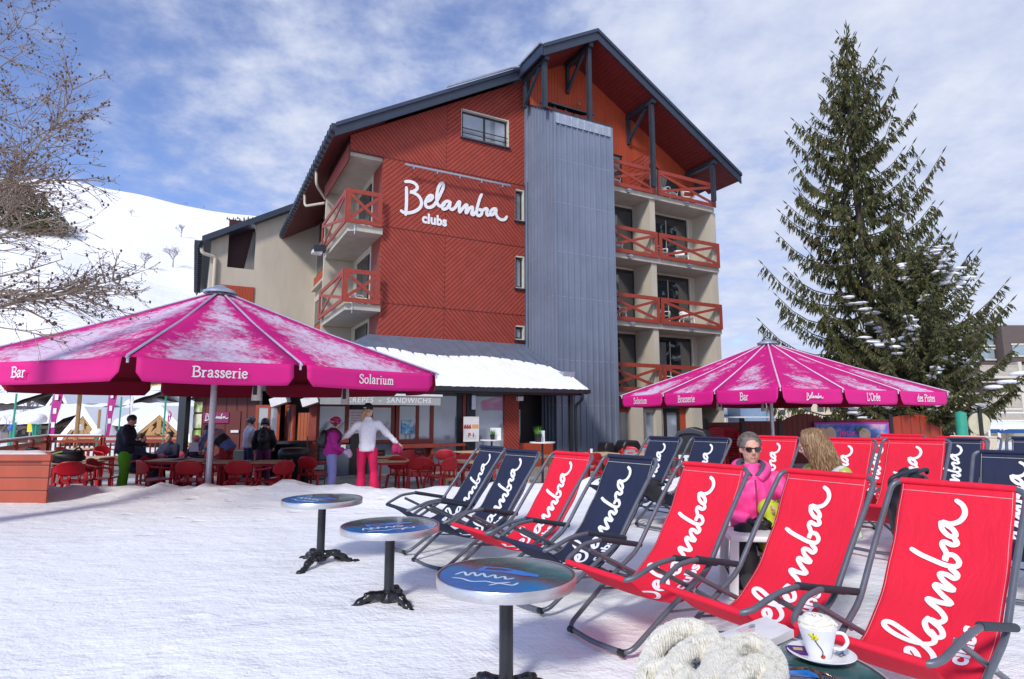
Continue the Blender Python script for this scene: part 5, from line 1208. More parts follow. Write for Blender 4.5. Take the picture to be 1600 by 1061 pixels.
# wooden planter box on the left
pb = thing('wooden_planter', (0, 0, 0), 0, 'large red-brown boarded planter box topped with snow at the left edge', 'planter')
PL = Vector((atY(80, 720, 9.3).x, 9.3, 0)); zt1 = atY(40, 710, 9.3).z
m = MB(); m.prism([(PL.x - 3.6, 9.3, -.2), (PL.x - .02, 9.3, -.2), (PL.x - .72, 10.1, -.2), (PL.x - 3.6, 10.1, -.2)], (0, 0, zt1 + .11)); m.build('boards', M['planter_boards'], pb)
m = MB(); m.box(PL.x - 3.62, PL.x + .03, 9.24, 9.299, zt1 - .09, zt1); m.prism([(PL.x - .02, 9.3, zt1 - .09), (PL.x + .03, 9.3, zt1 - .09), (PL.x - .67, 10.1, zt1 - .09), (PL.x - .72, 10.1, zt1 - .09)], (0, 0, .088)); m.build('rim', M['planter_boards'], pb)
m = MB(); m.box(PL.x - .12, PL.x + .0, 9.27, 9.299, -.2, zt1 - .091); m.build('corner_board', M['planter_boards'], pb)
m = MB(); m.grid(40, 20, lambda a, b: (PL.x - 3.6 + (3.57 - .68 * b) * a, 9.31 + .78 * b, zt1 - .02 + .05 * sin(pi * b) ** .4 * (1 if 0 < a < 1 else 0) + .02 * pnoise(Vector((a * 9, b * 4, 1))))); m.build('snow_cover', M['snow_roof'], pb, smooth=180)
o = thing('dark_mitten', (PL.x - .9, 10.0, zt1 + .03), 0, 'small dark mitten lying on the snow of the planter', 'mitten'); m = MB(); m.ball((0, 0, .02), .09, .05, .03, jit=.3); m.ball((.05, .05, .02), .04, .02, .02); m.build('mitten', M['black'], o, smooth=180)
# balustrade: rear run and left run
RB = M['rail_red']
def fence_run(p, q, n, lab, h=1.0, zb=TERR_Z, snow=True):
    p = Vector(p); q = Vector(q); t = thing('balustrade', (p.x, p.y, zb), 0, lab, 'balustrade', 'red wooden balustrades round the terrace'); L = q - p; d = L.normalized()
    m = MB(); m.beam((0, 0, h - .04), (L.x, L.y, h - .04), .10, .07); m.build('handrail', RB, t)
    m = MB(); m.beam((0, 0, h - .22), (L.x, L.y, h - .22), .04, .09); m.build('rail', RB, t); m = MB(); m.beam((0, 0, .12), (L.x, L.y, .12), .04, .09); m.build('rail', RB, t)
    if snow: m = MB(); m.beam((0, 0, h + .012), (L.x, L.y, h + .012), .085, .035); m.build('snow_cover', M['snow_roof'], t)
    k = max(1, int(L.length / 1.6))
    for i in range(k + 1): c = L * i / k; m = MB(); m.box(c.x - .05, c.x + .05, c.y - .05, c.y + .05, 0, h - .08); m.build('post', RB, t)
    nb = int(L.length / .17)
    for i in range(nb):
        c = L * (i + .5) / nb; m = MB(); m.beam((c.x, c.y, .17), (c.x, c.y, h - .27), .02, .075, up=(0, 1, 0) if abs(d.x) > .7 else (1, 0, 0)); m.build('baluster', RB, t)
zr = atY(100, 679, 22).z
a_ = atY(77, 680, 21.5); fence_run((a_.x, 21.5, 0), (atY(160, 680, 21.5).x, 21.5, 0), 10, 'red balustrade behind the far tables at the left', h=a_.z - TERR_Z)
fence_run((atY(160, 680, 21.5).x + .05, 21.5, 0), (atY(287, 680, 21.5).x, 21.5, 0), 10, 'red balustrade behind the seated women, in front of the village', h=a_.z - TERR_Z, snow=False)
fence_run((a_.x - .05, 21.45, 0), (atY(-60, 690, 13.5).x, 13.0, 0), 10, 'red balustrade with a snowy handrail running along the left side', h=a_.z - TERR_Z)
# black bag on the pale table
o = thing('black_bag', at_px(98, 12.3) + Vector((0, 0, .74)), .3, 'black bag with a yellow-green strap lying on the table beside the planter', 'bag'); m = MB(); m.ball((0, 0, .10), .34, .18, .14, 16, 10, .35, 3); m.build('bag_body', M['black'], o, smooth=180)
m = MB(); m.tube(smoothpath([(-.30, -.10, .05), (-.20, -.17, .16), (-.02, -.17, .22)], 5), .015, 6); m.build('strap', basic('lime_strap', (.35, .45, .05), .6), o)
m = MB(); m.tube(smoothpath([(.1, -.05, .2), (.2, .0, .28), (.28, .03, .18)], 5), .018, 6); m.build('handle', M['black'], o)
# ================================================================== PEOPLE
SKIN = basic('skin', (.60, .34, .25), .5, var=.06, scale=9, spec=.3)
def cloth(name, c, rough=.75): return basic(name, c, rough, var=.10, scale=6, bump=.35, bscale=14, bdist=.012)
def blob(mb, name, mat, parent, vox=.016, sm=4, fold=.006, fs=9.0, seed=0, stretch=(1, 1, .6)):
    me = bpy.data.meshes.new('tmp'); me.from_pydata(mb.v, [], mb.f); o = bpy.data.objects.new('tmp', me); COL.objects.link(o)
    r = o.modifiers.new('r', 'REMESH'); r.mode = 'VOXEL'; r.voxel_size = vox; s = o.modifiers.new('s', 'SMOOTH'); s.factor = .5; s.iterations = sm
    dg = bpy.context.evaluated_depsgraph_get(); dg.update(); m2 = bpy.data.meshes.new_from_object(o.evaluated_get(dg)); bpy.data.objects.remove(o)
    if fold:
        N = [v.normal.copy() for v in m2.vertices]
        for v, nn in zip(m2.vertices, N):
            p = v.co; q = pnoise(Vector((p.x * fs * stretch[0], p.y * fs * stretch[1], p.z * fs * stretch[2] + seed))) + .6 * pnoise(Vector((p.x * fs * 2.3, p.y * fs * 2.3, p.z * fs * 1.6 + seed + 9)))
            v.co = p + nn * (fold * q)
    m2.materials.clear()
    for mm in (mat if isinstance(mat, (list, tuple)) else [mat]): m2.materials.append(mm)
    m2.name = name; m2.shade_smooth(); ob = bpy.data.objects.new(name, m2); COL.objects.link(ob); ob.parent = parent; return ob
V = Vector
def hand(m, w, d, n, r=.9, curl=.6, mitt=False, side=1):
    """palm + four fingers + thumb at wrist w pointing along d, palm normal n"""
    d = V(d).normalized(); n = V(n); n = (n - d * n.dot(d)).normalized(); s = d.cross(n) * side; c = V(w) + d * .045 * r
    m.tube([V(w) - d * .02, c, V(w) + d * .085 * r], [.026 * r, .036 * r, .034 * r], 8)
    if mitt: m.ball(V(w) + d * .11 * r, .045 * r, .045 * r, .06 * r); m.tube([V(w) + d * .03 + s * .03 * r, V(w) + d * .08 * r + s * .065 * r], [.02 * r, .018 * r], 6); return
    for k, (o, L) in enumerate(((.030, .062), (.011, .074), (-.009, .070), (-.028, .055))):
        b = V(w) + d * .085 * r + s * o * r; p1 = b + (d * cos(curl * .5) + n * sin(curl * .5)) * L * .45 * r; p2 = p1 + (d * cos(curl * 1.6) + n * sin(curl * 1.6)) * L * .35 * r; p3 = p2 + (d * cos(curl * 2.4) + n * sin(curl * 2.4)) * L * .25 * r
        m.tube([b - d * .01, p1, p2, p3], [.0095 * r, .009 * r, .008 * r, .006 * r], 6)
    b = V(w) + d * .03 * r + s * .030 * r; m.tube([b, b + (s * .8 + d * .7 + n * .2).normalized() * .035 * r, b + (s * .6 + d + n * .4).normalized() * .062 * r], [.013 * r, .011 * r, .007 * r], 6)
def head_mb(m, c, fwd, up, s=1.0):
    """face: skull, jaw, nose, lips, ears, eye sockets"""
    c = V(c); f = V(fwd).normalized(); u = V(up); u = (u - f * u.dot(f)).normalized(); r = f.cross(u)
    R_ = Matrix((r, f, u)).transposed()
    P = lambda x, y, z: c + r * x * s + f * y * s + u * z * s
    m.ball(P(0, -.010, .030), .076 * s, .094 * s, .090 * s, 16, 12, rot=R_); m.ball(P(0, .018, -.035), .065 * s, .070 * s, .080 * s, 14, 10, rot=R_)
    m.ball(P(0, .045, -.088), .030 * s, .030 * s, .026 * s, 10, 8, rot=R_)
    m.tube([P(0, .082, .020), P(0, .102, -.022), P(0, .088, -.034)], [.010 * s, .015 * s, .012 * s], 8)
    for q in (-1, 1):
        m.ball(P(q * .034, .058, -.020), .026 * s, .026 * s, .024 * s, 8, 6, rot=R_); m.ball(P(q * .078, -.005, -.005), .010 * s, .020 * s, .030 * s, 8, 6, rot=R_); m.tube([P(q * .010, .086, .028), P(q * .045, .076, .030)], .009 * s, 6)
    return P
FACE = {}
def face_parts(P, s, root, glasses=False, smile=False):
    if 'lip' not in FACE: FACE['lip'] = basic('lips', (.50, .16, .14), .45); FACE['eye'] = basic('dark_eye', (.03, .02, .018), .2); FACE['white'] = basic('eye_white', (.7, .68, .66), .3)
    m = MB(); w = .034 if smile else .02; z = -.058
    for dz, rr in ((.006 if smile else .003, .0040), (-.005 if smile else -.004, .0036)): m.tube(smoothpath([P(-w, .066, z + (.006 if smile else 0)), P(-w * .5, .078, z + dz * .6), P(0, .083, z + dz), P(w * .5, .078, z + dz * .6), P(w, .066, z + (.006 if smile else 0))], 3), rr * s, 6)
    m.build('lips', FACE['lip'], root, smooth=180)
    if smile:
        m = MB(); m.tube(smoothpath([P(-.022, .073, z + .003), P(0, .081, z), P(.022, .073, z + .003)], 3), .0035 * s, 6); m.build('teeth', M['white_plastic'], root, smooth=180)
    if not glasses:
        for q in (-1, 1):
            e = MB(); e.ball(P(q * .030, .070, .008), .0125 * s, .011 * s, .009 * s, 10, 6); o = e.build('eye', FACE['white'], root, smooth=180); e = MB(); e.ball(P(q * .030, .079, .008), .0055 * s, n=8, m=6); e.build('iris', FACE['eye'], o, smooth=180)
    else:
        g = MB()
        for q in (-1, 1):
            pts = [P(q * x, .093 - abs(x - .03) * .25, z) for x, z in ((.006, .022), (.03, .026), (.056, .024), (.062, .010), (.050, -.008), (.030, -.013), (.012, -.004))]; g.prism(pts, (P(0, .004, 0) - P(0, 0, 0)))
            g.tube([P(q * .058, .086, .022), P(q * .078, .05, .020), P(q * .083, -.01, .012)], .0035 * s, 6)
        g.tube([P(-.010, .098, .018), P(.010, .098, .018)], .004 * s, 6); g.build('sunglasses', basic('black_glossy_glasses', (.008, .008, .009), .08, spec=.9), root, smooth=30)
def person(label, loc, rz, jacket, trousers, J=None, hair=None, hat=None, height=1.72, ls=1.0, mitt=None, pack=None, group=None, seat=False, bulk=1.0, boots=(.05, .05, .055), glasses=False, smile=False, jlen=.0, stripes=None, headfwd=(0, 1, 0), headup=(0, 0, 1), vox=.018, hairlong=None, flare=1.0, collar=None, name='person', gloves=None, short=False):
    root = thing(name, loc, rz, label, 'person', group); k = height / 1.75
    D = dict(pel=(0, 0, .97), belly=(0, 0, 1.12), chest=(0, .01, 1.32), neck=(0, .0, 1.49), head=(0, .02, 1.63), sL=(-.175, 0, 1.39), eL=(-.25, -.03, 1.15), wL=(-.24, .08, .92), sR=(.175, 0, 1.39), eR=(.25, -.03, 1.15), wR=(.24, .08, .92),
             hL=(-.09, 0, .93), kL=(-.11, .02, .52), aL=(-.11, -.02, .10), hR=(.09, 0, .93), kR=(.11, .02, .52), aR=(.11, -.02, .10), tL=(-.13, .15, .04), tR=(.13, .15, .04))
    if J: D.update(J)
    D = {a: V(b) * k for a, b in D.items()}; b_ = bulk * k
    # body: one continuous surface
    m = MB(); P = head_mb(m, D['head'], headfwd, headup, k * 1.02)
    m.tube([D['neck'] - V((0, 0, .04)), D['head'] - V(headup) * .05 * k], [.058 * k, .052 * k], 10)
    m.tube([D['pel'], D['belly'], D['chest'], D['neck']], [.12 * k, .11 * k, .13 * k, .06 * k], 12)
    for s_, q in (('L', -1), ('R', 1)):
        m.tube([D['chest'] + V((0, 0, .06)), D['s' + s_], D['e' + s_], D['w' + s_]], [.08 * k, .055 * k, .040 * k, .026 * k], 8)
        m.tube([D['pel'], D['h' + s_], D['k' + s_], D['a' + s_]], [.10 * k, .085 * k, .052 * k, .036 * k], 8)
        dd = (D['w' + s_] - D['e' + s_]).normalized(); nn = V((-q, .3, -.1))
        if not mitt: hand(m, D['w' + s_], dd, nn, k, .7, side=q)
        m.tube([D['a' + s_], D['t' + s_]], [.035 * k, .03 * k], 8)
    blob(m, 'body', SKIN, root, vox * .72, 2, 0)
    face_parts(P, k, root, glasses, smile)
    # trousers
    m = MB(); m.ball(D['pel'], .165 * b_, .13 * b_, .13 * b_)
    for s_ in 'LR': m.tube([D['pel'] + (D['h' + s_] - D['pel']) * .6, D['h' + s_], (D['h' + s_] * .5 + D['k' + s_] * .5), D['k' + s_], (D['k' + s_] * .5 + D['a' + s_] * .5), D['a' + s_] + V((0, 0, -.02))], [.10 * b_, .105 * b_, .092 * b_, .075 * b_, .076 * b_ * flare, .080 * b_ * flare], 10); m.ball(D['k' + s_], .078 * b_)
    blob(m, 'trousers', trousers, root, vox, 3, .010, 7, 3)
    # jacket
    m = MB(); dn = (D['pel'] - D['chest']).normalized()
    m.tube([D['pel'] + dn * (.03 + jlen), D['pel'], D['belly'], D['chest'], D['chest'].lerp(D['neck'], .55), D['neck']], [.175 * b_, .172 * b_, .16 * b_, .175 * b_, .14 * b_, .085 * b_], 14)
    m.v = [(p[0], p[1], p[2]) for p in m.v]
    for s_ in 'LR': m.tube([D['chest'].lerp(D['s' + s_], .5) + V((0, 0, .03)), D['s' + s_], D['e' + s_], D['w' + s_] - (D['w' + s_] - D['e' + s_]).normalized() * .02], [.085 * b_, .082 * b_, .068 * b_, .052 * b_], 10); m.ball(D['s' + s_], .080 * b_); m.ball(D['e' + s_], .068 * b_)
    if collar != 'none': m.tube([D['neck'] + V((0, 0, -.03)), D['neck'] + V((0, -.005, .045)) * k], [.085 * k, .078 * k], 12)
    jk = blob(m, 'jacket', jacket, root, vox, 7, .016, 9, 1)
    if stripes:
        me = jk.data; me.materials.clear()
        for mm in stripes: me.materials.append(mm)
        ax = (D['neck'] - D['pel']); L = ax.length; ax = ax.normalized()
        for p in me.polygons: tpar = (p.center - D['pel']).dot(ax) / L; p.material_index = 0 if tpar > .80 else 1 if tpar > .52 else 2 if tpar > .22 else 3
    # boots, gloves
    for s_ in 'LR':
        m = MB(); a, t2 = D['a' + s_], D['t' + s_]; m.tube([a + V((0, 0, .16)) * k if not seat else a + (D['k' + s_] - a).normalized() * .14, a, a.lerp(t2, .5), t2], [.068 * k, .062 * k, .055 * k, .045 * k], 10); m.ball(a + (a - t2).normalized() * .03, .05 * k); blob(m, 'boot', basic('ski_boot', boots, .45), root, vox, 2, .002)
        if mitt or gloves:
            m = MB(); w = D['w' + s_]; dd = (w - D['e' + s_]).normalized(); hand(m, w, dd, V((-1 if s_ == 'R' else 1, .3, -.1)), k * 1.35 if mitt else k * 1.12, .7, mitt=bool(mitt), side=1 if s_ == 'R' else -1); blob(m, 'mitten' if mitt else 'glove', mitt or gloves, root, vox * .7, 2, .003)
    if hair:
        m = MB(); m.ball(P(0, -.016, .042), .084 * k, .098 * k, .092 * k, 18, 12, .08, 3)
        cut = P(0, .062, .05); ff = (P(0, 1, 0) - P(0, 0, 0)).normalized(); uu = (P(0, 0, 1) - P(0, 0, 0)).normalized()
        m.v = [tuple(V(p) - ff * max(0, (V(p) - P(0, 0, 0)).dot(ff) - (.060 + .25 * max(0, (V(p) - P(0, 0, .05)).dot(uu))) * k)) for p in m.v]
        if hairlong: hairlong(m, P, k)
        m.build('hair', hair, root, smooth=180)
    if short:
        m = MB(); rs_ = random.Random(8); ff = P(0, 1, 0) - P(0, 0, 0)
        for i in range(620):
            th_ = rs_.uniform(0, 1.75); ph_ = rs_.uniform(0, 6.28); q = V((sin(th_) * cos(ph_), sin(th_) * sin(ph_), cos(th_)))
            if q.y > .45 and q.z < .62: continue
            a_ = P(q.x * .083, -.014 + q.y * .096, .044 + q.z * .090); tip = P(q.x * .098, -.030 + q.y * .100, .044 + q.z * .104 - .006); m.tube([a_, a_.lerp(tip, .5) + V((0, 0, .004)), tip], [.0035, .003, .0008], 4)
        m.build('short_hair', hair, root, smooth=180)
    if hat: hat(root, P, k)
    if pack:
        m = MB(); c = D['chest'] + V((0, -.20, -.04)) * k; m.ball(c, .14 * k, .10 * k, .21 * k, 14, 10, .15, 2); m.ball(c + V((0, -.06, -.06)) * k, .11 * k, .07 * k, .12 * k); blob(m, 'backpack', pack, root, vox, 3, .006)
        for q in (-1, 1): m = MB(); m.tube(smoothpath([D['chest'] + V((q * .10, -.14, .14)) * k, D['chest'] + V((q * .12, .02, .19)) * k, D['chest'] + V((q * .13, .165, .05)) * k, D['chest'] + V((q * .15, .08, -.12)) * k, D['chest'] + V((q * .12, -.12, -.17)) * k], 4), .017 * k, 6); m.build('strap', pack, root)
    return root, D, P
def helmet(c, band=None):
    mt = basic('ski_helmet', c, .25, var=.08, spec=.6)
    def f(root, P, k):
        m = MB(); m.ball(P(0, -.008, .050), .104 * k, .122 * k, .100 * k, 20, 14); uu = (P(0, 0, 1) - P(0, 0, 0)).normalized(); m.v = [tuple(V(p) - uu * min(0, (V(p) - P(0, 0, .0)).dot(uu) + .03)) for p in m.v]; h = m.build('helmet', mt, root, smooth=180)
        for q in (-1, 1): m = MB(); m.ball(P(q * .088, -.01, -.015), .022 * k, .045 * k, .055 * k); m.build('ear_pad', M['black'], h, smooth=180)
        if band:
            m = MB(); m.tube(smoothpath([P(.10, -.02, .05), P(.085, .075, .055), P(.03, .115, .055), P(-.03, .115, .055), P(-.085, .075, .055), P(-.10, -.02, .05), P(-.07, -.11, .05), P(.07, -.11, .05)], 4, True), .012 * k, 6, True); m.build('goggle_strap', M['black'], h); m = MB(); m.tube(smoothpath([P(.075, .095, .050), P(.03, .125, .050), P(-.03, .125, .050), P(-.075, .095, .05)], 4), .026 * k, 8); m.build('goggles', basic('goggle_lens', band, .1), h)
    return f
def beanie(c, pom=False):
    mt = basic('knitted_hat', c, .9, bump=.6, bscale=70)
    def f(root, P, k):
        m = MB(); m.ball(P(0, -.014, .055), .092 * k, .105 * k, .095 * k, 18, 12); uu = (P(0, 0, 1) - P(0, 0, 0)).normalized(); m.v = [tuple(V(p) - uu * min(0, (V(p) - P(0, 0, .02)).dot(uu))) for p in m.v]; m.build('hat', mt, root, smooth=180)
    return f
HD = basic('dark_brown_hair', (.025, .016, .012), .5, var=.3, scale=30, stretch=(3, 3, .3)); HB = basic('blond_hair', (.34, .20, .09), .5, var=.3, scale=30, stretch=(3, 3, .3)); HG = basic('short_grey_hair', (.16, .13, .11), .6, var=.35, scale=40)
def terr(px, Y, z=TERR_Z): return V(((px - 800) / F_PX * (Y * cos(PITCH) + (z - CAM_H) * sin(PITCH)), Y, z))
# 1 man in green trousers (back to us, looking down to the right)
person('man standing under the big parasol in bright green ski trousers and a long dark jacket', terr(189, 12.6), radians(-62), cloth('navy_black_jacket', (.010, .013, .030)), cloth('bright_green_trousers', (.10, .42, .01)),
       J=dict(head=(0, .08, 1.61), wL=(-.14, .26, 1.10), eL=(-.27, .05, 1.16), wR=(.12, .30, 1.12), eR=(.26, .05, 1.17), neck=(0, .03, 1.50), kL=(-.15, .02, .52), aL=(-.17, -.02, .10), kR=(.15, .02, .52), aR=(.17, -.02, .10)), hair=HD, height=1.70, jlen=.02, bulk=1.12, headfwd=(0, 1, -.45), headup=(0, .45, 1), gloves=M['black'])
# 2 seated person half hidden by him
SIT = dict(pel=(0, 0, .52), belly=(0, .01, .68), chest=(0, .04, .88), neck=(0, .06, 1.05), head=(0, .09, 1.19), sL=(-.175, .05, .955), eL=(-.24, .12, .74), wL=(-.12, .34, .74), sR=(.175, .05, .955), eR=(.24, .12, .74), wR=(.12, .34, .74), hL=(-.10, .05, .50), kL=(-.13, .45, .52), aL=(-.13, .42, .10), hR=(.10, .05, .50), kR=(.13, .45, .52), aR=(.13, .42, .10), tL=(-.14, .58, .04), tR=(.14, .58, .04))
def sit(**k): d = dict(SIT); d.update(k); return d
person('person in a navy jacket seated behind the man in green trousers, arm reaching out', terr(208, 13.6), radians(-75), cloth('navy_jacket', (.012, .014, .035)), cloth('dark_navy_trousers', (.02, .022, .05)), J=sit(wR=(.10, .50, .80), eR=(.22, .28, .82)), hair=HD, seat=True, height=1.7)
person('woman seated facing us in a navy jacket with magenta mittens, left of the pink hat', terr(262, 14.4), radians(176), cloth('navy_ski_jacket', (.014, .018, .05)), cloth('black_trousers', (.012, .012, .015)), J=sit(), hair=HD, seat=True, mitt=basic('magenta_mitten', (.55, .01, .16), .7), height=1.72)
person('woman in a salmon pink hat seated facing us, holding a paper', terr(306, 14.4), radians(165), cloth('dark_purple_jacket', (.045, .018, .035)), cloth('black_trousers', (.014, .012, .016)), J=sit(head=(0, .10, 1.17)), hair=HD, hat=beanie((.75, .22, .22)), seat=True, height=1.62, headfwd=(.1, 1, -.2))
o = thing('menu_paper', terr(303, 13.85) + V((0, 0, .86)), .2, 'pale paper menu held by the woman in the pink hat', 'paper'); m = MB(); m.prism([(-.16, 0, 0), (.16, .02, 0), (.15, .10, .20), (-.17, .08, .20)], (0, .006, 0)); m.build('sheet', M['white_paint'], o)
# 5 person bending in a striped pullover
st = [cloth('stripe_blue', (.05, .11, .34)), cloth('stripe_mauve', (.34, .22, .27)), cloth('stripe_black', (.015, .013, .018)), cloth('stripe_blue_grey', (.10, .16, .36))]
person('person bending over in a pullover with blue, mauve and black stripes', terr(350, 13.9), radians(78), st[0], cloth('red_trousers', (.34, .012, .02)),
       J=dict(pel=(0, -.05, .95), belly=(0, .08, 1.09), chest=(0, .27, 1.25), neck=(0, .42, 1.32), head=(0, .54, 1.36), sL=(-.19, .34, 1.30), sR=(.19, .34, 1.30), eL=(-.22, .50, 1.08), wL=(-.10, .62, .88), eR=(.22, .50, 1.08), wR=(.10, .62, .88)), hair=HD, stripes=st, height=1.72, headfwd=(0, 1, -.5), headup=(0, .5, 1), jlen=.04)
# 6, 7 two skiers with helmets, backs to us
person('skier in a white jacket and navy trousers seen from behind at the cabin', terr(386, 15.0), radians(-40), cloth('white_puffer', (.62, .61, .66)), cloth('dark_blue_trousers', (.018, .03, .09)), J=dict(eR=(.22, .06, 1.18), wR=(.16, .26, 1.16), eL=(-.23, .05, 1.16), wL=(-.14, .24, 1.10)), hair=HB, hat=helmet((.06, .07, .10)), height=1.64, collar='x')
person('skier in a black jacket and plum trousers with a dark helmet', terr(409, 14.6), radians(15), cloth('black_jacket', (.010, .011, .014)), cloth('plum_trousers', (.11, .015, .08)), J=dict(eR=(.25, .02, 1.15), wR=(.22, .16, .98)), hair=HD, hat=helmet((.035, .03, .07)), height=1.60, pack=M['black'])
# 8 child in magenta
zc_ = .06
person('child in a magenta jacket, pink helmet and lilac trousers, facing the woman in white', terr(516, 10.75, zc_), radians(-68), cloth('magenta_jacket', (.36, .006, .20)), cloth('lilac_trousers', (.24, .24, .50)),
       J=dict(wR=(.16, .24, 1.02), eR=(.25, .02, 1.14), wL=(-.14, .22, 1.02), eL=(-.25, .02, 1.14), head=(0, .05, 1.62)), hair=HB, hat=helmet((.50, .02, .10), (.25, .45, .7)), height=1.43, mitt=basic('white_magenta_mitten', (.60, .45, .60), .7), pack=M['black'], flare=1.1, headfwd=(0, 1, -.2), headup=(0, .2, 1), bulk=1.08)
# 9 woman in white
def pony(m, P, k): m.tube(smoothpath([P(0, -.10, .03), P(-.01, -.135, -.02), P(-.05, -.12, -.10), P(-.06, -.10, -.17)], 4), [.030 * k] * 4 + [.034 * k] * 4 + [.028 * k] * 4 + [.010 * k], 8)
def blackcap(root, P, k):
    beanie((.012, .012, .015))(root, P, k); m = MB(); m.ball(P(.0, -.10, .06), .05 * k, .02 * k, .012 * k); m.build('goggle_strap', basic('pale_strap', (.45, .5, .55), .5), root)
person('woman in a white jacket and hot pink trousers seen from behind, arms out', terr(571, 10.70, .02), radians(6), cloth('white_ski_jacket', (.78, .74, .78)), cloth('hot_pink_trousers', (.66, .004, .085)),
       J=dict(sL=(-.175, 0, 1.39), eL=(-.36, .12, 1.20), wL=(-.58, .25, 1.08), sR=(.175, 0, 1.39), eR=(.36, .05, 1.20), wR=(.55, .12, 1.02), hL=(-.10, 0, .93), kL=(-.10, .02, .52), aL=(-.09, -.02, .10), hR=(.10, 0, .93), kR=(.13, .02, .52), aR=(.15, -.02, .10)), hair=HB, hat=blackcap, height=1.70, bulk=.92, flare=1.35, hairlong=pony, jlen=.04, headfwd=(.35, 1, 0))
o = thing('pink_glove', terr(571 + 40, 10.78, .02) + V((.05, .02, .90)), .3, 'pair of crumpled magenta gloves held in the right hand of the woman in white', 'gloves'); m = MB(); m.ball((0, 0, .02), .07, .04, .09, jit=.4, seed=4); m.ball((.06, 0, .0), .05, .03, .07, jit=.4, seed=8); m.build('gloves', basic('magenta_glove', (.33, .01, .09), .8), o, smooth=180)
# 10 woman in the pink jacket (near)
PK = cloth('pink_ski_jacket', (.86, .055, .30), .55)
wl = V((1.98, 5.05, 0)); gz = snow_h(wl.x, wl.y) + .02
r10, D10, P10 = person('smiling woman with short grey hair, sunglasses and a pink ski jacket, seated', (wl.x, wl.y, gz - .20), radians(168), PK, cloth('black_ski_trousers', (.010, .010, .012)),
    J=sit(sL=(-.175, .05, .955), sR=(.175, .05, .955), eL=(-.31, .12, .74), wL=(-.07, .32, .66), eR=(.31, .12, .74), wR=(.07, .31, .66), kL=(-.14, .44, .60), kR=(.14, .44, .60), aL=(-.14, .50, .30), aR=(.14, .50, .30), tL=(-.15, .66, .24), tR=(.15, .66, .24), head=(0, .07, 1.215), neck=(0, .055, 1.055)), hair=HG, short=True, seat=True, height=1.72, glasses=True, smile=True, vox=.011, gloves=M['black'], bulk=1.02, headfwd=(-.08, 1, -.05))
m = MB(); nk = D10['neck']
m.tube(smoothpath([nk + V((.035, .115, -.075)), nk + V((.085, .085, -.03)), nk + V((.125, .0, .01)), nk + V((.095, -.085, .035)), nk + V((0, -.125, .045)), nk + V((-.095, -.085, .035)), nk + V((-.125, .0, .01)), nk + V((-.085, .085, -.03)), nk + V((-.035, .115, -.075))], 4), .034, 10); blob(m, 'hood', PK, r10, .011, 2, .004)
m = MB(); m.tube(smoothpath([nk + V((.028, .115, -.055)), nk + V((.068, .080, -.008)), nk + V((.096, .0, .028)), nk + V((.070, -.070, .05)), nk + V((0, -.095, .055)), nk + V((-.070, -.070, .05)), nk + V((-.096, .0, .028)), nk + V((-.068, .080, -.008)), nk + V((-.028, .115, -.055))], 4), .024, 10); m.build('hood_lining', cloth('grey_collar_lining', (.07, .075, .11)), r10, smooth=180)
m = MB(); c = D10['chest']; m.tube(smoothpath([c + V((.005, .20, .10)), c + V((.0, .19, -.02)), c + V((0, .18, -.2))], 5), .006, 6); m.build('zip', basic('dark_pink_zip', (.35, .02, .10), .5), r10)
m = MB(); m.tube([nk + V((0, .03, -.08)), nk + V((0, .012, -.015))], [.060, .056], 12); m.build('neck_warmer', M['black'], r10, smooth=180)
# 11 woman with long hair, side-on, leaning to the left
n = NB('camouflage_jacket'); v = n.tc(); c_ = n.ramp(n.noise(7, 2, .4, vec=v), [(.40, (.10, .07, .03)), (.44, (.36, .44, .08)), (.53, (.40, .46, .10)), (.56, (.62, .62, .58))]); c_.node.color_ramp.interpolation = 'CONSTANT'; n.col(c_); n.set(rough=.75); n.bump(n.noise(14, 3, .6), .3, .01); CAMO = n.m
n = NB('long_light_brown_hair'); st_ = n.noise(26, 4, .6, stretch=(5, 5, .35)); n.col(n.ramp(st_, [(.32, (.07, .035, .015)), (.5, (.22, .125, .055)), (.68, (.42, .27, .13))])); n.set(rough=.42, spec=.5); n.bump(st_, .7, .006); LH = n.m
rh = random.Random(4)
def longhair(m, P, k):
    for i in range(330):
        a = rh.uniform(-2.3, 2.3); s_ = sin(a); c2 = cos(a); r0 = .082
        x0, y0, z0 = r0 * s_ * .95, -.02 - .092 * c2, rh.uniform(.0, .12); L = rh.uniform(.20, .36); wv = rh.uniform(0, 6.28); am = rh.uniform(.004, .016)
        ctr = [P(x0 * .35, y0 * .5 + .01, .125), P(x0 * .8, y0 * .85, .10), P(x0 * 1.02, y0 * 1.02, .04)]
        for q in range(1, 6): t = q / 5; ctr.append(P(x0 * (1.06 + .25 * t) + am * sin(wv + t * 7), y0 * (1.05 + .15 * t) + am * cos(wv + t * 6), .03 - L * t))
        w = rh.uniform(.006, .012); pp = smoothpath(ctr, 3); m.tube(pp, [w * k * (1 if j < len(pp) - 5 else (len(pp) - j) / 6 + .1) for j in range(len(pp))], 5)
wl2 = V((2.50, 4.74, 0)); gz2 = snow_h(wl2.x, wl2.y)
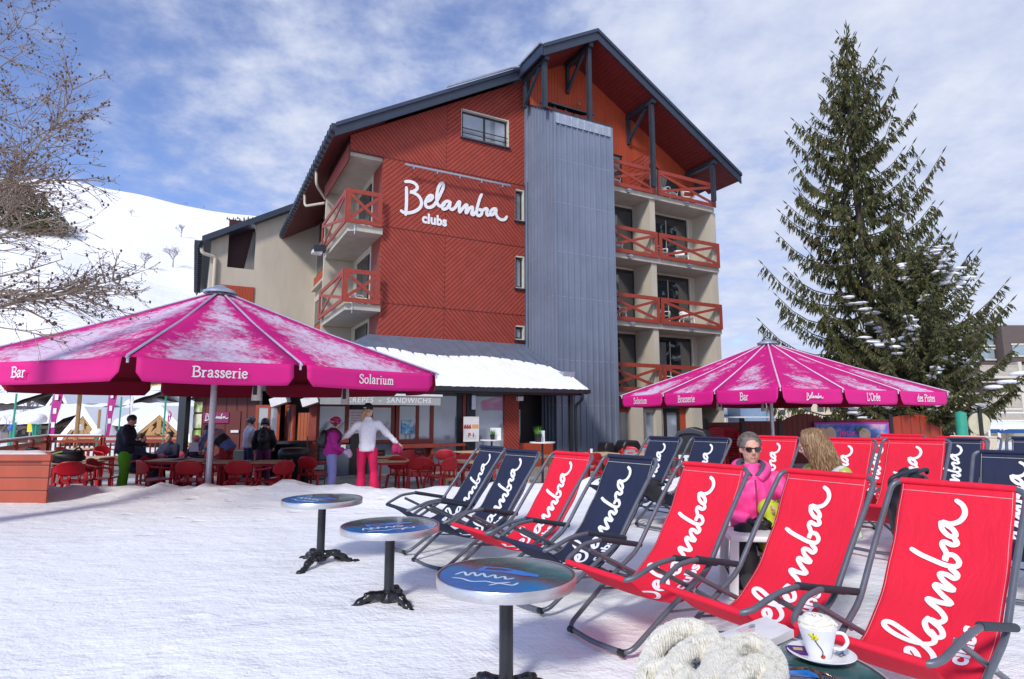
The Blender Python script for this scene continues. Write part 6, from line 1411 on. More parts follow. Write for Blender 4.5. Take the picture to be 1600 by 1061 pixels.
r11, D11, P11 = person('woman with long light brown hair in a camouflage jacket and lime trousers, seated', (wl2.x, wl2.y, gz2 - .13), radians(100), CAMO, cloth('lime_trousers', (.50, .58, .03)),
    J=sit(head=(0, .16, 1.20), neck=(0, .10, 1.06), eL=(-.25, .18, .76), wL=(-.16, .40, .72), eR=(.25, .18, .76), wR=(.12, .42, .72), kL=(-.17, .46, .72), kR=(.12, .50, .70), aL=(-.17, .50, .28), aR=(.12, .50, .28), tL=(-.17, .64, .22), tR=(.12, .64, .22), sL=(-.17, .05, .97), sR=(.17, .05, .97)), hair=LH, hairlong=longhair, seat=True, height=1.72, vox=.012, headfwd=(1.2, 1, -.4), headup=(0, .35, 1), bulk=1.04)
# ================================================================== TREES
BARK = basic('spruce_bark', (.10, .075, .055), .9, var=.3, scale=8, bump=.8, bscale=18, bdist=.03, stretch=(1, 1, .3))
def leafmat(name, a, b, c3):
    n = NB(name); g = n.N.new('ShaderNodeNewGeometry'); r = g.outputs['Random Per Island']; nz = n.noise(.9, 3, .6)
    k = n.math('ADD', n.math('MULTIPLY', r, .6), n.math('MULTIPLY', nz, .4)); n.col(n.ramp(k, [(.2, a), (.5, b), (.8, c3)])); n.set(rough=.6, spec=.3); return n.m
NEED = leafmat('spruce_needles', (.026, .036, .012), (.066, .076, .022), (.125, .115, .034)); NEED2 = leafmat('fir_needles', (.035, .045, .018), (.090, .098, .036), (.17, .16, .062)); CONE = basic('brown_cones', (.12, .055, .025), .8, var=.3)
def spray(m, p, d, L, w, r):
    """small needle spray: two crossed slim blades"""
    d = d.normalized(); s_ = d.cross(V((r.uniform(-1, 1), r.uniform(-1, 1), r.uniform(-.3, 1)))).normalized(); t2 = d.cross(s_)
    for q in (s_, t2):
        a = p; b = p + d * L * .45 + q * w; c = p + d * L; e = p + d * L * .45 - q * w; m.poly(a, b, c, e)
def spruce(base, H, R0, seed, prof, droop=1.0, dens=1.0, label='', snowy=0, mat=NEED, z0=.10, cones=True):
    r = random.Random(seed); t = thing('spruce_tree', base, 0, label, 'tree'); m = MB()
    lean = [V((.12 * sin(i * .9 + seed), .1 * cos(i * .7), 0)) for i in range(12)]
    def axis(z): return V((.10 * sin(z * .5 + seed), .08 * cos(z * .4), z))
    n = 14; m.tube([axis(H * i / n) for i in range(n + 1)], [.26 * (1 - i / n) ** .9 * (H / 18) + .012 for i in range(n + 1)], 10); m.build('trunk', BARK, t, smooth=60)
    lf = MB(); br = MB(); cn = MB(); sn = MB(); z = H * z0
    while z < H * .985:
        f = z / H; R = R0 * prof(f); nb = max(3, int((5 + 3 * (1 - f)) * dens)); a0 = r.uniform(0, 6.28)
        for b in range(nb):
            a = a0 + 2 * pi * b / nb + r.uniform(-.3, .3); L = R * (r.uniform(.45, .85) if r.random() < .45 else r.uniform(.85, 1.22)); o = axis(z + r.uniform(-.15, .15)); d = V((cos(a), sin(a), 0)); pts = []; up = (.10 + .75 * f ** 2); dr = (.42 * (1 - f) + .05) * droop
            for k in range(7):
                q = k / 6; pts.append(o + d * L * q + V((0, 0, L * (up * q - dr * 1.6 * q * (1 - q * .75) + .30 * q ** 3))))
            br.tube(pts, [.045 * (1 - q / 7) * (1 - f) + .008 for q in range(7)], 4)
            nt = max(5, int(L * 17 * dens)); sd = V((-sin(a), cos(a), 0))
            for k in range(nt):
                q = (k + r.random()) / nt; q = .10 + .90 * q; i = min(5, int(q * 6)); p = pts[i].lerp(pts[i + 1], q * 6 - i); side = r.choice((-1, 1)); ln = (.16 + .42 * (1 - q * .55) * (1 - f * .6)) * (H / 18) ** .5 * r.uniform(.6, 1.2)
                dd = (d * r.uniform(.2, .8) + sd * side * r.uniform(.3, 1) + V((0, 0, -r.uniform(.25, .9) * droop))).normalized()
                # twig with hanging sprays
                ns = 5 + int(ln * 13)
                for j in range(ns):
                    u_ = (j + .5) / ns; pp = p + dd * ln * u_; hd = (dd * .5 + V((r.uniform(-.4, .4), r.uniform(-.4, .4), -r.uniform(.2, 1.3) * droop))).normalized(); spray(lf, pp, hd, r.uniform(.12, .30) * (H / 18) ** .4, r.uniform(.013, .026), r)
                spray(lf, p, dd, ln * 1.1, .03, r)
                if cones and f > .35 and r.random() < .16: lf.cur = 1; lf.tube([pp, pp + V((0, 0, -.14))], [.032, .022], 5); lf.cur = 0
            if snowy and r.random() < snowy:
                q0 = r.uniform(.45, .75)
                for kk in range(r.randint(2, 4)):
                    q = min(.97, q0 + kk * .10); i = min(5, int(q * 6)); c = pts[i].lerp(pts[i + 1], q * 6 - i) + sd * r.uniform(-.12, .12) * (1.2 - q) + V((0, 0, .045)); sn.ball(c + V((0, 0, .03)), r.uniform(.20, .40), r.uniform(.12, .22), r.uniform(.045, .08), 10, 6, .5, kk + b, rot=Matrix.Rotation(a, 3, 'Z'))
                sn.build('snow_pad', M['snow_roof'], t, smooth=180); sn = MB()
            spray(lf, pts[-1], (pts[-1] - pts[-2]), .35, .03, r)
        z += (.34 + .30 * (1 - f)) * (H / 18) ** .5 * r.uniform(.8, 1.2)
    for k in range(14): a = r.uniform(0, 6.28); spray(lf, axis(H * (1 - .035 * r.random())), V((cos(a) * .5, sin(a) * .5, .8)), .3, .03, r)
    spray(lf, axis(H), V((0, 0, 1)), .5, .03, r)
    lf.build('crown', [mat, CONE], t); br.build('branches', BARK, t)
    if sn.v: sn.build('snow_load', M['snow_roof'], t, smooth=180)
    return t
Y1 = 23.5; b1 = atY(1320, 45, Y1); H1 = atY(1322, 45, Y1).z + .3
def pr1(f):
    pts = [(0, .95), (.12, 1.0), (.30, .95), (.45, .80), (.6, .62), (.75, .42), (.86, .24), (.93, .12), (1, .03)]
    for (a, x), (b, y) in zip(pts, pts[1:]):
        if f <= b: return x + (y - x) * (f - a) / (b - a)
    return .03
spruce(V((b1.x, Y1, -.3)), H1, 3.75, 11, pr1, label='very tall dark spruce full of brown cones behind the right-hand parasol', dens=.92, droop=1.25)
Y2 = 20.5; b2 = atY(1428, 402, Y2); H2 = atY(1430, 402, Y2).z + .3
def pr2(f):
    pts = [(0, .9), (.15, 1.0), (.35, 1.0), (.55, .82), (.75, .62), (.9, .38), (1, .10)]
    for (a, x), (b, y) in zip(pts, pts[1:]):
        if f <= b: return x + (y - x) * (f - a) / (b - a)
    return .03
spruce(V((b2.x, Y2, -.3)), H2, 2.8, 23, pr2, droop=.5, dens=1.25, label='shorter broad fir with snow on its branches beside the tall spruce', snowy=.30, mat=NEED2, z0=.22, cones=False)
# bare larch whose branches reach in from the left
LB = basic('larch_twigs', (.25, .19, .145), .85, var=.35, scale=6, bump=.5, bscale=40, bdist=.01)
LT = thing('larch_tree', (-7.3, 6.6, ground_z(-7.3, 6.6) - .1), 0, 'leafless larch with knobbly twigs and small cones reaching in from the left edge', 'tree')
rl = random.Random(12); LO = V(LT.location)
m = MB(); m.tube([(0, 0, 0), (.1, 0, 2), (.0, .1, 4.5), (.1, 0, 8)], [.24, .20, .15, .05], 12); m.build('trunk', BARK, LT, smooth=60)
tw = MB(); kn = MB(); needles = MB()
def twig(p, d, L, r0, depth, droop, dens):
    n = max(4, int(L / .09)); pts = [p]; dd = d.normalized()
    for i in range(n):
        dd = (dd + V((rl.uniform(-1, 1), rl.uniform(-1, 1), rl.uniform(-1, 1))) * .11 + V((0, 0, droop * .03)) + (V((0, 0, .05)) if depth == 2 else V((0, 0, 0)))).normalized(); pts.append(pts[-1] + dd * L / n)
    tw.tube(pts, [max(.0021, r0 * (1 - .8 * i / n)) for i in range(n + 1)], 6 if depth == 0 else 4)
    for i in range(1, n + 1):
        if depth >= 1 and rl.random() < .42: kn.ball(pts[i] + V((rl.uniform(-1, 1), rl.uniform(-1, 1), rl.uniform(-1, 1))) * .005, rl.uniform(.004, .0075), n=5, m=3)
        if depth >= 1 and rl.random() < .05: kn.ball(pts[i] + V((0, 0, .012)), .013, .013, .017, 6, 4)
    if depth < 3:
        k = int(L * (15 if depth == 0 else 12 if depth == 1 else 7) * dens)
        for j in range(k):
            i = rl.randint(max(1, int(n * .15)), n); bd = (pts[i] - pts[i - 1]).normalized(); side = bd.cross(V((0, 0, 1))).normalized() * rl.choice((-1, 1)); nd = bd * rl.uniform(.5, 1.0) + side * rl.uniform(.3, .9) + V((0, 0, rl.uniform(-.75, .5)))
            twig(pts[i], nd, L * rl.uniform(.22, .48) * (1 - .4 * i / n) + .05, r0 * .42, depth + 1, droop * 1.2, dens)
def limb(px0, py0, px1, py1, Yc, r0, droop, dens=1.0):
    a = atY(px0, py0, Yc) - LO; b = atY(px1, py1, Yc + rl.uniform(-.4, .4)) - LO; s0 = V((0, 0, a.z + .1)); tw.tube([s0, s0.lerp(a, .6) + V((0, 0, .05)), a], [r0 * 1.6, r0 * 1.3, r0], 6); twig(a, b - a, (b - a).length, r0, 0, droop, dens)
for q in ((-60, 500, 190, 395, 6.4, .024, .5, 1.15), (-60, 470, 150, 440, 6.2, .020, -.2, 1.0), (-60, 330, 175, 200, 6.8, .018, 1.2, 1.0), (-60, 290, 150, 300, 6.6, .018, .2, 1.1), (-60, 240, 110, 215, 6.9, .014, .5, .9), (-60, 110, 75, 30, 7.1, .012, .8, 1.0), (-60, 60, 60, 105, 6.7, .012, -.6, 1.0), (-60, 400, 150, 350, 6.0, .017, .4, 1.0), (-60, 160, 60, 170, 7.0, .011, 0, .8), (-60, 440, 120, 420, 5.8, .015, 0, .8), (-60, 500, 90, 520, 5.9, .012, -.8, .6), (-60, 385, 190, 330, 6.5, .014, .8, .9), (-60, 455, 165, 440, 6.6, .014, -.2, .9), (-60, 350, 130, 270, 6.3, .013, .6, .9), (-60, 20, 55, -20, 6.8, .012, .5, .9), (-60, 130, 70, 75, 6.5, .012, .4, .9), (-60, 310, 165, 240, 6.4, .012, .8, .9), (-60, 480, 110, 470, 6.1, .010, -.3, .8), (-60, 200, 80, 150, 6.8, .010, .3, .8)): limb(*q)
tw.build('limbs', LB, LT, smooth=60); kn.build('cones', basic('larch_cones', (.10, .06, .04), .9), LT)
# dark conifer clump on the slope behind the larch
def far_conifer(P, H, R, seed, lab, grp, mat=NEED):
    r = random.Random(seed); t = thing('conifer_tree', P, 0, lab, 'tree', grp); m = MB(); m.tube([(0, 0, 0), (0, 0, H)], [H * .02, .02], 5); m.build('trunk', BARK, t); m = MB()
    for i in range(900):
        f = r.random() ** 1.3; a = r.uniform(0, 6.28); q = R * (1 - f) ** .8 * r.uniform(.25, 1.1); c = V((cos(a) * q, sin(a) * q, H * (.08 + .9 * f))); spray(m, c, V((cos(a), sin(a), -.4)), H * .09, H * .014, r)
    m.build('crown', mat, t)
def hill_pt(az, j):
    p = hill((az + 75) / 145, j); return V(p)
def azof(px, py): r_ = ray(px, py); return degrees(atan2(r_.x, r_.y))
def on_hill(px, py):
    az = azof(px, py); r_ = ray(px, py); el = atan2(r_.z, sqrt(r_.x ** 2 + r_.y ** 2)); best = None
    for k in range(201):
        j = k / 200; p = hill_pt(az, j); e = atan2(p.z - CAM_H, sqrt(p.x ** 2 + p.y ** 2))
        if best is None or abs(e - el) < best[0]: best = (abs(e - el), p)
    return best[1]
for k, (px, py, h) in enumerate(((12, 350, 62), (35, 352, 58), (58, 358, 52), (80, 362, 40), (92, 362, 26))): 
    P = on_hill(px, py + 8); s_ = P.length / F_PX; far_conifer(P, h * s_, 22 * s_, 40 + k, 'dark conifer in the clump on the slope, number %d from the left edge' % (k + 1) if 0 else 'dark conifer in the clump on the snowy slope behind the larch', 'conifer clump on the slope', NEED2)
for k in range(26):
    px = 355 + k * 2.2 + (k % 3); py = 343 + (k * 37 % 7) - k * .1
    if px > 404: continue
    P = on_hill(px, py); s_ = P.length / F_PX; t = thing('skyline_conifer', P, 0, 'tiny dark conifer on the skyline left of the beige wing', 'tree', 'tiny conifers on the skyline'); m = MB(); m.lathe([(1.6 * s_, 0), (.9 * s_, 2.2 * s_), (0, 4.5 * s_)], 6); m.build('crown', NEED, t)
def bare_tree(P, H, seed, lab, grp, r0=.02, mat=None, spread=1.0):
    r = random.Random(seed); t = thing('bare_tree', P, 0, lab, 'tree', grp); m = MB()
    def go(p, d, L, rr, dep):
        q = p + d * L; m.tube([p, p.lerp(q, .5) + V((r.uniform(-1, 1), r.uniform(-1, 1), 0)) * L * .06, q], [rr, rr * .8, rr * .6], 4 if dep else 6)
        if dep < 5:
            for k in range((2 if dep < 1 else 3) if spread < 1.5 else (5 if dep < 1 else 3)):
                nd = (d + V((r.uniform(-1, 1), r.uniform(-1, 1), r.uniform(-.2, .7))) * .62 * spread).normalized(); go(p.lerp(q, r.uniform(.6, 1)), nd, L * r.uniform(.55, .8), rr * .6, dep + 1)
    go(V((0, 0, 0)), V((0, 0, 1)), H * .30, H * r0, 0); m.build('limbs', mat or basic('grey_bark', (.22, .19, .20), .9), t); return t
GB = basic('frosty_grey_bark', (.30, .27, .30), .9)
for k, (px, py, h) in enumerate(((283, 371, 22), (270, 417, 36), (225, 420, 30), (205, 338, 12), (290, 322, 6), (318, 325, 6))):
    P = on_hill(px, py); s_ = P.length / F_PX; bare_tree(P, h * s_ * 1.15, 60 + k, ('leafless tree on the slope, upper one left of the beige wing', 'leafless tree on the slope, nearest the top of the big parasol', 'pale leafless tree on the slope behind the larch tips', 'small faint leafless tree high on the slope', 'tiny tree on the mountain crest', 'tiny tree on the crest nearest the hotel')[k], 'trees scattered on the slope', r0=.022, mat=GB, spread=1.7)
for k, (px, py, h) in enumerate(((1132, 560, 26), (1148, 558, 22), (1178, 560, 16))):
    P = atY(px, py, 60); bare_tree(V((P.x, 60, -.6)), P.z + .6 + h * .065, 80 + k, 'leafless tree beyond the hotel, %s' % ('nearest its right wall', 'taller pale one left of the parasol tip', 'just left of the parasol tip')[k], 'leafless trees beyond the hotel', r0=.010, mat=GB)
# ================================================================== VILLAGE (left) AND BACKGROUND (right)
TIMB = basic('honey_timber', (.36, .21, .085), .7, var=.15, scale=2, stretch=(1, 1, .3)); TIMBD = basic('dark_chalet_timber', (.065, .040, .026), .8, var=.2, scale=2); CREAM = basic('cream_render', (.60, .52, .38), .9, var=.06); GREYW = basic('grey_stone_wall', (.20, .185, .175), .9, var=.2); WIN = basic('far_window', (.05, .055, .065), .15, spec=.8)
def W2(px, py, Y): return atY(px, py, Y)
def chalet(px0, px1, py_eave, py_ridge, Y, depth, lab, wall, gable=False, over=.8, zb=-.7, rx0=None, rx1=None, truss=False, nwin=4, shutters=None):
    """house seen along the eaves (gable=False) or on its gable end"""
    a = W2(px0, py_eave, Y); b = W2(px1, py_eave, Y); w = b.x - a.x; he = a.z - zb; hr = W2((px0 + px1) / 2, py_ridge, Y + (0 if gable else depth / 2)).z - zb; cx = (a.x + b.x) / 2
    t = thing('chalet', (cx, Y, zb), 0, lab, 'house', 'snow-covered village houses'); m = MB()
    if gable:
        m.prism([(-w / 2, 0, 0), (w / 2, 0, 0), (w / 2, 0, he), (0, 0, hr), (-w / 2, 0, he)], (0, depth, 0)); m.build('wall', wall, t); sl = (hr - he) / (w / 2); e = w / 2 + over; m = MB(); n_ = MB()
        for sg in (-1, 1):
            m.prism([(0, -over, hr + .05), (sg * e, -over, hr + .05 - sl * e), (sg * e, -over, hr + .30 - sl * e), (0, -over, hr + .30)], (0, depth + 2 * over, 0))
            n_.prism([(0, -over - .05, hr + .31), (sg * (e + .05), -over - .05, hr + .31 - sl * e), (sg * (e + .05), -over - .05, hr + .85 - sl * e), (sg * e * .5, -over - .05, hr + .92 - sl * e * .5), (0, -over - .05, hr + .95)], (0, depth + 2 * over, 0))
        m.build('roof', TIMBD if not truss else TIMB, t); n_.build('roof_snow', M['snow_roof'], t)
        if truss:
            m = MB(); m.beam((-w / 2, -over + .1, he), (w / 2, -over + .1, he), .3, .35); m.beam((0, -over + .1, he), (0, -over + .1, hr), .3, .3)
            for sg in (-1, 1): m.beam((sg * w / 4, -over + .1, he), (0, -over + .1, he + (hr - he) * .55), .22, .25); m.beam((sg * w * .3, -over + .12, he + .1), (sg * w * .18, -over + .12, hr - sl * w * .18), .22, .25)
            m.build('truss', TIMB, t)
        else:
            m = MB()
            for zz in (he * .45, he * .8): m.beam((-w / 2, -.15, zz), (w / 2, -.15, zz), .25, .3)
            for i in range(4): x = -w / 2 + w * i / 3; m.beam((x, -.2, 0), (x, -.2, hr - abs(x) * sl - .1), .25, .25)
            m.build('timber_frame', TIMB, t)
            for i in range(3): x = -w / 2 + w * (i + .5) / 3; m = MB(); m.box(x - w * .10, x + w * .10, -.06, -.001, he * .52, he * .72); m.build('window', WIN, t)
            m = MB(); m.box(-w / 2 - .2, w / 2 + .2, -1.0, -.25, he * .34, he * .42); m.build('balcony', TIMB, t)
    else:
        m.box(-w / 2, w / 2, 0, depth, 0, he); m.build('wall', wall, t); rw = w / 2 + over; hy = depth / 2; m = MB()
        m.prism([(-rw, -over, he - .1), (-rw, hy, hr), (-rw, depth + over, he - .1), (-rw, depth + over, he + .15), (-rw, hy, hr + .25), (-rw, -over, he + .15)], (2 * rw, 0, 0)); m.build('roof', TIMBD, t); m = MB()
        m.grid(24, 10, lambda i, j: (-rw - .05 + (2 * rw + .1) * i, -over - .08 + (hy + over + .08) * j, he + .15 + .45 * (min(1, j * 6 + .15) ** .5) + (hr - he + .1) * j + .12 * pnoise(V((i * 7, j * 4, w))))); m.grid(2, 2, lambda i, j: (-rw - .05 + (2 * rw + .1) * i, hy + (depth / 2 + over) * j, hr + .70 - (hr - he + .1) * j)); m.build('roof_snow', M['snow_roof'], t, smooth=60)
        for i in range(nwin):
            x = -w / 2 + w * (i + .5) / nwin; m = MB(); m.box(x - w * .045, x + w * .045, -.06, -.001, he * .55, he * .85); o = m.build('window', WIN, t)
            if i % 2 and shutters: m = MB(); m.box(x + w * .05, x + w * .08, -.07, -.001, he * .55, he * .85); m.build('shutter', shutters, o)
    return t
chalet(100, 196, 637, 618, 75, 13, 'long pale house with a wide snowy roof, right of the half-timbered gable', CREAM, nwin=5, shutters=TIMB)
chalet(88, 112, 638, 618, 66, 10, 'half-timbered gable house with a balcony between the two left banners', CREAM, gable=True, over=1.0)
chalet(20, 82, 668, 642, 52, 12, 'low dark house with a long snowy lean roof behind the left street lamps', TIMBD, over=1.0, nwin=5)
chalet(152, 245, 672, 642, 46, 12, 'low building with a broad snowy roof behind the man in green trousers', TIMBD, over=1.0, nwin=3)
chalet(118, 158, 682, 656, 44, 6, 'honey timber porch gable with trusses left of the pink banner', TIMBD, gable=True, over=.7, truss=True)
chalet(228, 288, 682, 655, 42, 8, 'wide honey timber truss gable under snow beside the kiosk', TIMBD, gable=True, over=.8, truss=True)
chalet(226, 262, 642, 633, 82, 8, 'small pale gabled house with one window uphill of the truss gable', CREAM, gable=True, over=1.0)
chalet(245, 290, 630, 612, 95, 12, 'upper village house with a snowy roof right of the church tower', GREYW, nwin=4)
chalet(186, 226, 655, 640, 70, 9, 'pale low house behind the man in green trousers', CREAM, nwin=3)
chalet(-20, 22, 634, 617, 88, 12, 'grey house with a snowy roof at the far left edge', GREYW, nwin=4)
chalet(-40, 14, 664, 650, 60, 10, 'white-roofed low house at the far left edge below the grey one', GREYW, nwin=3)
# church tower
ct = W2(237, 618, 90); t = thing('church_tower', (ct.x, 90, -.7), 0, 'small yellow church tower seen between the parasol flaps', 'tower'); m = MB(); m.box(-1.8, 1.8, 0, 3.6, 0, W2(237, 600, 90).z + .7); m.build('wall', basic('ochre_wall', (.55, .36, .12), .9), t); m = MB(); m.lathe([(2.2, 0), (0, 4)], 4, (0, 1.8, W2(237, 600, 90).z + .7)); m.build('spire', TIMBD, t); m = MB(); m.box(-.5, .5, -.05, -.001, 4.0, 5.2); m.build('belfry_opening', WIN, t)
# banners
BAN = basic('magenta_banner_cloth', (.42, .01, .20), .7, var=.06); 
def banner(px, pyt, pyb, Y, wpx, lab, lean=8, mat=BAN):
    P = W2(px, pyb, Y); T = W2(px + lean, pyt, Y); t = thing('feather_banner', (P.x, Y, TERR_Z), 0, lab, 'banner', 'feather banners by the balustrade'); dz = T.z - TERR_Z; dx = T.x - P.x; w = wpx * Y / F_PX; m = MB(); m.tube([(0, 0, 0), (dx * .4, 0, dz * .55), (dx, 0, dz)], [.03, .02, .012], 6); m.build('pole', M['galv'], t)
    z0 = P.z - TERR_Z + .1; m = MB(); m.grid(4, 24, lambda i, j: (dx * (z0 / dz + (1 - z0 / dz) * j) ** 1.5 + .03 + w * i * min(1, .35 + 1.2 * j) * min(1, (1 - j) * 4 + .15), .04 * sin(j * 9 + i), z0 + (dz - z0) * j - w * .4 * i * (1 - j))); c = m.build('cloth', mat, t, smooth=180)
    m = MB()
    for k in range(3): j = .2 + .22 * k; m.box(dx * j + .06 + w * .2, dx * j + .03 + w * .7, -.06, -.05, z0 + (dz - z0) * j, z0 + (dz - z0) * j + .25 * w + .12)
    m.build('print', M['white_paint'], c)
banner(73, 590, 692, 22.5, 13, 'left magenta feather banner, in front of the half-timbered gable', 14); banner(163, 590, 684, 23, 11, 'second magenta feather banner, left of the man in green trousers', 10)
banner(262, 640, 672, 30, 4, 'thin distant magenta banner under a green lamp post', 1); banner(203, 600, 670, 26, 4, 'narrow white banner right of the second magenta one', 1, M['white_paint'])
# street lamps with snow domes, posts
GRN = basic('turquoise_green_paint', (.03, .30, .20), .45); 
def mush(px, pyt, pyb, Y, rpx, lab):
    P = W2(px, pyt, Y); r_ = rpx * Y / F_PX; t = thing('flower_column', (P.x, Y, -.3), 0, lab, 'column', 'green columns capped with snow'); h = P.z + .3; m = MB()
    m.lathe([(r_ * .5, h - r_ * .55), (r_ * .95, h - r_ * .35), (r_, h + .05), (r_ * .8, h + r_ * .45), (r_ * .4, h + r_ * .66), (0, h + r_ * .7)], 20); m.build('snow_cap', M['snow_roof'], t, smooth=180)
    for k in range(5): a = 2 * pi * k / 5 + .3; m = MB(); m.tube([(cos(a) * r_ * .15, sin(a) * r_ * .15, 0), (cos(a) * r_ * .2, sin(a) * r_ * .2, h * .6), (cos(a) * r_ * .45, sin(a) * r_ * .45, h - r_ * .4)], r_ * .09, 6); m.build('stem', GRN, t)
mush(58, 655, 690, 26, 13, 'large green column with a white snow cap left of the left banner'); mush(121, 668, 690, 30, 8, 'smaller green column with a white snow cap behind the rear balustrade'); mush(152, 676, 690, 34, 9, 'low snow-capped column right of the truss porch')
def post(px, pyt, Y, r_, mat, lab, nm='lamp_post', top=None):
    P = W2(px, pyt, Y); t = thing(nm, (P.x, Y, -.4), 0, lab, 'post'); h = P.z + .4; m = MB(); m.tube([(0, 0, 0), (0, 0, h)], r_, 6); m.build('pole', mat, t)
    if top: m = MB(); top(m, h); m.build('head', M['white_paint'] if top is not tp_blue else basic('blue_globe', (.05, .15, .5), .3), t)
def tp_flat(m, h): m.lathe([(.1, h), (.8, h + .05), (.7, h + .3), (0, h + .4)], 12)
def tp_blue(m, h): m.ball((0, 0, h), .17)
post(125, 617, 28, .09, TIMB, 'tall timber pole in front of the long pale house', 'timber_pole', tp_flat); post(26, 615, 34, .05, GRN, 'thin green lamp post at the far left'); post(156, 640, 38, .08, TIMB, 'short timber pole right of the truss porch', 'timber_pole'); post(260, 612, 34, .05, GRN, 'green lamp post with a snowy lamp before the truss gable', 'lamp_post', tp_flat); post(190, 620, 40, .05, GRN, 'thin green post above the snowy roof'); post(18, 668, 32, .06, GRN, 'short green post with a blue globe at the far left', 'globe_lamp', tp_blue); post(24, 660, 30, .055, GRN, 'stout green post at the far left beside the blue globe')
t = thing('yellow_sign', (W2(46, 672, 36).x, 36, -.3), 0, 'small bright yellow board among the far-left posts', 'sign'); m = MB(); m.box(-.15, .15, 0, .08, .9, 1.5); m.build('board', basic('yellow_board', (.75, .58, .02), .6), t); m = MB(); m.tube([(0, .04, 0), (0, .04, .9)], .04, 6); m.build('post', M['galv'], t)
# snowy bank with rocks and scrub above the village on the left
m = MB()
def bank(i, j):
    x = -118 + 100 * i; y = 105 + 55 * j; e = 22 * (max(0, 1 - abs(x + 100) / 60)) ** .9 * j; return (x, y, -.7 + e + 1.2 * pnoise(V((x * .06, y * .06, 0))) * j * 2)
m.grid(60, 24, bank); tag(m.build('snowy_bank', M['snow_roof'], smooth=180), kind='structure')
rr_ = random.Random(9); m = MB()
for k in range(900):
    i, j = rr_.random(), rr_.random(); p = V(bank(i, j)); hgt = rr_.uniform(.5, 2.4); w_ = rr_.uniform(.3, 1.2)
    for q in range(5): a = rr_.uniform(0, 6.28); m.poly(p, p + V((cos(a) * w_, sin(a) * w_, hgt)), p + V((cos(a + .4) * w_ * .7, sin(a + .4) * w_ * .7, hgt * .8)))
tag(m.build('scrub', basic('bare_scrub', (.16, .14, .15), .9)), 'thin grey leafless scrub on the snowy bank above the village', 'scrub', kind='stuff')
for k, (px, py, h, Y) in enumerate(((4, 655, 60, 48), (30, 640, 50, 56), (176, 612, 30, 90), (200, 625, 36, 86), (268, 612, 22, 96), (12, 690, 40, 40))):
    P = W2(px, py, Y); bare_tree(V((P.x, Y, -.7)), max(3, P.z + .7 + h * Y / F_PX * .5), 120 + k, ('leafless tree at the far left between grey houses', 'leafless tree left of the left banner', 'leafless tree above the long pale roof', 'leafless tree above the man in green trousers', 'leafless tree right of the church tower', 'low leafless tree at the far left edge')[k], 'leafless trees in the village', r0=.012, mat=GB)
for k in range(7): P = W2(140 + k * 21, 612, 108); far_conifer(V((P.x, 108 + k, -.7)), P.z + 2.2 + (k * 7 % 3), 2.2, 150 + k, 'dark conifer in the row above the village roofs', 'conifers above the village')
# ------------------------------------------------------------------ right side
# apartment block
BRN = basic('brown_panel_cladding', (.105, .078, .070), .7, var=.1, scale=.6, stretch=(1, 1, 4)); CRM = basic('cream_balcony_wall', (.56, .48, .36), .9, var=.05)
AY = 46.0
ap_ = thing('apartment_block', (0, AY, 0), 0, 'modern apartment block with brown top floors and cream balconies at the right edge', 'building')
ax = lambda px: W2(px, 600, AY).x
az_ = lambda py: W2(1560, py, AY).z
m = MB(); m.box(ax(1500), ax(1568), .5, 14, az_(610), az_(506)); m.box(ax(1569), ax(1720), -.3, 14, az_(566), az_(509)); m.build('upper_floors', BRN, ap_)
m = MB(); m.box(ax(1500), ax(1720), .8, 14, -.7, az_(566)); m.build('wall', CRM, ap_)
for (x0, x1, y0, y1, yy) in ((1545, 1566, 519, 538, .5), (1534, 1566, 545, 560, .5), (1582, 1612, 540, 556, -.3), (1500, 1520, 550, 566, .5)):
    m = MB(); m.box(ax(x0), ax(x1), yy - .06, yy - .001, az_(y1), az_(y0)); o = m.build('window', basic('pale_blue_window', (.25, .32, .36), .1, spec=1), ap_); m = MB(); m.box(ax(x0) - .1, ax(x1) + .1, yy - .1, yy - .061, az_(y1) - .12, az_(y1)); m.box(ax(x0) - .1, ax(x1) + .1, yy - .1, yy - .061, az_(y0), az_(y0) + .12); m.build('frame', M['frame_pale'], o)
for k, y in enumerate((592, 617, 641, 662)):
    m = MB(); m.box(ax(1520), ax(1720), -.9, .79, az_(y), az_(y) + .18); m.build('balcony_slab', M['frame_pale'], ap_)
    m = MB(); m.box(ax(1520), ax(1720), -.88, -.84, az_(y) + .9, az_(y) + 1.0); m.box(ax(1520), ax(1720), -.86, -.85, az_(y) + .2, az_(y) + .9) if k != 1 else None; m.build('balcony_rail', basic('balcony_panel', (.40, .36, .30), .7), ap_)
for x in (1578, 1640): m = MB(); m.box(ax(x), ax(x) + .25, -.95, .79, -.7, az_(567)); m.build('fin', M['frame_pale'], ap_)
m = MB(); m.box(ax(1584), ax(1598), -1.4, -.95, az_(662) + .2, az_(652)); m.build('blue_chest', basic('blue_plastic', (.03, .10, .28), .5), ap_)
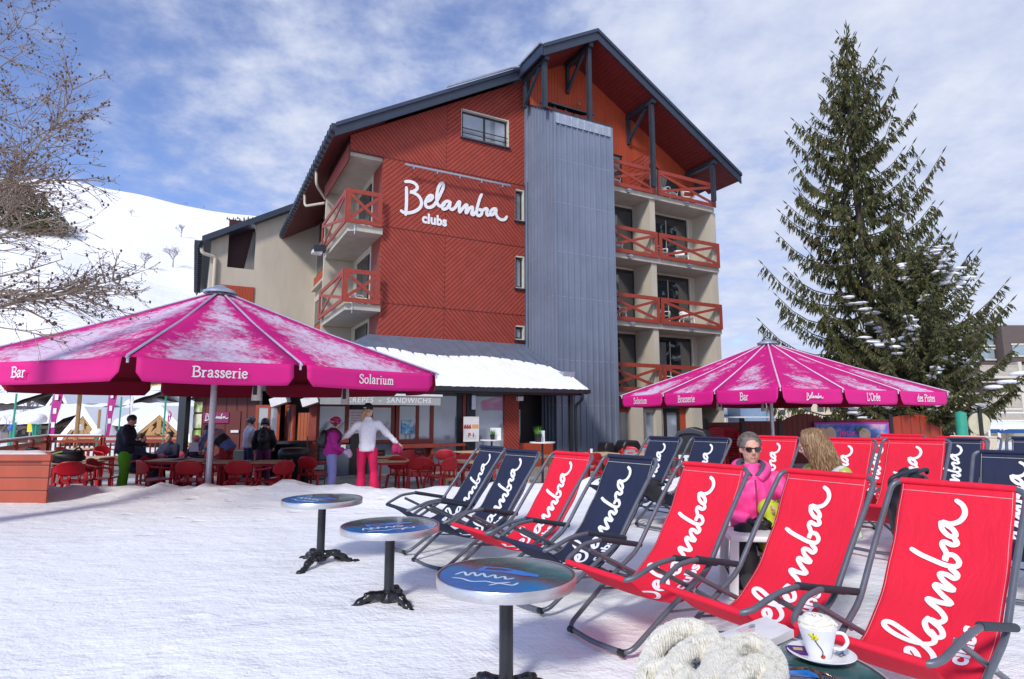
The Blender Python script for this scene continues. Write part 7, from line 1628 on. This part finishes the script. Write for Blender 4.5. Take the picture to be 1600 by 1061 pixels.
# long pale buildings far behind the parasol
for k, (x0, x1, y0, y1, Y, nw, lab) in enumerate(((1100, 1150, 634, 690, 70, 3, 'far cream building behind the right parasol, nearest the hotel'), (1152, 1230, 632, 690, 74, 5, 'far cream building with small windows behind the parasol pole'), (1232, 1330, 626, 690, 80, 5, 'far pale building half hidden by the spruce'), (1380, 1500, 632, 690, 78, 6, 'far pale building between the fir and the apartment block'))):
    a = W2(x0, y0, Y); b = W2(x1, y0, Y); t = thing('far_building', (a.x, Y, -.7), 0, lab, 'building', 'far pale buildings on the right'); w = b.x - a.x; h = a.z + .7; m = MB(); m.box(0, w, 0, 10, 0, h); m.build('wall', CRM, t); m = MB(); m.box(-.3, w + .3, -.4, 10.4, h, h + .5); m.build('roof_snow', M['snow_roof'], t)
    for i in range(nw):
        for j in range(2): x = w * (i + .5) / nw; m = MB(); m.box(x - w / nw * .25, x + w / nw * .25, -.06, -.001, h * (.30 + .36 * j), h * (.46 + .36 * j)); m.build('window', WIN, t)
# snow-covered blue awnings, white railing
BLU = basic('blue_tarpaulin', (.012, .07, .22), .6, var=.1)
def blue_aw(x0, x1, y0, y1, Y, lab):
    a = W2(x0, y1, Y); b = W2(x1, y1, Y); z1 = W2(x0, y0, Y).z; t = thing('blue_awning', (a.x, Y, -.6), 0, lab, 'awning', 'blue snow-laden awnings'); w = b.x - a.x; z0 = a.z + .6; h = z1 - a.z; m = MB(); m.prism([(0, 0, z0), (0, 0, z0 + h * .45), (0, 2.4, z0 + h), (0, 2.4, z0)], (w, 0, 0)); m.build('cover', BLU, t); m = MB(); m.grid(30, 8, lambda i, j: (w * i, -.05 + 2.5 * j, z0 + h * (.45 + .55 * j) + .05 + .14 * abs(sin(i * w * .9)) + .05 * pnoise(V((i * 20, j * 3, 0))) - (.12 if j == 0 else 0))); m.build('snow', M['snow_roof'], t, smooth=180)
    for i in range(3): m = MB(); m.tube([(w * i / 2, 0, 0), (w * i / 2, 0, z0)], .04, 6); m.build('post', M['white_paint'], t)
blue_aw(1100, 1128, 644, 652, 34, 'blue awning under snow beside the hotel corner'); blue_aw(1130, 1170, 643, 652, 35, 'blue awning under snow above the stacked chairs'); blue_aw(1508, 1560, 664, 676, 30, 'blue awning under snow right of the round sign'); blue_aw(1562, 1640, 662, 677, 31, 'blue awning under snow at the right edge'); blue_aw(1470, 1500, 664, 676, 32, 'blue awning under snow left of the green post')
def wrail(x0, x1, y, Y, lab):
    a = W2(x0, y, Y); b = W2(x1, y, Y); t = thing('white_railing', (a.x, Y, -.4), 0, lab, 'railing', 'white metal railings'); w = b.x - a.x; h = a.z + .4
    for z in (h, h - .35, h - .7): m = MB(); m.tube([(0, 0, z), (w, 0, z)], .035, 6); m.build('rail', M['white_paint'], t)
    for i in range(int(w / 1.8) + 1): m = MB(); m.tube([(i * 1.8, 0, 0), (i * 1.8, 0, h)], .045, 6); m.build('post', M['white_paint'], t)
wrail(1104, 1240, 652, 29, 'white railing behind the stacked red chairs'); wrail(1480, 1680, 645, 27, 'white railing in front of the apartment block')
t = thing('green_post', (W2(1503, 670, 16).x, 16, -.2), 0, 'stout green post beside the round pale sign', 'post'); m = MB(); m.lathe([(.13, 0), (.13, W2(1503, 645, 16).z + .2), (.0, W2(1503, 643, 16).z + .22)], 16); m.build('post', GRN, t, smooth=60)
sp = W2(1530, 662, 17); t = thing('round_sign', (sp.x, 17, -.2), 0, 'round beige disc on a dark post at the right', 'sign'); m = MB(); m.lathe([(.31, -.02), (.31, .02)], 28); m.v = [(p[0], p[2], sp.z + .2 + p[1]) for p in m.v]; m.build('disc', basic('beige_disc', (.50, .47, .33), .7), t); m = MB(); m.box(-.04, .04, -.09, -.03, 0, sp.z + .2 + .45); m.build('post', M['black'], t)
t = thing('blue_cabin', (W2(1183, 652, 33).x, 33, -.4), 0, 'pale blue metal cabin with a square lamp behind the parasol pole', 'cabin'); m = MB(); m.box(-.9, 1.0, 0, 2, 0, W2(1183, 637, 33).z + .4); m.build('wall', basic('pale_blue_metal', (.22, .32, .48), .5), t); m = MB(); m.box(.5, .9, -.2, -.001, 1.5, 2.2); m.build('box', M['galv'], t)
# dark red fence with curved tops and a picture banner
FY = 19.6
def fence(x0, x1, y0, y1, lab, bulge=0, Y=FY, mat=M['fence_boards'], yy=690):
    a = W2(x0, (y0 + y1) / 2, Y); b = W2(x1, (y0 + y1) / 2, Y); w = b.x - a.x; z0 = W2(x0, y0, Y).z; z1 = W2(x1, y1, Y).z; t = thing('board_fence', (a.x, Y, -.4), 0, lab, 'fence', 'dark red board fence'); n_ = 16; pts = [(0, 0, 0)] + [(w * i / n_, 0, z0 + (z1 - z0) * i / n_ + .4 + bulge * sin(pi * i / n_)) for i in range(n_ + 1)] + [(w, 0, 0)]; m = MB(); m.prism(pts, (0, .08, 0)); m.build('boards', mat, t); m = MB(); m.box(-.12, -.001, -.04, .14, 0, z0 + .5); m.build('post', M['black'], t); return t
fence(1106, 1160, 660, 660, 'fence section behind the stacked red chairs'); fence(1163, 1218, 658, 658, 'plain low fence section behind the parasol pole'); fence(1221, 1293, 659, 658, 'fence section with a rounded top above the long-haired woman', .25); fence(1296, 1392, 656, 655, 'fence section carrying the picture banner'); fence(1394, 1470, 652, 655, 'brighter red fence section with a curved top at the right end', .12, mat=vboards('bright_red_fence_boards', (.33, .035, .012), .30))
m = MB(); n = NB('picture_banner_print'); v = n.tc(); x = n.xyz(v); c_ = n.ramp(n.noise(1.6, 4, .6, vec=v, dist=.6), [(.30, (.02, .03, .22)), (.42, (.06, .10, .42)), (.52, (.10, .20, .50)), (.60, (.50, .30, .45)), (.66, (.65, .45, .30)), (.75, (.25, .05, .40))]); n.col(c_); n.set(rough=.5)
a = W2(1272, 660, FY - .12); b = W2(1391, 690, FY - .12); t = thing('picture_banner', (a.x, FY - .12, 0), 0, 'blue and violet picture banner with a pink border on the fence', 'banner'); w = b.x - a.x; zt2 = a.z; m.box(0, w, 0, .02, zt2 - .95, zt2); m.build('panel', basic('pink_banner_border', (.42, .03, .32), .6), t); m = MB(); m.box(.06, w - .06, -.01, -.001, zt2 - .9, zt2 - .06); m.build('picture', n.m, t)
pch = basic('cream_peach_print', (.62, .42, .28), .6)
for fx, rr3, hh3 in ((.10, .16, .22), (.20, .2, .24), (.66, .2, .2)): m = MB(); m.ball((w * fx, -.03, zt2 - .38), rr3, .01, hh3); m.build('picture_shape', pch, t, smooth=180)
m = MB(); lettering(m, 'Jeux', lambda x_, y_, z_: (w * .43 + x_, -.02 - z_, zt2 - .42 + y_), .30, extrude=.001, offset=.004); m.build('lettering', basic('pink_print', (.75, .08, .35), .6), t); m = MB(); 
for k in range(5):
    a0 = k * 1.25; m.poly((w * .62, -.045, zt2 - .22), (w * .62 + .22 * cos(a0), -.045, zt2 - .20 + .10 * sin(a0)), (w * .62 + .2 * cos(a0 + .4), -.045, zt2 - .24 + .10 * sin(a0 + .4)))
m.build('palm_print', basic('palm_green_print', (.05, .16, .05), .6), t)
# lamps hanging inside the parasols
for px, py, Y in ((402, 600, 10.8), (540, 608, 12.0), (1123, 626, 18.5), (1193, 628, 19.3)):
    P = W2(px, py, Y); t = thing('patio_heater_lamp', P, 0, 'white heater lamp hanging under the canopy %s' % {402: 'of the left parasol, above the kiosk', 540: 'of the left parasol, above the awning', 1123: 'of the right parasol, above the litter bin', 1193: 'of the right parasol, beside its pole'}[px], 'lamp', 'heater lamps under the parasols'); m = MB(); m.lathe([(.09, -.30), (.075, -.10), (.06, .05), (.04, .2), (.0, .22)], 12); m.build('housing', M['white_plastic'], t, smooth=60); m = MB(); m.tube([(0, 0, .2), (0, 0, .62)], .015, 6); m.build('rod', M['galv'], t); m = MB(); m.box(-.035, .035, -.085, -.075, -.2, .02); m.build('grille', M['black'], t)
# white plastic chairs on the balconies
BC = armchair(M['white_plastic'], 'balcony_chair'); k_ = 0
for (u, v, zf, r_, lab) in ((9.6, -1.15, 5.42, 20, 'white plastic chair on the second-floor balcony beside the tower'), (11.9, -1.2, 5.42, 10, 'left white chair on the second-floor right balcony'), (13.4, -1.15, 5.42, -20, 'right white chair on the second-floor right balcony'), (11.9, -1.2, 8.22, 15, 'left white chair on the third-floor right balcony'), (13.2, -1.15, 8.22, -25, 'right white chair on the third-floor right balcony'), (9.5, -1.1, 8.22, 0, 'white plastic chair on the third-floor balcony beside the tower'), (12.6, -1.2, 11.03, 10, 'left white chair on the top right balcony'), (13.8, -1.1, 11.03, 60, 'right white chair on the top right balcony'), (9.4, -1.2, 11.03, 10, 'white plastic chair on the top balcony beside the tower'), (11.9, -1.2, 2.6, 10, 'white plastic chair on the first-floor right balcony'), (-.6, .9, 5.22, 60, 'white plastic chair on the lower left balcony'), (-.6, .9, 8.02, 60, 'white plastic chair on the upper left balcony')):
    o = BC if k_ == 0 else copy_tree(BC); k_ += 1; place(o, B2W(u, v, zf - .04), YAW + radians(180 + r_), lab, 'white plastic chairs on the hotel balconies'); o['category'] = 'chair'
# ================================================================== FOREGROUND: table with scarf, tote, hot chocolate
T4 = V((.775, 1.95, 0)); TZ = .72; SF = 1.17
t4 = copy_tree(tp); t4.scale = (1, 1, 1); place(t4, (T4.x, T4.y, TZ - .60 * 1.0), .15, 'round table at the bottom edge carrying the cup, scarf and tote', 'round bistro tables on the snow')
for c in t4.children:
    if c.name.startswith(('leg', 'hub', 'column')): pass
def tpt(px, py, z=TZ): return atz(px, py, z)
# saucer + cup
CH = basic('white_china', (.80, .80, .79), .12, var=.02, spec=.6)
sc_ = tpt(1284, 1031); s = .165 / .30
t = thing('saucer', (sc_.x, sc_.y, TZ + .003), 0, 'white china saucer under the cup of hot chocolate', 'saucer'); m = MB(); m.lathe([(0, .004), (.035, .003), (.04, .0), (.055, .004), (.085, .017), (.087, .019), (.084, .020), (.055, .009), (.035, .0075), (0, .0075)], 56); m.build('dish', CH, t, smooth=50); t.scale = (SF, SF, SF)
cp = thing('chocolate_cup', (sc_.x - .008, sc_.y, TZ + .011), radians(-20), 'white cup with a painted flower, heaped with whipped cream and cocoa', 'cup'); cp.scale = (SF * .95, SF * .95, SF * .82)
m = MB(); m.lathe([(.0, .001), (.030, .0), (.033, .004), (.038, .03), (.047, .075), (.0515, .098), (.050, .099), (.046, .075), (.037, .03), (.0, .006)], 48); m.build('cup', CH, cp, smooth=50)
m = MB(); m.tube(smoothpath([(.045, -.004, .083), (.066, -.012, .084), (.074, -.014, .060), (.060, -.010, .036), (.040, -.003, .032)], 6), .0055, 10); m.build('handle', CH, cp, smooth=180)
CRE = basic('whipped_cream', (.82, .77, .66), .6, var=.03, bump=.3, bscale=80, bdist=.002); m = MB(); m.ball((0, 0, .098), .050, .050, .024, 30, 16, .15, 2); rc = random.Random(3)
for k in range(16): a = k * 2.4; q = .036 * (k / 16) ** .5; m.ball((cos(a) * q, sin(a) * q, .112 + .012 * (1 - k / 16)), rc.uniform(.012, .018), rc.uniform(.012, .018), .012, 10, 8, .3, k)
m.tube(smoothpath([(cos(a) * (.047 - .002 * a), sin(a) * (.047 - .002 * a), .104 + a * .0022) for a in [i * .5 for i in range(22)]], 2), [.0095] * 43, 8); m.build('whipped_cream', CRE, cp, smooth=180)
m = MB()
for k in range(150): a = rc.uniform(0, 6.28); q = .034 * rc.random() ** .6; z = .131 - (q / .034) ** 2 * .014; m.ball((cos(a) * q, sin(a) * q, z + rc.uniform(0, .002)), rc.uniform(.0013, .0034), n=5, m=3)
m.build('cocoa_flakes', basic('cocoa', (.10, .035, .015), .8), cp)
def cupsurf(a, z, l=.0006): r_ = .033 + (z / .098) * .0185 + .002 * sin(pi * z / .098) + l; return V((r_ * sin(a), -r_ * cos(a), z))
m = MB(); m.ribbon([(p.x, p.y) for p in smoothpath([(-.30, .086, 0), (-.26, .066, 0), (-.12, .050, 0), (.06, .036, 0), (.14, .022, 0), (.08, .010, 0)], 6)], .0022 * 1, lambda x_, y_, l: cupsurf(x_ * 1.0, y_, .0014 + l), base=0) if 0 else m.tube([cupsurf(p.x, p.y, .0008) for p in smoothpath([(-.34, .088, 0), (-.30, .070, 0), (-.14, .054, 0), (.08, .038, 0), (.16, .024, 0), (.06, .010, 0)], 6)], .0014, 6); m.build('painted_stem', basic('black_glaze', (.02, .02, .02), .2), cp)
m = MB()
for a, z in ((-.50, .084), (-.42, .080), (-.34, .078), (-.26, .080), (-.18, .074), (-.36, .072), (-.22, .070)): m.ball(cupsurf(a, z, 0), .0055, .0022, .0045, 8, 6)
m.build('painted_petals', basic('yellow_glaze', (.70, .62, .02), .2), cp, smooth=180); m = MB(); m.ball(cupsurf(.20, .013, -.001), .0065, .003, .0065, 8, 6); m.build('painted_berry', basic('red_glaze', (.5, .03, .01), .2), cp, smooth=180)
P = tpt(1247, 1027); t = thing('chocolate_bar', (P.x, P.y, TZ + .018), radians(-12), 'small chocolate in a purple wrapper on the saucer', 'chocolate'); m = MB(); m.box(-.024, .024, -.016, .016, 0, .008); m.box(-.030, -.0241, -.015, .015, .003, .005); m.box(.0241, .030, -.015, .015, .003, .005); o = m.build('wrapper', basic('purple_foil', (.07, .012, .14), .25, metal=.3, bump=.4, bscale=90), t); b = o.modifiers.new('b', 'BEVEL'); b.width = .001; m = MB(); m.box(-.012, .012, -.006, .006, .0082, .0086); m.build('emblem', basic('gold_print', (.5, .35, .15), .4), t); t.rotation_euler.x = .25; t.scale = (SF, SF, SF)
P = tpt(1316, 1032); t = thing('sugar_sachet', (P.x, P.y, TZ + .018), radians(25), 'folded silver white sugar sachet on the saucer', 'sachet'); m = MB(); m.grid(8, 8, lambda i, j: (-.02 + .04 * i, -.014 + .028 * j, .003 + .005 * sin(i * 7) * cos(j * 5))); m.grid(8, 8, lambda i, j: (-.018 + .036 * i, -.012 + .026 * j, .009 + .004 * sin(i * 6 + 1) * cos(j * 7))); m.build('paper', basic('silver_paper', (.55, .58, .68), .35, metal=.3), t, smooth=180); m = MB(); m.tube([(-.012, -.010, .012), (.016, .002, .013)], .0012, 5); m.build('print', basic('blue_print', (.03, .05, .25), .5), t)
# tote bag / envelope lying on the table
TW = basic('white_cotton', (.74, .70, .70), .85, var=.04, bump=.35, bscale=260, bdist=.001)
zt4 = TZ + .03; c4 = [tpt(x_, y_, zt4) for x_, y_ in ((1088, 1003), (1196, 963), (1240, 984), (1132, 1030))]
tb = thing('tote_bag', (0, 0, 0), 0, 'folded white cotton tote with red printed lines and a grey oval on the table', 'bag'); m = MB()
A4, B4, C4, D4 = c4
def bagp(i, j, z):
    p = A4.lerp(B4, i).lerp(D4.lerp(C4, i), j); bul = .012 * sin(pi * i) * sin(pi * j) if z else 0; return V((p.x, p.y, (zt4 + bul + .004 * pnoise(V((i * 5, j * 5, 1)))) if z else TZ + .004))
m.grid(16, 12, lambda i, j: bagp(i, j, 1)); m.grid(16, 2, lambda i, j: bagp(i, 1, 0).lerp(bagp(i, 1, 1), j)); m.grid(12, 2, lambda i, j: bagp(1, 1 - i, 0).lerp(bagp(1, 1 - i, 1), j)); m.grid(12, 2, lambda i, j: bagp(0, i, 0).lerp(bagp(0, i, 1), j)); m.grid(16, 2, lambda i, j: bagp(1 - i, 0, 0).lerp(bagp(1 - i, 0, 1), j)); m.build('cloth', TW, tb, smooth=60)
ex = (B4 - A4).normalized(); ey = (A4 - D4).normalized()
m = MB(); o_ = A4.lerp(C4, .50); o_.z = zt4 + .0185
for k, wd in enumerate(('VOS ENVIES', 'DE NEIGE', 'AU SOLEIL')):
    if k < 3: lettering(m, ('· ' + wd), lambda x_, y_, z_, k=k: o_ + ex * x_ + ey * (y_ + .018 - k * .018), .013) if 0 else None
for k in range(3):
    for q in range(7):
        x0 = -.035 + q * .011; m.add([tuple(o_ + ex * (x0 + dx) + ey * (.016 - k * .016 + dy)) for dx, dy in ((0, 0), (.006 + .002 * ((q + k) % 2), 0), (.006, .005), (0, .005))], [(0, 1, 2, 3)])
m.build('red_print', basic('red_textile_print', (.60, .08, .10), .8), tb)
m = MB(); oc = A4.lerp(C4, .50) + ex * .055 + ey * .015; oc.z = zt4 + .0180; m.add([tuple(oc + ex * .018 * cos(a) + ey * .009 * sin(a)) for a in [2 * pi * k / 20 for k in range(20)]], [tuple(range(20))]); m.build('grey_oval', basic('grey_textile_print', (.30, .30, .32), .7), tb)
# fluffy scarf: looped thick knitted ropes with loose strands
n = NB('cream_mohair'); w1 = n.noise(60, 4, .7, stretch=(1, 1, 1)); w2 = n.noise(220, 3, .7); n.col(n.ramp(w1, [(.25, (.56, .51, .38)), (.5, (.76, .72, .60)), (.8, (.84, .81, .72))])); n.set(rough=.95, spec=.1); n.b.inputs['Sheen Weight'].default_value = .5; wv = n.N.new('ShaderNodeTexWave'); wv.inputs['Scale'].default_value = 34; wv.inputs['Distortion'].default_value = 6; wv.inputs['Detail'].default_value = 3; n.L.new(n.tc(), wv.inputs['Vector']); n.bump(wv.outputs['Fac'], .6, .004); n.bump(w1, .9, .006); n.bump(w2, .8, .002); WOOL = n.m
sf = thing('wool_scarf', (0, 0, 0), 0, 'fluffy cream wool scarf heaped on the near edge of the table', 'scarf'); rsf = random.Random(6)
def sp_pt(px, py, h): return tpt(px, py, TZ + .012 + h * .85)
loops = [[(1012, 1065, .02), (1018, 1030, .05), (1035, 1000, .09), (1068, 984, .11), (1100, 990, .10), (1118, 1015, .075), (1112, 1050, .05), (1090, 1080, .04)],
         [(1040, 1075, .04), (1060, 1035, .07), (1092, 1010, .085), (1125, 1012, .075), (1142, 1040, .055), (1130, 1078, .04)],
         [(1105, 1080, .04), (1120, 1040, .06), (1150, 1012, .07), (1180, 1008, .062), (1205, 1025, .048), (1212, 1050, .04), (1205, 1082, .03)],
         [(1130, 1085, .05), (1160, 1050, .07), (1190, 1040, .06), (1210, 1062, .045), (1200, 1090, .04)],
         [(1000, 1090, .0), (1010, 1058, .03), (1040, 1045, .06), (1075, 1060, .06), (1085, 1092, .05)]]
core = MB(); hairs = MB()
for li, L in enumerate(loops):
    pts = smoothpath([sp_pt(*q) for q in L], 8); R_ = .031 if li < 3 else .027; n_ = len(pts)
    core.tube(pts, [R_ * .97 * (1 + .18 * sin(i * .9 + li)) for i in range(n_)], 12)
    for i in range(0, n_ - 1, 2): core.ball(pts[i] + V((rsf.uniform(-1, 1), rsf.uniform(-1, 1), rsf.uniform(-.5, 1))) * R_ * .16, R_ * rsf.uniform(.80, 1.0), jit=.25, seed=i + li * 9, n=10, m=8)
    for k in range(22):
        ph = rsf.uniform(0, 6.28); sp2 = .16; line = []
        for i, p in enumerate(pts):
            tt_v = (pts[min(i + 1, n_ - 1)] - pts[max(i - 1, 0)]).normalized(); a1 = tt_v.orthogonal().normalized(); a2 = tt_v.cross(a1); a = ph + sp2 * i; line.append(p + (a1 * cos(a) + a2 * sin(a)) * R_ * 1.02)
        core.tube(line, .0042, 6)
    for k in range(2600):     # fluff
        i = rsf.randint(1, n_ - 2); p = pts[i]; tt_v = (pts[i + 1] - pts[i - 1]).normalized(); a1 = tt_v.orthogonal().normalized(); a2 = tt_v.cross(a1); a = rsf.uniform(0, 6.28); d = (a1 * cos(a) + a2 * sin(a) + tt_v * rsf.uniform(-.6, .6)).normalized(); s0 = p + d * R_ * 1.0; e = s0 + d * rsf.uniform(.003, .010) + V((rsf.uniform(-1, 1), rsf.uniform(-1, 1), rsf.uniform(-1, .5))) * .004; hairs.tube([s0, s0.lerp(e, .5) + V((0, 0, .002)), e], [.0007, .0005, .0002], 3)
for k in range(80):          # fringe hanging over the left edge
    a = sp_pt(rsf.uniform(1005, 1062), rsf.uniform(1010, 1050), rsf.uniform(.02, .07)); b = a + V((rsf.uniform(-.05, .01), rsf.uniform(-.10, -.02), -rsf.uniform(.06, .16))); hairs.tube(smoothpath([a, a.lerp(b, .4) + V((-.01, -.01, .005)), b], 4), rsf.uniform(.0016, .0030), 5)
blob(core, 'knitted_wool', WOOL, sf, .0050, 2, .0030, 60, 2); hairs.build('fringe', WOOL, sf, smooth=180)
# sunglasses
n = NB('tortoiseshell'); n.col(n.ramp(n.noise(70, 3, .6), [(.4, (.012, .006, .003)), (.55, (.10, .035, .008)), (.7, (.30, .13, .03))])); n.set(rough=.1, spec=.7); TOR = n.m
sgl = thing('sunglasses', (0, 0, 0), 0, 'tortoiseshell sunglasses lying in front of the cup at the bottom edge', 'sunglasses')
h0 = tpt(1262, 1044, TZ + .035); h1 = tpt(1200, 1052, TZ + .018); h2 = tpt(1186, 1075, TZ + .006)
m = MB(); m.tube(smoothpath([h0, h0.lerp(h1, .5) + V((0, 0, .004)), h1, h2], 5), [.0042] * 8 + [.0036] * 8, 8); m.build('temple', TOR, sgl, smooth=180)
g0 = tpt(1266, 1046, TZ + .036); m = MB(); m.tube(smoothpath([g0, g0 + V((.012, -.018, -.002)), g0 + V((.018, -.045, -.014)), g0 + V((.012, -.070, -.030))], 5), .0052, 8); m.build('frame', TOR, sgl, smooth=180); m = MB(); m.tube(smoothpath([g0 + V((.018, -.02, -.002)), g0 + V((.040, -.030, -.004)), g0 + V((.055, -.050, -.018)), g0 + V((.04, -.075, -.032))], 5), .0045, 8); m.build('frame', TOR, sgl, smooth=180)
m = MB(); m.ball(g0 + V((.030, -.052, -.018)), .020, .020, .003, 14, 8, rot=Matrix.Rotation(.9, 3, 'X')); m.build('lens', basic('dark_lens', (.012, .016, .03), .05, spec=1), sgl, smooth=180)
g2 = tpt(1282, 1050, TZ + .03); m = MB(); m.tube(smoothpath([g2, g2 + V((.04, -.03, -.012)), g2 + V((.075, -.075, -.024))], 5), .004, 8); m.build('temple', TOR, sgl, smooth=180)
# white side table by the seated women, bag under it
wt = thing('low_white_table', (1.82, 4.62, snow_h(1.82, 4.62)), radians(-8), 'low white plastic table in front of the woman in pink', 'table'); m = MB(); m.box(-.22, .22, -.20, .20, .40, .44); o = m.build('tabletop', M['white_plastic'], wt); b = o.modifiers.new('b', 'BEVEL'); b.width = .015; b.segments = 3
for sx in (-1, 1):
    for sy in (-1, 1): m = MB(); m.beam((sx * .18, sy * .16, .40), (sx * .21, sy * .19, 0), .06, .03); m.build('leg', M['white_plastic'], wt)
bx_ = V((1.80, 4.72, 0)); o = thing('black_white_bag', (bx_.x, bx_.y, snow_h(1.8, 4.72)), 0, 'black and white patterned bag standing under the low white table', 'bag'); m = MB(); m.ball((0, 0, .16), .15, .10, .18, 16, 10, .35, 5); n = NB('black_white_print'); c_ = n.ramp(n.noise(11, 3, .6), [(.48, (.015, .015, .018)), (.54, (.65, .65, .68))]); c_.node.color_ramp.interpolation = 'CONSTANT'; n.col(c_); n.set(rough=.6); m.build('bag_body', n.m, o, smooth=180); m = MB(); m.tube(smoothpath([(-.08, 0, .30), (-.04, 0, .38), (.05, 0, .38), (.09, 0, .29)], 4), .012, 6); m.build('handle', M['black'], o)
# black backpack hanging before the back-row chair
bk = V((3.32, 5.05, 0)); o = thing('black_backpack', (bk.x, bk.y, snow_h(bk.x, bk.y) + .05), radians(20), 'large black backpack leaning against the red back-row deck chair', 'backpack'); m = MB(); m.ball((0, 0, .42), .22, .17, .36, 18, 14, .22, 7); m.ball((.06, -.12, .30), .16, .10, .20, 14, 10, .2, 2); blob(m, 'bag_body', M['black'], o, .018, 3, .012, 9)
for sg in (-1, 1): m = MB(); m.tube(smoothpath([(sg * .10, -.06, .76), (sg * .05 - .10, -.16, .80), (sg * .10 - .28, -.12, .74), (sg * .12 - .20, -.05, .60)], 6), .016, 6); m.build('strap', M['timber_dark'], o, smooth=60)
# black gloves on the chair arm of the back row
P = V((1.55, 6.75, 0)); o = thing('black_gloves', (P.x, P.y, snow_h(P.x, P.y) + .40), 0, 'black gloves left on the navy back-row deck chair', 'gloves'); m = MB(); m.ball((0, 0, .08), .10, .07, .10, jit=.5, seed=3); m.ball((.08, 0, .0), .07, .06, .09, jit=.5, seed=6); blob(m, 'gloves', M['black'], o, .015, 2, .01)
# white plastic chair leg at the right edge
wc = copy_tree(BC); place(wc, (3.75, 3.85, snow_h(3.75, 3.85)), radians(200), 'white plastic armchair behind the nearest red deck chair'); wc['group'] = ''; del wc['group']; wc['category'] = 'chair'
